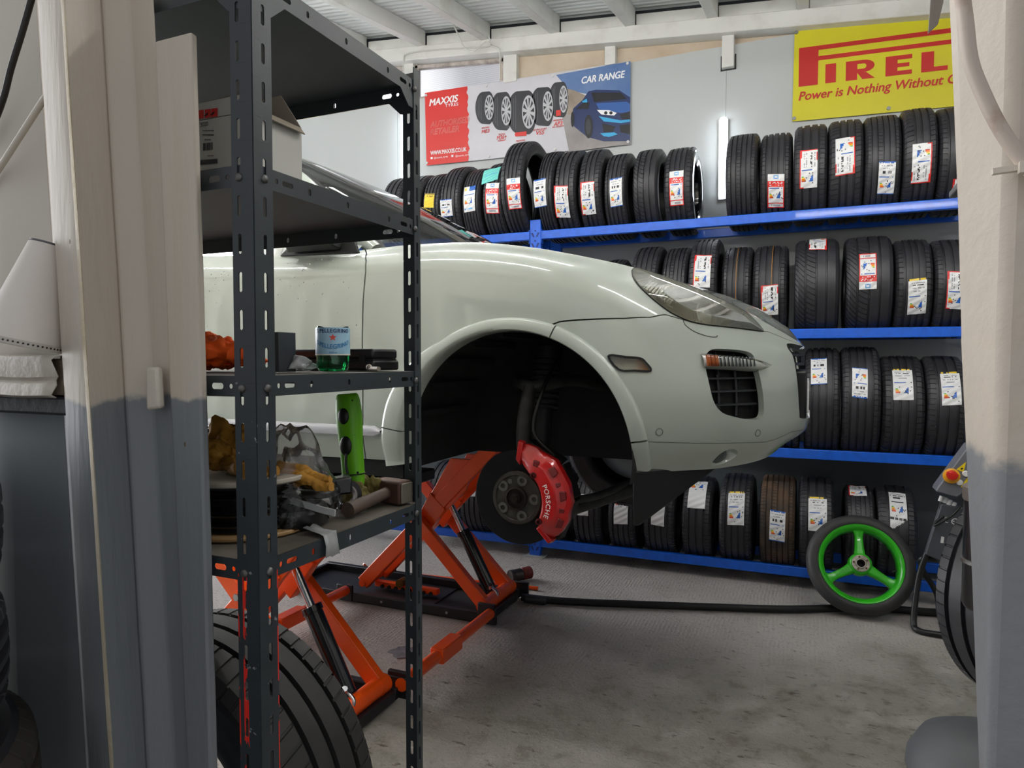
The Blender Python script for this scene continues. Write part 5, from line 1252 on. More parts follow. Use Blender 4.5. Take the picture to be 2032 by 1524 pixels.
# ------------------------------------------------------------------ scissor lift
lift = thing('scissor_lift', 'orange portable scissor lift with black floor trays holding up the white car', 'car lift', (-2.3, 2.935, 0))
LBLK = mat('lift black paint', '17171b', .42, var='26242a', vscale=8)
LX0, LX1 = -1.60, -3.06
for y0, y1 in ((3.40, 3.84), (2.03, 2.47)):
    yc = (y0+y1)/2
    bm = NB()
    for y in (y0, y1): box(bm, (LX1, y-.02, .012), (LX0-.0, y+.02, .062))
    for x in (LX1, LX0-.03): box(bm, (x, y0+.02, .012), (x+.03, y1-.02, .058))
    box(bm, (LX1+.03, y0+.02, .012), (-2.02, y1-.02, .020)); box(bm, (-1.74, y0+.02, .012), (LX0-.03, y1-.02, .020))
    for x in (LX0-.06, -2.62): 
        for y in (y0-.028, y1+.006): box(bm, (x, y, .012), (x+.11, y+.022, .105))
    tr = obj('floor_tray', bm, LBLK, lift, bevel=.004)
    bm = NB(); prism(bm, [(LX1+.02, y0, 0), (LX0-.02, y0, 0), (LX0-.02, y1, 0), (LX1+.02, y1, 0)], (0, 0, .012)); obj('tray_skid', bm, DARK, tr)
    bm = NB()
    for k in range(7):
        x = LX1+.1+.22*k; cyl(bm, (x, y0-.0205, .037), (x, y0-.024, .037), .008, 8)
    obj_each('tray_bolt', bm, STEEL, tr)
    # inner pair rises towards the front, outer pair towards the rear
    for y in (y0+.055, y1-.055):
        bm = NB(); bar(bm, (-1.655, y, .085), (-2.56, y, .99), .045, .075); a = obj('arm', bm, ORANGE, lift, bevel=.005)
        bm = NB(); cyl(bm, (-1.655, y-.03, .085), (-1.655, y+.03, .085), .042, 20); cyl(bm, (-2.085, y-.034, .525), (-2.085, y+.034, .525), .022, 16); obj_each('pin_boss', bm, ORANGE, a)
        bm = NB(); cyl(bm, (-2.085, y-.040, .525), (-2.085, y-.034, .525), .015, 6); obj('pin_nut', bm, STEEL, a)
    for y in (y0+.115, y1-.115):
        bm = NB(); bar(bm, (-2.52, y, .085), (-1.62, y, .99), .045, .085); a = obj('arm', bm, ORANGE, lift, bevel=.005)
        bm = NB(); prism(bm, [(-1.96, y-.012, .56), (-1.80, y-.012, .72), (-1.74, y-.012, .90), (-1.90, y-.012, .90), (-2.07, y-.012, .62)], (0, .024, 0)); obj('gusset', bm, ORANGE, a, bevel=.003)
        bm = NB(); prism(bm, [(-2.14, y-.026, .50), (-2.06, y-.026, .43), (-1.93, y-.026, .60), (-2.03, y-.026, .69)], (0, .052, 0)); obj('gusset', bm, ORANGE, a, bevel=.003)
    bm = NB(); cyl(bm, (-1.655, y0+.02, .085), (-1.655, y1-.02, .085), .040, 20); obj('foot_tube', bm, ORANGE, lift)
    bm = NB(); cyl(bm, (-2.52, y0+.09, .085), (-2.52, y1-.09, .085), .022, 16); cyl(bm, (-1.93, y0+.1, .66), (-1.93, y1-.1, .66), .024, 16); obj_each('cross_tube', bm, ORANGE, lift)
    d_ = Vector((-.302, 0, .56)).normalized(); p0 = Vector((-1.69, yc, .10)); p1 = p0+d_*.40; p2 = Vector((-1.93, yc, .66))
    p2 = p0+d_*.66
    bm = NB(); cyl(bm, p0+d_*.02, p1, .038, 24); lathe(bm, [(.038, 0), (.044, .003), (.044, .028), (.036, .031), (.02, .031)], c=p1-d_*.03, axis=d_, seg=24); b_ = obj('cylinder', bm, mat('gloss black cylinder', '0e0f11', .2, coat=.5), lift)
    bm = NB(); cyl(bm, p1, p2, .018, 20); obj('rod', bm, CHROME, b_)
    bm = NB(); tube(bm, [p0+d_*.05+Vector((.035, -.03, 0)), p0+Vector((.06, -.05, .02)), p0+Vector((.045, -.08, -.04))], .008); cyl(bm, p0+d_*.04+Vector((.02, -.03, 0)), p0+d_*.07+Vector((.045, -.045, .0)), .012, 10); obj('hose_fitting', bm, STEEL, b_)
    bm = NB(); bar(bm, (-2.50, yc, .055), (-2.05, yc, .055), .04, .035); 
    r_ = obj('locking_bar', bm, ORANGE, lift, bevel=.003)
    bm = NB()
    for k in range(8): cyl(bm, (-2.44+.05*k, yc-.03, .045), (-2.44+.05*k, yc+.03, .045), .012, 10)
    obj('locking_rack', bm, DARK, r_)
    bm = NB(); cyl(bm, (-2.30, yc-.05, .085), (-2.30, yc+.02, .085), .026, 16); obj('lock_solenoid', bm, mat('brass fitting', '8a6a35', .4, .9), r_)
    bm = NB(); box(bm, (-2.75, y0+.02, .985), (-1.40, y1-.02, 1.03)); obj('platform', bm, LBLK, lift, bevel=.005)
    bm = NB()
    for x in (-2.55, -1.75): box(bm, (x-.10, yc-.14, 1.03), (x+.10, yc+.14, 1.048))
    obj_each('rubber_pad', bm, RUBBER_SIDE, lift, bevel=.004)
for x in (-1.585, -2.55):
    bm = NB(); cyl(bm, (x, 2.47, .075), (x, 3.40, .075), .029, 20); c_ = obj('linking_bar', bm, ORANGE, lift)
    bm = NB(); box(bm, (x-.036, 2.78, .039), (x+.036, 2.98, .111)); obj('bar_sleeve', bm, ORANGE, c_, bevel=.006)
bm = NB()
for y in (2.48, 3.37): box(bm, (-1.66, y, .012), (-1.56, y+.022, .125))
obj_each('bar_bracket', bm, LBLK, lift, bevel=.003)

rod = thing('steel_bar', 'long thin orange bar lying on the floor behind the scissor lift', 'bar', (-2.3, 3.95, 0))
bm = NB(); cyl(bm, (-3.01, 3.90, .014), (-1.555, 4.03, .014), .0125, 14); obj('bar', bm, ORANGE, rod)
bm = NB(); cyl(bm, (-2.78, 3.935, .014), (-2.80, 3.90, .06), .008, 10); obj('handle', bm, ORANGE, rod)
can = thing('can', 'dented red and grey can lying on the floor beside the lift tray', 'can', (-1.74, 4.14, 0))
bm = NB(); lathe(bm, [(0, -.001), (.040, 0), (.042, .006), (.040, .012), (.040, .085), (.035, .09)], c=(-1.78, 4.10, .042), axis=(.6, .8, .03), seg=24); obj('body', bm, mat('grey can body', '5b5755', .4, .5, var='322e2c', vscale=30), can)
bm = NB(); lathe(bm, [(.035, .09), (.041, .092), (.041, .155), (.036, .16), (.034, .15), (0, .15)], c=(-1.78, 4.10, .042), axis=(.6, .8, .03), seg=24); obj('lid', bm, mat('dull red can', '8a2f28', .45, var='4f2320', vscale=30), can)
bm = NB(); hexa(bm, [(-1.98, 4.10, 0), (-1.89, 4.10, 0), (-1.89, 4.19, 0), (-1.98, 4.19, 0)], [(-1.975, 4.105, .085), (-1.895, 4.105, .085), (-1.895, 4.185, .085), (-1.975, 4.185, .085)])
meta(obj('chock', bm, mat('dark chock', '1d1c1d', .7), base=(-1.935, 4.145, 0), bevel=.006), 'small dark block on the floor between lift cylinder and red can', 'block')
hz = thing('hydraulic_hose', 'black sleeved hydraulic hose running along the floor from the lift to the control stand', 'hose', (-.5, 4.1, 0))
bm = NB(); P_ = [at(x, y, Z=.025) for x, y in ((1035, 1191), (1080, 1190), (1150, 1195), (1280, 1200), (1420, 1205), (1560, 1209), (1660, 1207), (1760, 1208), (1850, 1215), (1900, 1214))]; P_[0].z = .045
tube(bm, P_, .022, 12); obj('sleeve', bm, mat('hose sleeve', '0f0f10', .6, bump=.5, bscale=90), hz)
bm = NB(); lathe(bm, [(.026, 0), (.028, .01), (.028, .12), (.023, .13)], c=P_[0]+Vector((.02, 0, -.006)), axis=(P_[1]-P_[0]), seg=16); obj('collar', bm, RUBBER, hz)
sh = NB(); c0 = at(800, 1294, Z=.003)
ring_ = [Vector((c0.x+.075*math.cos(2*PI*k/14)*(1+.3*math.sin(k*2.7)), c0.y+.06*math.sin(2*PI*k/14)*(1+.3*math.sin(k*1.9)), .0)) for k in range(14)]
hexa(sh, ring_, [q+Vector((0, 0, .004)) for q in ring_]); meta(obj('rag', sh, mat('pale rag', '8b8d96', .7, var='6d6f76', vscale=20), base=(c0.x, c0.y, 0)), 'small pale scrap lying on the floor under the lift linking bar', 'rag')

# green motorcycle wheel leaning on the rack
LEAN = math.radians(24); WR = .288
gw = bpy.data.objects.new('motorcycle_wheel', None); COL.objects.link(gw); ORG[gw] = Vector(); gw.location = (.30, 4.41, WR*math.cos(LEAN)+.055*math.sin(LEAN)); gw.rotation_euler = (-LEAN, 0, math.radians(4))
meta(gw, 'bright green three-spoke motorcycle wheel with worn tyre leaning on the blue rack', 'wheel')
GREEN = mat('vivid green paint', '35c41f', .32, coat=.5, var='2fae1c', vscale=6)
YA = (0, -1, 0)
bm = NB(); lathe(bm, [(.224, .050), (.232, .056), (.25, .056), (.268, .048), (.281, .030), (.288, 0), (.281, -.030), (.268, -.048), (.25, -.056), (.224, -.05)], axis=YA, seg=80)
obj('tyre', bm, mat('worn tyre', '2b2b2d', .6, var='3a3938', vscale=10, bump=.2, bscale=80), gw)
bm = NB(); lathe(bm, [(.226, .050), (.222, .055), (.214, .052), (.205, .040), (.196, .030), (.192, .012), (.19, -.03), (.2, -.05), (.226, -.052)], axis=YA, seg=80); obj('rim', bm, GREEN, gw)
bm = NB()
for k in range(3):
    t = PI/2 + 2*PI*k/3
    e = Vector((math.cos(t), 0, math.sin(t))); s_ = Vector((-math.sin(t), 0, math.cos(t))); rings = []
    for r_, wd, d0, d1 in ((.03, .034, -.03, .035), (.06, .030, -.03, .033), (.10, .024, -.025, .026), (.15, .022, -.02, .020), (.18, .026, -.02, .020), (.197, .042, -.025, .024)):
        rings.append([bm.verts.new(e*r_+s_*(wd*a)+Vector((0, -b, 0))) for a, b in ((-1, d0), (-1, d1*.6), (-.6, d1), (.6, d1), (1, d1*.6), (1, d0))])
    for p, q in zip(rings, rings[1:]):
        for i in range(6): bm.faces.new((p[i], p[(i+1) % 6], q[(i+1) % 6], q[i]))
    bm.faces.new(rings[0]); bm.faces.new(rings[-1][::-1])
for k in range(3):
    o_ = bm
obj('spoke_casting', bm, GREEN, gw, bevel=.004)
bm = NB(); lathe(bm, [(.064, -.03), (.062, .030), (.052, .042), (.048, .044)], axis=YA, seg=40); obj('hub', bm, GREEN, gw)
bm = NB(); lathe(bm, [(.048, .044), (.047, .052), (.030, .053), (.026, .058), (.022, .058), (.021, .01), (0, .01)], axis=YA, seg=40); hf = obj('hub_flange', bm, mat('scuffed alloy', 'a8a49c', .45, .7, var='6e655b', vscale=25), gw)
bm = NB()
for k in range(5):
    t = 2*PI*k/5+.5; cyl(bm, (.037*math.cos(t), -.052, .037*math.sin(t)), (.037*math.cos(t), -.058, .037*math.sin(t)), .0055, 8)
obj_each('hub_stud', bm, mat('rusty stud', '5a3a2a', .6, .5), hf)
bm = NB(); lathe(bm, [(.021, .0105), (.0, .0105)], axis=YA, seg=24); obj('axle_hole', bm, DARK, hf)
bm = NB(); tube(bm, [(.165, -.02, -.03), (.185, -.035, -.02)], .004); obj('valve', bm, BLACK, gw)

# lift control stand
CY = 4.30
cs = thing('control_stand', 'grey tilted control box with red and yellow switch on a bent black tube stand', 'control box', (.66, CY, 0))
CG = mat('control box grey', '6d6f76', .45); CGD = mat('control column grey', '4b4e55', .5)
def cp(x, y, dy=0): p = at(x, y, Y=CY); return Vector((p.x, CY+dy, p.z))
def slab(bm, px, d0, d1, mi=0): prism(bm, [cp(x, y, d0) for x, y in px], (0, d1-d0, 0), mi)
def lathe_px(bm, x, y, prof, mi=None, ax=(0, -1, 0), dy=0): lathe(bm, prof, c=cp(x, y, dy), axis=ax, seg=24, mi=mi)
bm = NB(); slab(bm, [(1854, 972), (1857, 965), (1920, 880), (1960, 900), (1960, 935), (1896, 984)], -.05, .08); bx = obj('switch_box', bm, CG, cs, bevel=.006)
bm = NB(); slab(bm, [(1868, 1000), (1912, 1008), (1905, 1060), (1868, 1115), (1836, 1100)], 0, .05); obj('column', bm, CGD, cs, bevel=.006)
bm = NB(); lathe_px(bm, 1884, 941, [(.040, 0), (.040, .012), (.034, .016), (0, .016)], dy=-.05); sw = obj('switch_collar', bm, mat('switch yellow', 'e8a51c', .4), bx)
bm = NB(); lathe_px(bm, 1884, 939, [(.026, .016), (.024, .040), (0, .042)], dy=-.05); bar(bm, cp(1872, 934, -.085), cp(1895, 940, -.085), .020, .014, up=(0, -1, 0)); obj('switch_knob', bm, mat('switch red', 'd3261c', .35), sw, bevel=.003)
bm = NB(); slab(bm, [(1894, 929), (1913, 914), (1908, 934)], -.0515, -.049); hz_ = obj('warning_triangle', bm, mat('warning yellow', 'efd21b', .4), bx, smooth=False)
bm = NB(); slab(bm, [(1901, 929), (1907, 923), (1905, 926), (1908, 926), (1903, 932), (1905, 928)], -.0525, -.051); obj('bolt_sign', bm, BLACK, hz_, smooth=False)
bm = NB(); slab(bm, [(1903, 962), (1922, 936), (1926, 940), (1907, 966)], -.0515, -.049); obj('yellow_label', bm, mat('warning yellow', 'efd21b', .4), bx, smooth=False)
bm = NB()
for x, y in ((1912, 937), (1900, 954)): lathe_px(bm, x, y, [(.016, 0), (.016, .006), (.013, .012), (0, .013)], dy=-.05)
obj_each('push_button', bm, mat('button white', 'e6e6e6', .35), bx)
bm = NB()
for x, y in ((1871, 986), (1879, 989), (1887, 993), (1896, 998)): cyl(bm, cp(x, y, .02), cp(x-4, y+10, .02), .012, 12)
obj_each('cable_gland', bm, mat('gland pale', 'd9dadc', .4), bx)
bm = NB()
for x, y in ((1869, 996), (1877, 999), (1885, 1003), (1893, 1008)): tube(bm, [cp(x, y, .02), cp(x-3, y+14, .015), cp(x+2, y+30, .03)], .005)
tube(bm, [cp(1905, 1004, -.01), cp(1888, 1018, -.04), cp(1862, 1035, -.04), cp(1853, 1040, -.03), cp(1856, 1034, -.02), cp(1872, 1024, .0)], .007); obj('control_cable', bm, BLACK, bx)
V, F = text_poly('CE', bold=.03); bm = NB(); o_ = cp(1871, 1036, -.0015); ex_ = (cp(1893, 1041, -.0015)-o_).normalized(); uz = Vector((.25, 0, .97))
def ce_arc(c, r, a0, a1):
    for k in range(10):
        a, b = math.radians(a0+(a1-a0)*k/10), math.radians(a0+(a1-a0)*(k+1)/10)
        q = [o_+ex_*(c+rr_*math.cos(t))+uz*(rr_*math.sin(t)+.018) for rr_, t in ((r, a), (r, b), (r*.72, b), (r*.72, a))]; bm.faces.new([bm.verts.new(p) for p in q])
ce_arc(.018, .018, 70, 290); ce_arc(.052, .018, 70, 290)
bm.faces.new([bm.verts.new(o_+ex_*x+uz*(z+.018)) for x, z in ((.037, -.0025), (.050, -.0025), (.050, .0025), (.037, .0025))]); obj('ce_mark', bm, mat('white print', 'e4e5e6', .4), cs, smooth=False)
bm = NB(); slab(bm, [(1868, 1064), (1874, 1066), (1872, 1078), (1866, 1077)], -.0015, -.0005); obj('white_label', bm, mat('white print', 'e4e5e6', .4), cs, smooth=False)
bm = NB()
tube(bm, [cp(1841, 1098, .02), cp(1824, 1150, .02), (cp(1811, 1200, .0).x, CY-.05, .05), (cp(1818, 1214).x, CY-.10, .018), (cp(1845, 1214).x, CY-.12, .018), (cp(1880, 1212).x, CY-.12, .018)], .016); tube(bm, [cp(1860, 1112, .03), cp(1832, 1115, .06), cp(1836, 1140, .08), cp(1865, 1190, .10), (cp(1875, 1205).x, CY+.10, .018), (cp(1900, 1212).x, CY+.0, .018)], .015)
obj_each('tube_leg', bm, BLACK, cs)

# machine with a tyre at the right door jamb
mc = thing('tyre_machine', 'black upright canister with a steel band and brown lid at the right door jamb', 'machine', (.40, 1.80, 0))
mp = at(1925, 1100, Y=1.80); MX = mp.x+.046
bm = NB(); z0, z1 = at(1905, 1215, Y=1.75).z, at(1905, 998, Y=1.75).z
lathe(bm, [(0, z0), (.055, z0), (.060, z0+.01), (.060, z1), (0, z1)], c=(MX, 1.80, 0), axis=(0, 0, 1), seg=40); cb = obj('canister', bm, mat('gloss black canister', '161517', .28, coat=.3), mc)
bm = NB(); lathe(bm, [(.061, 0), (.063, .004), (.063, .030), (.055, .036), (0, .036)], c=(MX, 1.80, z1), axis=(0, 0, 1), seg=40); obj('canister_lid', bm, mat('brown lid', '5d5550', .5), cb)
bm = NB(); zb_ = at(1905, 1120, Y=1.75).z; lathe(bm, [(.060, -.005), (.064, -.004), (.064, .004), (.060, .005)], c=(MX, 1.80, zb_), axis=(0, 0, 1), seg=40); obj('steel_band', bm, DULLSTEEL, cb)
bm = NB(); box(bm, (MX+.07, 1.78, 0), (MX+.11, 1.82, z0+.2)); box(bm, (MX+.055, 1.785, z0+.05), (MX+.075, 1.815, z0+.12)); box(bm, (MX+.06, 1.77, 0), (MX+.2, 1.88, .02))
obj('stand_post', bm, mat('machine grey', '5a5d61', .5), mc)
mt_c = at(1973, 1170, Y=2.26); tc_ = Vector((mt_c.x+.145, 2.30, mt_c.z)); ta_ = Vector((math.cos(math.radians(50)), -math.sin(math.radians(50)), 0))
bm = NB(); cyl(bm, tc_-ta_*.16, tc_+ta_*.62, .022, 16); obj('shaft', bm, DULLSTEEL, mc)
bm = NB(); cyl(bm, tc_-ta_*.03, tc_+ta_*.03, .2185, 40); obj('clamp_disc', bm, DULLSTEEL, mc)
e_ = tc_+ta_*.62; bm = NB(); box(bm, (e_.x-.02, e_.y-.15, 0), (e_.x+.35, e_.y+.15, e_.z+.12)); obj('cabinet', bm, mat('machine grey', '5a5d61', .5), mc, bevel=.01)
mt = bpy.data.objects.new('tyre', None); COL.objects.link(mt); ORG[mt] = Vector(); meta(mt, 'worn dark tyre held on the machine behind the black canister at the right door jamb', 'tyre')
mt.location = (mt_c.x+.145, 2.30, mt_c.z-.325); mt.rotation_euler = (0, 0, math.radians(-50))
mesh_obj('tread', tread_mesh(.325, .20, 'rib3'), mt, (0, 0, .325)); mesh_obj('sidewall', side_mesh(.325, .20), mt, (0, 0, .325))
dr = thing('drum', 'grey drum with a rounded lid at the foot of the right door jamb', 'drum', (.345, 1.60, 0))
dz = at(1890, 1442, Y=1.60).z
bm = NB(); lathe(bm, [(0, 0), (.135, 0), (.14, .01), (.14, dz-.10), (.145, dz-.095)], c=(.345, 1.60, 0), axis=(0, 0, 1), seg=48); obj('body', bm, mat('drum grey', '3b3d3f', .6), dr)
bm = NB(); lathe(bm, [(.145, dz-.095), (.143, dz-.07), (.120, dz-.028), (.08, dz-.007), (.04, dz-.001), (0, dz)], c=(.345, 1.60, 0), axis=(0, 0, 1), seg=48); obj('lid', bm, mat('drum lid grey', '414346', .6, var='37393c', vscale=5), dr)
# spray bottles on a bracket behind the right jamb
bk = thing('wall_bracket', 'grey sheet metal bracket shelf on the back of the right door jamb', 'bracket', (.17, .74, 1.63))
bm = NB(); box(bm, (.123, .722, 1.634), (.235, .775, 1.640)); box(bm, (.20, .70, 1.5), (.203, .775, 1.80)); box(bm, (.132, .722, 1.7235), (.203, .775, 1.7255)); 
obj('shelf', bm, mat('bracket grey', '6d6d6e', .45, .6), bk, bevel=.001)
bm = NB(); a_ = at(1884, 0, Y=.72); prism(bm, [at(1849, -30, Y=.72), at(1874, -30, Y=.72), at(1872, 5, Y=.72), at(1862, 46, Y=.72), at(1842, 65, Y=.72), at(1843, 55, Y=.72)], (0, .003, 0)); prism(bm, [(.105, .72, a_.z+.01), (.2, .72, a_.z+.01), (.2, .72, a_.z+.03), (.105, .72, a_.z+.03)], (0, .003, 0)); obj('steel_hook', bm, mat('scuffed steel', '85827e', .4, .8), bk)
for zb, lab, cols in ((1.7256, 'spray bottle with white and black label, upper of two behind the right door jamb', ('c9c9d2', '22222a')), (1.640, 'spray bottle with bright blue label, lower of two behind the right door jamb', ('3fa6dc', 'c8d6e2'))):
    t = thing('spray_bottle', lab, 'bottle', (.1515, .748, zb)); c_ = (.1515, .748, zb)
    bm = NB(); lathe(bm, [(0, 0), (.024, 0), (.026, .004), (.026, .050), (.020, .062), (.012, .066)], c=c_, seg=28); obj('bottle', bm, mat('bottle dark', '26262c', .25), t)
    bm = NB(); lathe(bm, [(.0264, .008), (.0264, .046)], c=c_, seg=28); lb_ = obj('label', bm, mat('label '+cols[0], cols[0], .35), t)
    bm = NB(); lathe(bm, [(.0266, .012), (.0266, .020)], c=c_, seg=28); obj('label_stripe', bm, mat('label '+cols[1], cols[1], .35), lb_)
    bm = NB(); lathe(bm, [(.0125, .064), (.0125, .078), (.010, .081), (0, .081)], c=c_, seg=20); obj('cap', bm, BLACK, t)
# ------------------------------------------------------------------ near shelving unit
def strip(bm, O, U, V_, L, H, holes, mi=0):
    """flat strip L x H from O along U, V with capsule holes (u, v, half_u, half_v)"""
    O, U, V_ = Vector(O), Vector(U), Vector(V_); P = lambda u, v: O+U*u+V_*v; cur = 0
    for (u, v, a, b) in sorted(holes):
        m = .003; u0, u1 = u-a-m, u+a+m
        if u0 > cur+1e-5: bm.faces.new([bm.verts.new(P(*q)) for q in ((cur, 0), (u0, 0), (u0, H), (cur, H))])
        r = min(a, b); n = 12; hole = []
        for k in range(n):
            t = 2*PI*k/n+PI/4; cx, cy = math.cos(t), math.sin(t); hole.append((u+(a-r)*(1 if cx > 0 else -1)+r*cx, v+(b-r)*(1 if cy > 0 else -1)+r*cy))
        out = []
        for k in range(n):
            side = k//3; f = (k % 3)/3; c = [(u1, H), (u0, H), (u0, 0), (u1, 0)]; p, q = c[side], c[(side+1) % 4]; out.append((p[0]+(q[0]-p[0])*f, p[1]+(q[1]-p[1])*f))
        ov = [bm.verts.new(P(*q)) for q in out]; hv = [bm.verts.new(P(*q)) for q in hole]
        for k in range(n): bm.faces.new((ov[k], ov[(k+1) % n], hv[(k+1) % n], hv[k]))
        cur = u1
    if cur < L-1e-5: bm.faces.new([bm.verts.new(P(*q)) for q in ((cur, 0), (L, 0), (L, H), (cur, H))])
SX, SX0, SY0, SY1, STOP = -.667, -1.62, .695, 1.115, 2.012
LEVELS = [1.990, 1.736, 1.457, 1.208, .285]
FW, FD = .0365, .0345
su = thing('shelving_unit', 'dark grey slotted-angle shelving unit with red paint low on its front post', 'shelf', (SX, SY0, 0))
POSTM = bpy.data.materials.new('post paint with red undercoat'); POSTM.use_nodes = True; _t = NT(POSTM)
_p = _t.pos(); _x, _y, _z = _t.sep(_p)
_pat = _t.math('ADD', _t.noise(7, 5, _t.scaled((9, 9, 2.2), _p)), _t.math('MULTIPLY', _t.math('SUBTRACT', 1.19, _z), .07))
_sl = _t.math('LESS_THAN', _t.math('ABSOLUTE', _t.math('SUBTRACT', _x, SX-FW*.655)), .0042)
_ed = _t.math('MAXIMUM', _t.math('LESS_THAN', _x, SX-FW+.0022), _t.math('GREATER_THAN', _y, SY0+FD-.0020))
_lowz = _t.math('LESS_THAN', _z, 1.190)
_m = _t.math('MULTIPLY', _t.math('MULTIPLY', _lowz, _t.math('MAXIMUM', _sl, _ed)), _t.math('GREATER_THAN', _pat, .47))
_m2 = _t.ramp(_t.noise(60, 3, _p), .70, .72)
_base = _t.mix(_t.ramp(_t.noise(9, 6, _p), .35, .7), lin('30373b'), lin('293034'))
_base = _t.mix(_t.math('MULTIPLY', _m2, _t.math('LESS_THAN', _z, 1.45)), _base, lin('7d7f80'))
_t.link(_t.mix(_m, _base, lin('d42a20')), _t.bsdf.inputs['Base Color']); _t.bsdf.inputs['Roughness'].default_value = .45
def angle_post(X, sx, Y, sy, z0=0, m=GREYMETAL):
    FDl = FD if sy > 0 else .022
    """L-section upright with slots, corner at (X, Y), flanges reaching sx*FW in x and sy*FD in y"""
    bm = NB(); L = STOP-z0; zs = [.012+.0502*k for k in range(int((L-.02)/.0502))]; holes = [(z+.0136, None, .0135, .0032) for z in zs]
    strip(bm, (X, Y, z0), (0, 0, 1), (sx, 0, 0), L, FW, [(h[0], FW*.655, h[2], h[3]) for h in holes]); strip(bm, (X, Y, z0), (0, 0, 1), (0, sy, 0), L, FDl, [(h[0], FDl*.56, h[2], h[3]) for h in holes])
    bmesh.ops.remove_doubles(bm, verts=bm.verts, dist=1e-5)
    return obj('post', bm, m, su, smooth=False, solid=.0018, soff=0, fixn=False)
angle_post(SX, -1, SY0, 1, m=POSTM); angle_post(SX, -1, SY1, -1); angle_post(SX0, 1, SY0, 1); angle_post(SX0, 1, SY1, -1)
SHELFM = mat('shelf top, dusty', '4a463f', .65, var='6b6257', vscale=6)
for i, z in enumerate(LEVELS):
    H = .028
    bm = NB(); g = .002; quad(bm, [(SX0+g, SY0+g, z), (SX-g, SY0+g, z), (SX-g, SY1-g, z), (SX0+g, SY1-g, z)])
    so = obj('shelf', bm, SHELFM if i in (2, 3) else GREYMETAL, su, smooth=False, solid=.0012, fixn=False)
    bm = NB(); Lx = SX-SX0-2*g; Ly = SY1-SY0-2*g
    hx = [(Lx-.068, H*.5, .011, .0045), (Lx-.044, H*.5, .0035, .0035), (.068, H*.5, .011, .0045)] + [(.16+.12*k, H*.5, .003, .005) for k in range(6)]
    hy = [(.042, H*.5, .0032, .004), (.064, H*.5, .011, .0038), (Ly-.030, H*.5, .0032, .004), (Ly-.052, H*.5, .011, .0038), (.11, H*.5, .003, .005), (.20, H*.5, .003, .005), (Ly-.10, H*.5, .003, .005)]
    strip(bm, (SX0+g, SY0+g, z-H), (1, 0, 0), (0, 0, 1), Lx, H, hx); strip(bm, (SX0+g, SY1-g, z-H), (1, 0, 0), (0, 0, 1), Lx, H, hx)
    strip(bm, (SX-g, SY0+g, z-H), (0, 1, 0), (0, 0, 1), Ly, H, hy); strip(bm, (SX0+g, SY0+g, z-H), (0, 1, 0), (0, 0, 1), Ly, H, hy)
    if i == 0:                                            # corner gussets
        for Y in (SY0+.0015, SY1-.0015):
            for X, s in ((SX, -1), (SX0, 1)): bm.faces.new([bm.verts.new(p) for p in ((X, Y, z-H), (X+s*.066, Y, z-H), (X+s*.040, Y, z-H-.024), (X, Y, z-H-.024))])
        for Y, s in ((SY0, 1), (SY1, -1)): bm.faces.new([bm.verts.new(p) for p in ((SX-.0015, Y, z-H), (SX-.0015, Y+s*.064, z-H), (SX-.0015, Y+s*.037, z-H-.024), (SX-.0015, Y, z-H-.024))])
    obj('shelf_edge', bm, GREYMETAL, so, smooth=False, solid=.0014, soff=0, fixn=False)
    bm = NB()
    for X, s in ((SX, -1), (SX0, 1)):
        ellipsoid(bm, (X+s*FW*.655, SY0-.001, z-H*.6), (.0058, .004, .0058), 12, 8)
    for Y, s in ((SY0, 1), (SY1, -1)): ellipsoid(bm, (SX+.001, Y+s*FD*.56, z-H*.6), (.004, .0058, .0058), 12, 8)
    obj_each('bolt', bm, DULLSTEEL, so)
def crumple(bm, amp, f, seed=0):
    bm.normal_update(); d = [(v, v.normal*(amp*(noise3(v.co, f, seed)-1.3*abs(noise3(v.co, f*1.7, seed+3))+.25))) for v in bm.verts]
    for v, q in d: v.co += q
# big tyre on the bottom shelf
T_R, T_W = .335, .235
tc = at(440, 1478, Y=1.125)
tt = bpy.data.objects.new('tyre', None); COL.objects.link(tt); ORG[tt] = Vector(); meta(tt, 'large worn tyre on the lowest level of the grey shelving unit', 'tyre')
tt.location = (-1.085, .985, .2855); tt.rotation_euler = (0, 0, PI/2)
tm = tread_mesh(T_R, T_W, 'asym').copy(); tm.materials[0] = mat('worn shelf tyre', '262525', .6, var='302e2d', vscale=8, bump=.2, bscale=120, bdist=.001)
mesh_obj('tread', tm, tt, (0, 0, T_R)); mesh_obj('sidewall', side_mesh(T_R, T_W), tt, (0, 0, T_R))

# cardboard box, second level
Z2 = LEVELS[1]+.002; bx_y0, bx_y1 = .80, .892
xr = at(516, 280, Y=bx_y0).x; xl = -.99; zt_ = at(516, 216, Y=bx_y0).z; ztf = at(463, 193, Y=bx_y0).z
pb = thing('cardboard_box', 'small white cardboard box with open flaps and red picture squares on the second level', 'box', ((xl+xr)/2, .845, Z2))
BOXW = mat('white card', 'c3c2bb', .6, var='a89f90', vscale=5, lo=.55, hi=.8); BOXI = mat('card inside', '9c9181', .75)
bm = NB()
for q in (((xl, bx_y0), (xr, bx_y0)), ((xr, bx_y0), (xr, bx_y1)), ((xr, bx_y1), (xl, bx_y1)), ((xl, bx_y1), (xl, bx_y0))):
    quad(bm, [(q[0][0], q[0][1], Z2), (q[1][0], q[1][1], Z2), (q[1][0], q[1][1], zt_), (q[0][0], q[0][1], zt_)])
quad(bm, [(xl, bx_y0, Z2+.001), (xr, bx_y0, Z2+.001), (xr, bx_y1, Z2+.001), (xl, bx_y1, Z2+.001)])
bmesh.ops.remove_doubles(bm, verts=bm.verts, dist=1e-5); obj('carton', bm, BOXW, pb, smooth=False, solid=.0015)
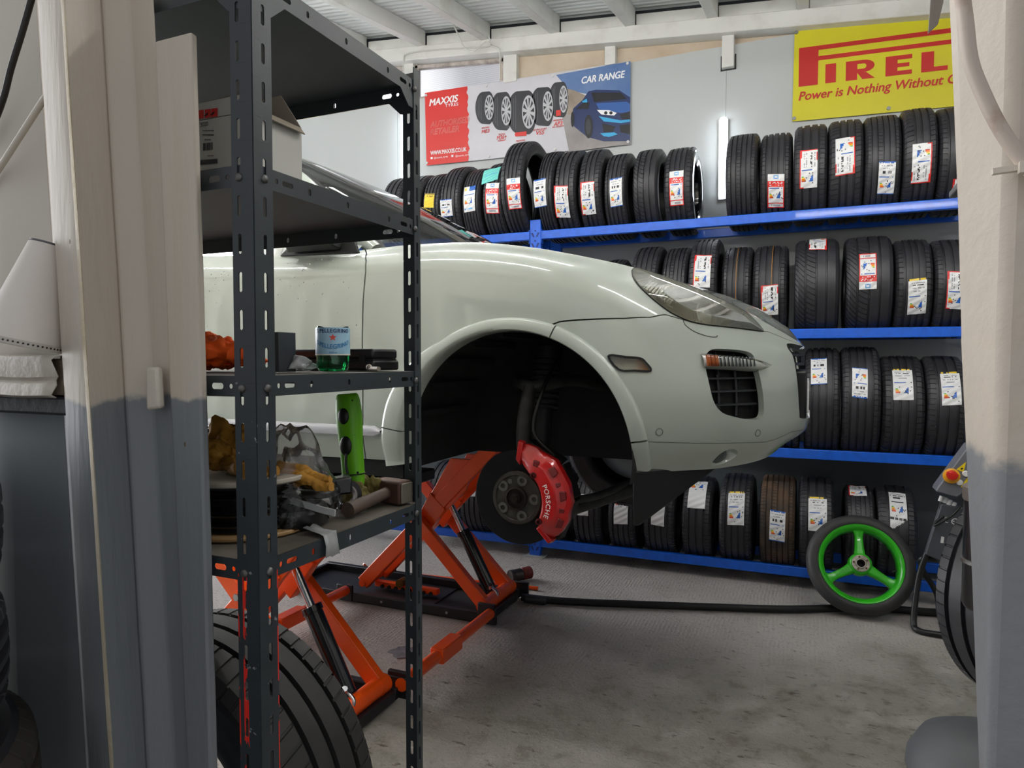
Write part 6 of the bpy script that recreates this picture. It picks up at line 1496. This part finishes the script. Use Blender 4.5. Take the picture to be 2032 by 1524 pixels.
bm = NB(); quad(bm, [(xl, bx_y1, zt_), (xr, bx_y1, zt_), (xr-.03, bx_y1-.012, zt_+.052), (xl+.01, bx_y1-.012, zt_+.045)]); quad(bm, [(xl, bx_y0+.012, ztf), (xr-.028, bx_y0+.012, ztf+.004), (xr-.034, bx_y0+.03, ztf+.020), (xl+.01, bx_y0+.03, ztf+.004)])
quad(bm, [(xr, bx_y0+.003, zt_), (xr, bx_y1-.003, zt_), (xr+.010, bx_y1-.003, zt_-.012), (xr+.010, bx_y0+.003, zt_-.012)])
obj('flap', bm, BOXI, pb, smooth=False, solid=.0015)
bm = NB(); quad(bm, [(xl, bx_y0, zt_-.001), (xr-.002, bx_y0, zt_-.001), (xr-.026, bx_y0, ztf+.002), (xl, bx_y0, ztf)]); obj('front_flap', bm, BOXW, pb, smooth=False, solid=.0012, fixn=False)
bm = NB()
def bxp(x, y, o=.0012): p = at(x, y, Y=bx_y0-o); return (p.x, p.y, p.z)
def bq(x0, y0, x1, y1, mi, o=.0012, dr_=0): quad(bm, [bxp(x0, y1, o), bxp(x1, y1+dr_, o), bxp(x1, y0+dr_, o), bxp(x0, y0, o)], mi)
for x in (392, 406.5, 419.5): bq(x, 218-(x-400)*.12, x+12, 235-(x-400)*.12, 0, dr_=-1.4)
bq(395, 318, 431.5, 327, 1, dr_=-3)
for k, x in enumerate((403, 405, 406, 408, 411, 412, 414, 416, 418, 420)): bq(x, 284-k*.2, x+(1 if k % 3 else 1.6), 299-k*.2, 1)
for x0, y0, x1, y1 in ((402, 258, 424, 260), (402, 266, 423, 269), (406, 276, 419, 278), (412, 308, 424, 310)):
    x = x0
    while x < x1: bq(x, y0, x+1.6, y1, 1); x += 2.6
pk = obj('print', bm, [PAPER[RD], PAPER[INK]], pb, smooth=False)
bm = NB(); V, F = text_poly('3020', bold=.0); a_ = Vector(bxp(397.5, 252)); b_ = Vector(bxp(413, 249.5)); x0, x1 = V[:, 0].min(), V[:, 0].max(); sx_ = (b_.x-a_.x)/(x1-x0); add_flat(bm, V, F, lambda x, y: (a_.x+(x-x0)*sx_, a_.y, a_.z+(x-x0)*sx_*(b_.z-a_.z)/(b_.x-a_.x)+y*.0095)); obj('part_number', bm, PAPER[INK], pk, smooth=False)
bm = NB()
for x, y in ((409, 226), (422, 224)): bm.faces.new([bm.verts.new(bxp(*q, .0018)) for q in ((x-3, y+5), (x+3, y+1), (x+4, y-3), (x+1, y-2), (x-1, y+1), (x-4, y+3))])
obj('pictogram', bm, [PAPER[INK]], pk, smooth=False)

# ---- third level
Z3 = LEVELS[2]+.0012
def cloth(name, c, r, m, parent=None, seed=0, amp=.3, f=18, label=None, cat=None, crease=0, sub=40, base=None, rz=0):
    bm = NB(); bmesh.ops.create_uvsphere(bm, u_segments=sub*2, v_segments=sub, radius=1)
    ca, sa = math.cos(rz), math.sin(rz)
    for v in bm.verts:
        p = v.co.copy(); q = Vector((p.x*r[0], p.y*r[1], p.z*r[2]))
        n = noise3(q, f, seed)+.5*noise3(q, f*2.2, seed+1); rdg = abs(noise3(q, f*.8, seed+2))
        q = q*(1+amp*n-amp*.9*rdg)
        if q.z < 0: q.z *= .25
        v.co = Vector((q.x*ca-q.y*sa, q.x*sa+q.y*ca, q.z))+Vector(c)
    if crease: crumple(bm, crease, 60, seed+9)
    zmin = min(v.co.z for v in bm.verts)
    bmesh.ops.translate(bm, verts=bm.verts, vec=(0, 0, (base if base is not None else c[2])-zmin))
    return obj(name, bm, m, parent, base=None if parent else (c[0], c[1], base if base is not None else c[2]), angle=80)
p = at(450, 735, Y=.93)
meta(cloth('cloth', (p.x, .90, Z3), (.085, .07, .052), mat('orange cloth', 'ff6416', .8, bump=.5, bscale=150, bdist=.001), seed=4, amp=.45, f=16, crease=.008, base=Z3+.0005), 'crumpled bright orange cloth on the third level behind the front post', 'cloth')
bt_c = at(661, 741, Y=.93); bt_c.z = Z3
bt = thing('bottle', 'cut-down green plastic water bottle with pale blue label on the third level', 'bottle', tuple(bt_c)); BR = .0272
PET = mat('green plastic', '55d8a0', .06, trans=1.0, coat=.3)
bm = NB(); pr = []
for k in range(49):
    pass
segs = 60; prof = [(0, .006), (.35, .004), (.62, .0), (.85, .002), (.97, .010), (1.0, .020), (.985, .030), (1.0, .034), (1.0, .086), (.985, .090)]
rings = []
for r_, h_ in prof:
    row = []
    for k in range(segs):
        t = 2*PI*k/segs; lobe = 1-.07*(math.cos(5*t) > .55)*(1 if h_ < .025 else 0); row.append(bm.verts.new((bt_c.x+BR*r_*lobe*math.cos(t), bt_c.y+BR*r_*lobe*math.sin(t), Z3+.0005+h_*.80 + (.003*math.sin(3*t+1) if h_ > .085 else 0))))
    rings.append(row)
for a, b in zip(rings[1:], rings[2:]):
    for k in range(segs): bm.faces.new((a[k], a[(k+1) % segs], b[(k+1) % segs], b[k]))
bm.faces.new(rings[1][::-1]); bmesh.ops.remove_doubles(bm, verts=bm.verts, dist=1e-6)
obj('bottle_body', bm, PET, bt, angle=50, solid=.0006)
bm = NB(); lathe(bm, [(BR+.0007, .028), (BR+.0009, .030), (BR+.0009, .0715), (BR+.0005, .073)], c=(bt_c.x, bt_c.y, Z3), seg=64); lbl = obj('label', bm, mat('pale blue label', '9fc4d8', .35, var='8db6cd', vscale=60), bt)
VA = math.atan2(EYE.y-bt_c.y, EYE.x-bt_c.x)
def on_cyl(x, z, o=.0016): t = VA+x/BR; return (bt_c.x+(BR+o)*math.cos(t), bt_c.y+(BR+o)*math.sin(t), Z3+z)
def cyl_text(bm, s, w_, z0, h_, arc_=0, **k):
    V, F = text_poly(s, **k); x0, x1 = V[:, 0].min(), V[:, 0].max()
    add_flat(bm, V, F, lambda x, y: on_cyl((x-x0)/(x1-x0)*w_-w_/2, z0+y*h_/.7+arc_*((((x-x0)/(x1-x0)*2-1))**2)))
bm = NB(); cyl_text(bm, 'S.PELLEGRINO', .056, .0645, .0062, bold=.02, space=1.1, lift=.00003); obj('label_lettering', bm, mat('label navy', '16245a', .4), lbl, smooth=False)
bm = NB(); cyl_text(bm, 'S.PELLEGRINO', .056, .0385, .0070, arc_=.008, bold=.015, lift=.00003); cyl_text(bm, '500ml', .012, .0305, .003); obj('label_lettering', bm, mat('label mid blue', '2f7db4', .4), lbl, smooth=False)
bm = NB(); st_ = [on_cyl((.0062 if k % 2 == 0 else .0026)*math.cos(PI/2+k*PI/5), .0565+(.0062 if k % 2 == 0 else .0026)*math.sin(PI/2+k*PI/5)) for k in range(10)]; bm.faces.new([bm.verts.new(q) for q in st_]); obj('red_star', bm, mat('star red', 'd8402f', .4), lbl, smooth=False)
bm = NB(); lathe(bm, [(BR+.0011, .0275), (BR+.0011, .0295)], c=(bt_c.x, bt_c.y, Z3), seg=64); obj('label_band', bm, mat('label cream', 'e2dcc8', .4), lbl)
a_, b_ = at(562, 740, Y=1.07), at(766, 740, Y=1.07)
cs3 = thing('tool_case', 'flat black plastic case lying behind the water bottle on the third level', 'case', ((a_.x+b_.x)/2, 1.07, Z3))
bm = NB(); box(bm, (a_.x, 1.03, Z3+.0005), (b_.x, 1.115, Z3+.019)); obj('tray', bm, BLACK, cs3, bevel=.004)
bm = NB(); box(bm, (a_.x+.002, 1.032, Z3+.021), (b_.x-.002, 1.113, Z3+.040)); obj('lid', bm, BLACK, cs3, bevel=.005)
bm = NB(); box(bm, (a_.x+.004, 1.034, Z3+.0185), (b_.x-.004, 1.111, Z3+.0215)); box(bm, (b_.x-.03, 1.0285, Z3+.014), (b_.x-.018, 1.033, Z3+.028)); obj('latch', bm, DARK, cs3)
a_ = at(549, 735, Y=.86); b_ = at(559, 735, Y=.86); zt3 = at(549, 659, Y=.86).z
bm = NB(); box(bm, (a_.x-.012, .855, Z3+.0005), (b_.x-.001, .895, zt3)); meta(obj('black_box', bm, mat('dark grey carton', '34373b', .5), base=(a_.x, .875, Z3), bevel=.001), 'thin dark grey upright box just right of the front post on the third level', 'box')
FILM = bpy.data.materials.new('clear crinkled film'); FILM.use_nodes = True; _t = NT(FILM); _n = _t.n; _tr = _n.new('ShaderNodeBsdfTransparent'); _tr.inputs[0].default_value = (.90, .90, .90, 1); _gl = _n.new('ShaderNodeBsdfGlossy'); _gl.inputs['Roughness'].default_value = .12; _di = _n.new('ShaderNodeBsdfTranslucent'); _di.inputs[0].default_value = (.8, .8, .8, 1)
_m1 = _n.new('ShaderNodeMixShader'); _m1.inputs[0].default_value = .20; _m2_ = _n.new('ShaderNodeMixShader'); _lw = _n.new('ShaderNodeFresnel'); _lw.inputs[0].default_value = 1.5
_bp = _n.new('ShaderNodeBump'); _bp.inputs['Strength'].default_value = 1.0; _bp.inputs['Distance'].default_value = .004; _t.link(_t.noise(70, 3, _t.pos()), _bp.inputs['Height']); _t.link(_bp.outputs[0], _gl.inputs['Normal'])
_t.link(_tr.outputs[0], _m1.inputs[1]); _t.link(_di.outputs[0], _m1.inputs[2]); _t.link(_lw.outputs[0], _m2_.inputs[0]); _t.link(_m1.outputs[0], _m2_.inputs[1]); _t.link(_gl.outputs[0], _m2_.inputs[2]); _t.link(_m2_.outputs[0], _n['Material Output'].inputs[0])
FILMW = mat('milky film', 'c6c8c8', .25, trans=.35, coat=.2)
p = at(590, 735, Y=.90)
meta(cloth('plastic_wrap', (p.x, .90, Z3), (.036, .025, .020), FILMW, seed=9, amp=.5, f=34, base=Z3+.0005, rz=.5), 'scrunched scrap of clear plastic wrap left of the water bottle', 'wrap')
p = at(746, 737, Y=1.0)
bm = NB(); cyl(bm, (p.x-.014, 1.0, Z3+.0045), (p.x+.016, .985, Z3+.0045), .004, 10); ellipsoid(bm, (p.x-.014, 1.0, Z3+.0065), (.006, .006, .006), 10, 8); meta(obj('bolt', bm, mat('dirty pale bolt', '8f887c', .5, .5), base=(p.x, 1.0, Z3)), 'small dirty bolt lying on the third level right of the water bottle', 'bolt')

# ---- fourth level
Z4 = LEVELS[3]+.0012
sp = thing('cable_spool', 'reel of black wrapped wire with pale top flange on the fourth level', 'reel', (-.825, .835, Z4)); SC_ = (-.825, .835, Z4+.0005)
bm = NB(); lathe(bm, [(0, 0), (.098, 0), (.100, .002), (.100, .005), (.098, .007), (.06, .007)], c=SC_, seg=56); obj('bottom_flange', bm, mat('tan board', 'a07f55', .6), sp)
bm = NB(); lathe(bm, [(.06, .080), (.098, .080), (.100, .082), (.100, .086), (.098, .088), (.03, .088), (.03, .075)], c=SC_, seg=56); obj('top_flange', bm, mat('pale flange', 'bdb6a8', .5, var='9d968a', vscale=9), sp)
bm = NB(); lathe(bm, [(.055, .007)]+[(.080+.003*math.sin(k*2.1)+.002*math.sin(k*.9), .008+.0715*k/26) for k in range(27)]+[(.055, .080)], c=SC_, seg=56); obj('winding', bm, mat('wrapped black wire', '161616', .18, coat=.6, bump=.6, bscale=40), sp)
GLOVE = mat('mustard leather', 'c08a2e', .75, var='8f6420', vscale=20, bump=.3, bscale=120, bdist=.001)
g1 = thing('work_glove', 'mustard yellow work glove heaped on the wire reel', 'glove', (-.845, .82, Z4+.089))
cloth('palm', (-.85, .82, Z4+.089), (.052, .045, .036), GLOVE, g1, seed=3, amp=.6, f=17, crease=.007, base=Z4+.0895)
cloth('cuff', (-.88, .87, Z4+.089), (.045, .034, .062), GLOVE, g1, seed=6, amp=.6, f=17, crease=.007, base=Z4+.0895)
bm = NB(); zz = Z4+.099
for k, pts in enumerate((((-.815, .80), (-.785, .782), (-.76, .775)), ((-.81, .815), (-.78, .80), (-.752, .795)), ((-.81, .832), (-.775, .825), (-.750, .823)))): tube(bm, [(x, y, zz+.006*math.sin(i*2+k)) for i, (x, y) in enumerate(pts)], [.0095, .010, .007], 16, n=14)
crumple(bm, .0035, 50, 2); obj('fingers', bm, GLOVE, g1)
g2 = thing('work_glove', 'mustard yellow work glove drooping off the reel over the plastic bag', 'glove', (-.745, .86, Z4+.072))
bm = NB()
for k, (dy, dz) in enumerate(((0, 0), (.016, .004), (.030, .0), (.008, .010))):
    pts = [at(x, y, Y=.86+dy) for x, y in ((556, 938), (590, 945), (618, 955), (640, 964), (657, 968-k*2))]
    tube(bm, [(q.x, q.y, q.z+dz-.002*math.sin(i*3+k)) for i, q in enumerate(pts)], [.010, .011, .009, .008, .006], 16, n=14)
crumple(bm, .0035, 50, 4); obj('fingers', bm, GLOVE, g2)
p = at(575, 950, Y=.875); cloth('palm', (p.x, .880, p.z-.012), (.034, .024, .016), GLOVE, g2, seed=12, amp=.55, f=28, crease=.005, rz=-.4)
tb_ = at(437, 890, Y=1.05)
tn = thing('tin', 'dark olive tin with crumpled foil on top at the back left of the fourth level', 'tin', (tb_.x, 1.05, Z4)); zt4 = at(437, 862, Y=1.03).z
bm = NB(); box(bm, (tb_.x-.08, 1.02, Z4+.0005), (at(452, 870, Y=1.02).x, 1.09, zt4)); obj('body', bm, mat('dark olive tin', '2f2c22', .5), tn, bevel=.003)
cloth('foil', (tb_.x-.03, 1.055, zt4), (.052, .034, .010), mat('crumpled foil', 'b9b9bd', .25, .8), tn, seed=5, amp=.5, f=50, base=zt4)
# bag of black bits
bgc = at(612, 1045, Z=Z4); 
bag = thing('plastic_bag', 'clear crinkled plastic bag over black rubber parts on the fourth level', 'bag', (-.745, .90, Z4))
bm = NB(); bmesh.ops.create_uvsphere(bm, u_segments=64, v_segments=40, radius=1)
for v in bm.verts:
    q = Vector((v.co.x*.058, v.co.y*.075, max(v.co.z, -.2)*.125)); up = max(0, v.co.z); n = noise3(q, 22, 2)+.6*noise3(q, 48, 5); rdg = 1-abs(noise3(q, 26, 8))*2
    q *= 1+.18*n+.08*rdg; q.x *= 1-.35*up; q.y *= 1-.55*up*up; q.x -= .02*up
    v.co = q+Vector((-.770, .895, Z4+.034))
obj('film', bm, FILM, bag, angle=80)
bm = NB(); lathe(bm, [(0, 0), (.050, 0), (.056, .008), (.056, .028), (.048, .036), (0, .036)], c=(-.765, .875, Z4+.001), seg=36); lathe(bm, [(.020, .036), (.044, .038), (.044, .05), (.034, .054), (.020, .05)], c=(-.768, .93, Z4+.001), seg=32); bar(bm, (-.80, .93, Z4+.045), (-.735, .99, Z4+.05), .03, .03)
obj('rubber_part', bm, mat('bag contents black', '121314', .3, coat=.3), bag, bevel=.004)
bm = NB(); pts = [at(x, y, Y=.85) for x, y in ((560, 988), (600, 1000), (640, 1012), (665, 1018))]
for a, b in zip(pts, pts[1:]): bar(bm, a, b, .003, .010)
pts = [(-.712, .85, Z4+.010), (-.692, .845, Z4+.006), (-.674, .842, Z4+.0055), (-.6655, .842, Z4+.0045), (-.6615, .842, Z4-.010), (-.660, .843, Z4-.030)]
rows = []
for i, q in enumerate(pts): rows.append([bm.verts.new((q[0]+.002*math.sin(i*2+k), q[1]+(k-2)*.0075+.002*math.sin(k*3+i), q[2]+.0015*math.sin(k*2.3+i*1.3))) for k in range(5)])
for a, b in zip(rows, rows[1:]):
    for k in range(4): bm.faces.new((a[k], a[k+1], b[k+1], b[k]))
obj('bag_corner', bm, FILMW, bag, solid=.0006)
ta = thing('tape_roll', 'roll of grey and black tape lying against the plastic bag', 'tape', (-.735, .995, Z4)); tp = Vector((-.752, .995, Z4+.0280)); ax_ = Vector((.80, -.58, .12))
bm = NB(); lathe(bm, [(.016, -.010), (.027, -.010), (.027, .010), (.016, .010)], c=tp, axis=ax_, seg=36, closed=True); obj('tape', bm, mat('dark tape', '232226', .4), ta, angle=40)
bm = NB(); lathe(bm, [(.0155, -.0105), (.0185, -.0108), (.0185, .0108), (.0155, .0105)], c=tp, axis=ax_, seg=36, closed=True); obj('core', bm, mat('grey core', '8f8a86', .5), ta)
OL = mat('olive glove', '5d5428', .8, var='7b6f35', vscale=18, bump=.3, bscale=100, bdist=.001)
gl = thing('work_glove', 'olive work glove bunched around the foot of the green lamp', 'glove', (-.735, 1.05, Z4))
cloth('palm', (-.766, 1.045, Z4), (.036, .035, .034), OL, gl, seed=21, amp=.35, f=24, crease=.006, base=Z4+.0005)
cloth('cuff', (-.750, 1.065, Z4), (.020, .018, .052), OL, gl, seed=22, amp=.4, f=30, crease=.006, base=Z4+.0005)
# green inspection lamp
lc = at(692, 870, Y=1.05); l0 = at(703, 962, Y=1.05); l1 = at(689, 781, Y=1.05); LG = mat('lime plastic', '6cbe1c', .4, var='62ad1a', vscale=12)
lp = thing('inspection_lamp', 'lime green hand lamp with black buttons standing up on the fourth level', 'lamp', (l0.x, 1.05, Z4+.03))
d_ = (l1-l0); Lh = d_.length; d_.normalize(); _, s_, u_ = frame_of(d_, up=(0, -1, 0)); 
bm = NB(); rings = []
for t, wx, wy in ((0, .0195, .015), (.12, .021, .016), (.25, .021, .0165), (.45, .0215, .017), (.6, .0235, .018), (.78, .0245, .0185), (.93, .0225, .017), (.985, .020, .015), (1, .017, .012)):
    c_ = l0+d_*(Lh*t); rings.append([bm.verts.new(c_+s_*(wx*math.copysign(abs(math.cos(a))**.75, math.cos(a)))+u_*(wy*math.copysign(abs(math.sin(a))**.75, math.sin(a)))) for a in [2*PI*k/32 for k in range(32)]])
for a, b in zip(rings, rings[1:]):
    for k in range(32): bm.faces.new((a[k], a[(k+1) % 32], b[(k+1) % 32], b[k]))
bm.faces.new(rings[0]); bm.faces.new(rings[-1]); lo_ = obj('body', bm, LG, lp, angle=60)
bm = NB(); fw = Vector((EYE.x-lc.x, EYE.y-lc.y, 0)).normalized(); sd = fw.cross(Vector((0, 0, 1)))
for t, off, w_, h_ in ((.76, .010, .012, .030), (.44, .010, .013, .036)):
    c_ = l0+d_*(Lh*t)+fw*.0165+sd*off
    ellipsoid(bm, c_, (w_, .006, h_/2), 16, 10)
for t in (.15, .56, .93): ellipsoid(bm, l0+d_*(Lh*t)+fw*.019-sd*.008, (.0025, .0025, .0025), 8, 6)
tube(bm, [l0+d_*(Lh*.36)+fw*.0185+sd*.010, l0+d_*(Lh*.24)+fw*.0185+sd*.012, l0+d_*(Lh*.14)+fw*.0185+sd*.010], .0025); lathe(bm, [(.0185, -.0015), (.0225, -.001), (.0225, .001), (.0185, .0015)], c=l0+d_*(Lh*.12), axis=d_, seg=24)
obj('button', bm, BLACK, lo_)
# hammer
hm = thing('hammer', 'club hammer with rusty brown square head and worn wooden handle on the fourth level', 'hammer', (-.705, 1.06, Z4))
h0 = Vector((-.748, 1.092, Z4+.0225)); h1 = Vector((-.679, 1.080, Z4+.0225))
bm = NB(); bar(bm, h0, h1, .038, .043, mi=0); hd = obj('head', bm, mat('rusty head', '5b4137', .6, .4, var='46332c', vscale=25), hm, bevel=.005)
bm = NB(); dd_ = (h1-h0).normalized(); bar(bm, h1+dd_*.0002, h1+dd_*.0035, .030, .038); obj('striking_face', bm, mat('worn face', '7d776c', .45, .6), hd, bevel=.003)
hc_ = (h0+h1)/2; q0 = Vector((hc_.x, hc_.y-.016, Z4+.022)); q1 = Vector((-.712, .948, Z4+.0142))
bm = NB(); tube(bm, [q0, q0.lerp(q1, .3), q0.lerp(q1, .7), q1], [.011, .0105, .012, .0135], 16); obj('handle', bm, mat('worn handle', '4b4039', .6, var='5e4a3c', vscale=18, stretch=(6, 1, 6)), hm)

# ------------------------------------------------------------------ left of the doorway
lg = thing('ledge', 'white painted metal ledge with a torn end on the wall left of the doorway', 'ledge', (-1.2, .62, 1.43))
bm = NB(); xe = at(112, 745, Y=.60).x; sec = [(.600, 1.484), (.597, 1.478), (.600, 1.455), (.606, 1.450), (.600, 1.444), (.598, 1.430), (.604, 1.426)]
rows = []
for i in range(41):
    x = -2.2+(xe+2.2)*i/40; rows.append([bm.verts.new((x+(0 if i < 40 else .006*math.sin(k*2.7)-.004*k*.3), y, z+.0008*math.sin(i*1.3))) for k, (y, z) in enumerate([(.655, 1.486)]+sec)])
for a, b in zip(rows, rows[1:]):
    for k in range(len(a)-1): bm.faces.new((a[k], a[k+1], b[k+1], b[k]))
obj('profile', bm, mat('chipped white ledge', 'd5d0c6', .5, var='bfb6a8', vscale=14, bump=.4, bscale=70), lg, solid=.0015)
bm = NB(); box(bm, (-2.2, .612, 1.430), (xe+.016, .652, 1.480)); obj('core', bm, mat('crumbling core', '8c7f6e', .8, var='574c42', vscale=40, bump=.8, bscale=80), lg, bevel=.004)
bm = NB(); box(bm, (-2.2, .615, 1.402), (xe+.012, .652, 1.428)); obj('underside', bm, mat('dark ledge strip', '33363a', .7, bump=.4, bscale=60), lg, bevel=.004)  # darker strip along the bottom of the ledge
CNC = (at(42, 697, Y=.585).x, .585, 1.498); CNA = (.15, .17, .97)
ca = at(55, 690, Y=.575); cb_ = at(72, 486, Y=.60)
cn = thing('cone_shade', 'white cone shaped shade tilted on the ledge left of the doorway', 'shade', (ca.x, .60, 1.487))
bm = NB(); lathe(bm, [(.052, 0), (.050, .004), (.021, .140), (.019, .142)], c=CNC, axis=CNA, seg=56); obj('shade', bm, mat('white shade', 'd3ccc4', .6), cn, solid=.001)
bm = NB(); lathe(bm, [(.0202, .1405), (.0212, .1412), (.0205, .1432), (.0188, .1432)], c=CNC, axis=CNA, seg=56); obj('top_ring', bm, mat('ring grey', '55535a', .4), cn)
bm = NB(); lathe(bm, [(.0525, .001), (.0516, .008)], c=CNC, axis=CNA, seg=56); fr_ = obj('bottom_band', bm, mat('band pale', 'b9b2aa', .5), cn)
bm = NB(); _, s_, u_ = frame_of(CNA); ax_ = Vector(CNA).normalized()
for k in range(60):
    t = 2*PI*k/60; e = s_*math.cos(t)+u_*math.sin(t); c_ = Vector(CNC)+ax_*.0045+e*.0522; cyl(bm, c_, c_+e*.0006, .0013, 6)
obj('band_hole', bm, BLACK, fr_)
def cable(name, label, px, Y, r, m, cat='cable', extra=()):
    pts = [at(x, y, Y=Y) for x, y in px]; bm = NB(); tube(bm, pts, r, 12); b0 = pts[-1]
    return meta(obj(name, bm, m, base=tuple(b0)), label, cat)
cable('black_cable', 'black cable hanging in front of the white sheet wall at top left', [(78, -60), (62, 0), (45, 60), (22, 135), (5, 200), (-30, 290)], .640, .0045, mat('black cable', '1b1714', .4))
cable('white_pipe', 'thin white pipe slanting across the white sheet wall at left', [(104, 178), (90, 193), (40, 270), (0, 332), (-40, 390)], .643, .0045, mat('white pipe', 'c9c2b6', .45), 'pipe')
cable('rusty_hose', 'old white hose with rust marks hanging down the right door jamb', [(1905, -40), (1916, 40), (1926, 120), (1950, 185), (1985, 255), (2032, 322), (2090, 390)], .592, .0052, mat('rust marked hose', 'bdb0a4', .5, var='8f6a52', vscale=25, lo=.55, hi=.75), 'hose')
bm = NB(); p = at(2005, 341, Y=.598); bar(bm, (p.x-.012, .593, p.z), (p.x+.005, .593, p.z+.001), .006, .004); bar(bm, (p.x+.004, .588, p.z-.004), (p.x+.004, .588, p.z+.004), .006, .003, up=(1, 0, 0))
meta(obj('cable_clip', bm, mat('painted clip', 'cfc6b9', .5), base=tuple(p)), 'painted-over clip nailed to the right door jamb', 'clip')
D_, AZ = 1.15, math.radians(76.4); Sx, Sy = -D_*math.sin(AZ), D_*math.cos(AZ); zc_ = 0; labs = ['lowest', 'second lowest', 'third from the floor', 'fourth from the floor', 'second from the top', 'topmost']
tops = [.22, .42, .62, .825, 1.045, 1.205, 1.375]
for k in range(6):
    z0, z1 = ([0]+tops)[k], ([0]+tops)[k+1]
    if k == 5: break
hts = [.20, .20, .21, .215, .20, .165, .175]; zz = 0
for k, h_ in enumerate(hts):
    t = thing('tyre', 'dark tyre lying flat beside the ledge, %s in the stack' % ['lowest', 'second from the floor', 'third from the floor', 'middle one', 'brown and third from the top', 'second from the top', 'topmost'][k], 'tyre', (0, 0, 0), 'stack of tyres left of the doorway')
    big = k == 4; R_ = .345 if big else .33 if k < 4 else .322; Wd = h_-.026
    ox = .02 if big else (.006 if k == 5 else 0)
    t.location = (Sx+ox, Sy, zz+h_/2-.0); t.rotation_euler = (0, PI/2, 0)
    o = mesh_obj('tread', tread_mesh(R_, Wd, 'wide4' if k % 2 else 'rib4'), t); mesh_obj('sidewall', side_mesh(R_, Wd), t)
    if big: o.data = o.data.copy(); o.data.materials[0] = mat('brown dusty tyre', '231f1b', .8, var='2e2822', vscale=6)
    zz += h_
# conduit and loose cable under the roof
WC = mat('painted cable', 'c4c4bf', .5)
def cable2(label, pts, r, n=8):
    bm = NB(); tube(bm, pts, r, 8, n=n); meta(obj('electric_cable', bm, WC, base=tuple(pts[-1])), label, 'cable')
cable2('white cable clipped along the wall plate and down the window frame', [at(x, y, Y=5.19) for x, y in ((800, 170), (801, 118), (806, 108), (830, 102), (890, 97), (962, 93), (975, 88))], .006)
cable2('white cable looping down from the rafter above the red end of the banner', [at(x, y, Y=5.10) for x, y in ((830, 5), (885, 24), (905, 60), (920, 92), (938, 102), (952, 92), (965, 82), (974, 88))], .006)
cable2('white cable running from the rafter down beside the ribbed window', [at(x, y, Y=5.165) for x, y in ((930, 50), (962, 62), (971, 75), (974, 90), (989, 96), (992, 110), (992, 158))], .006)
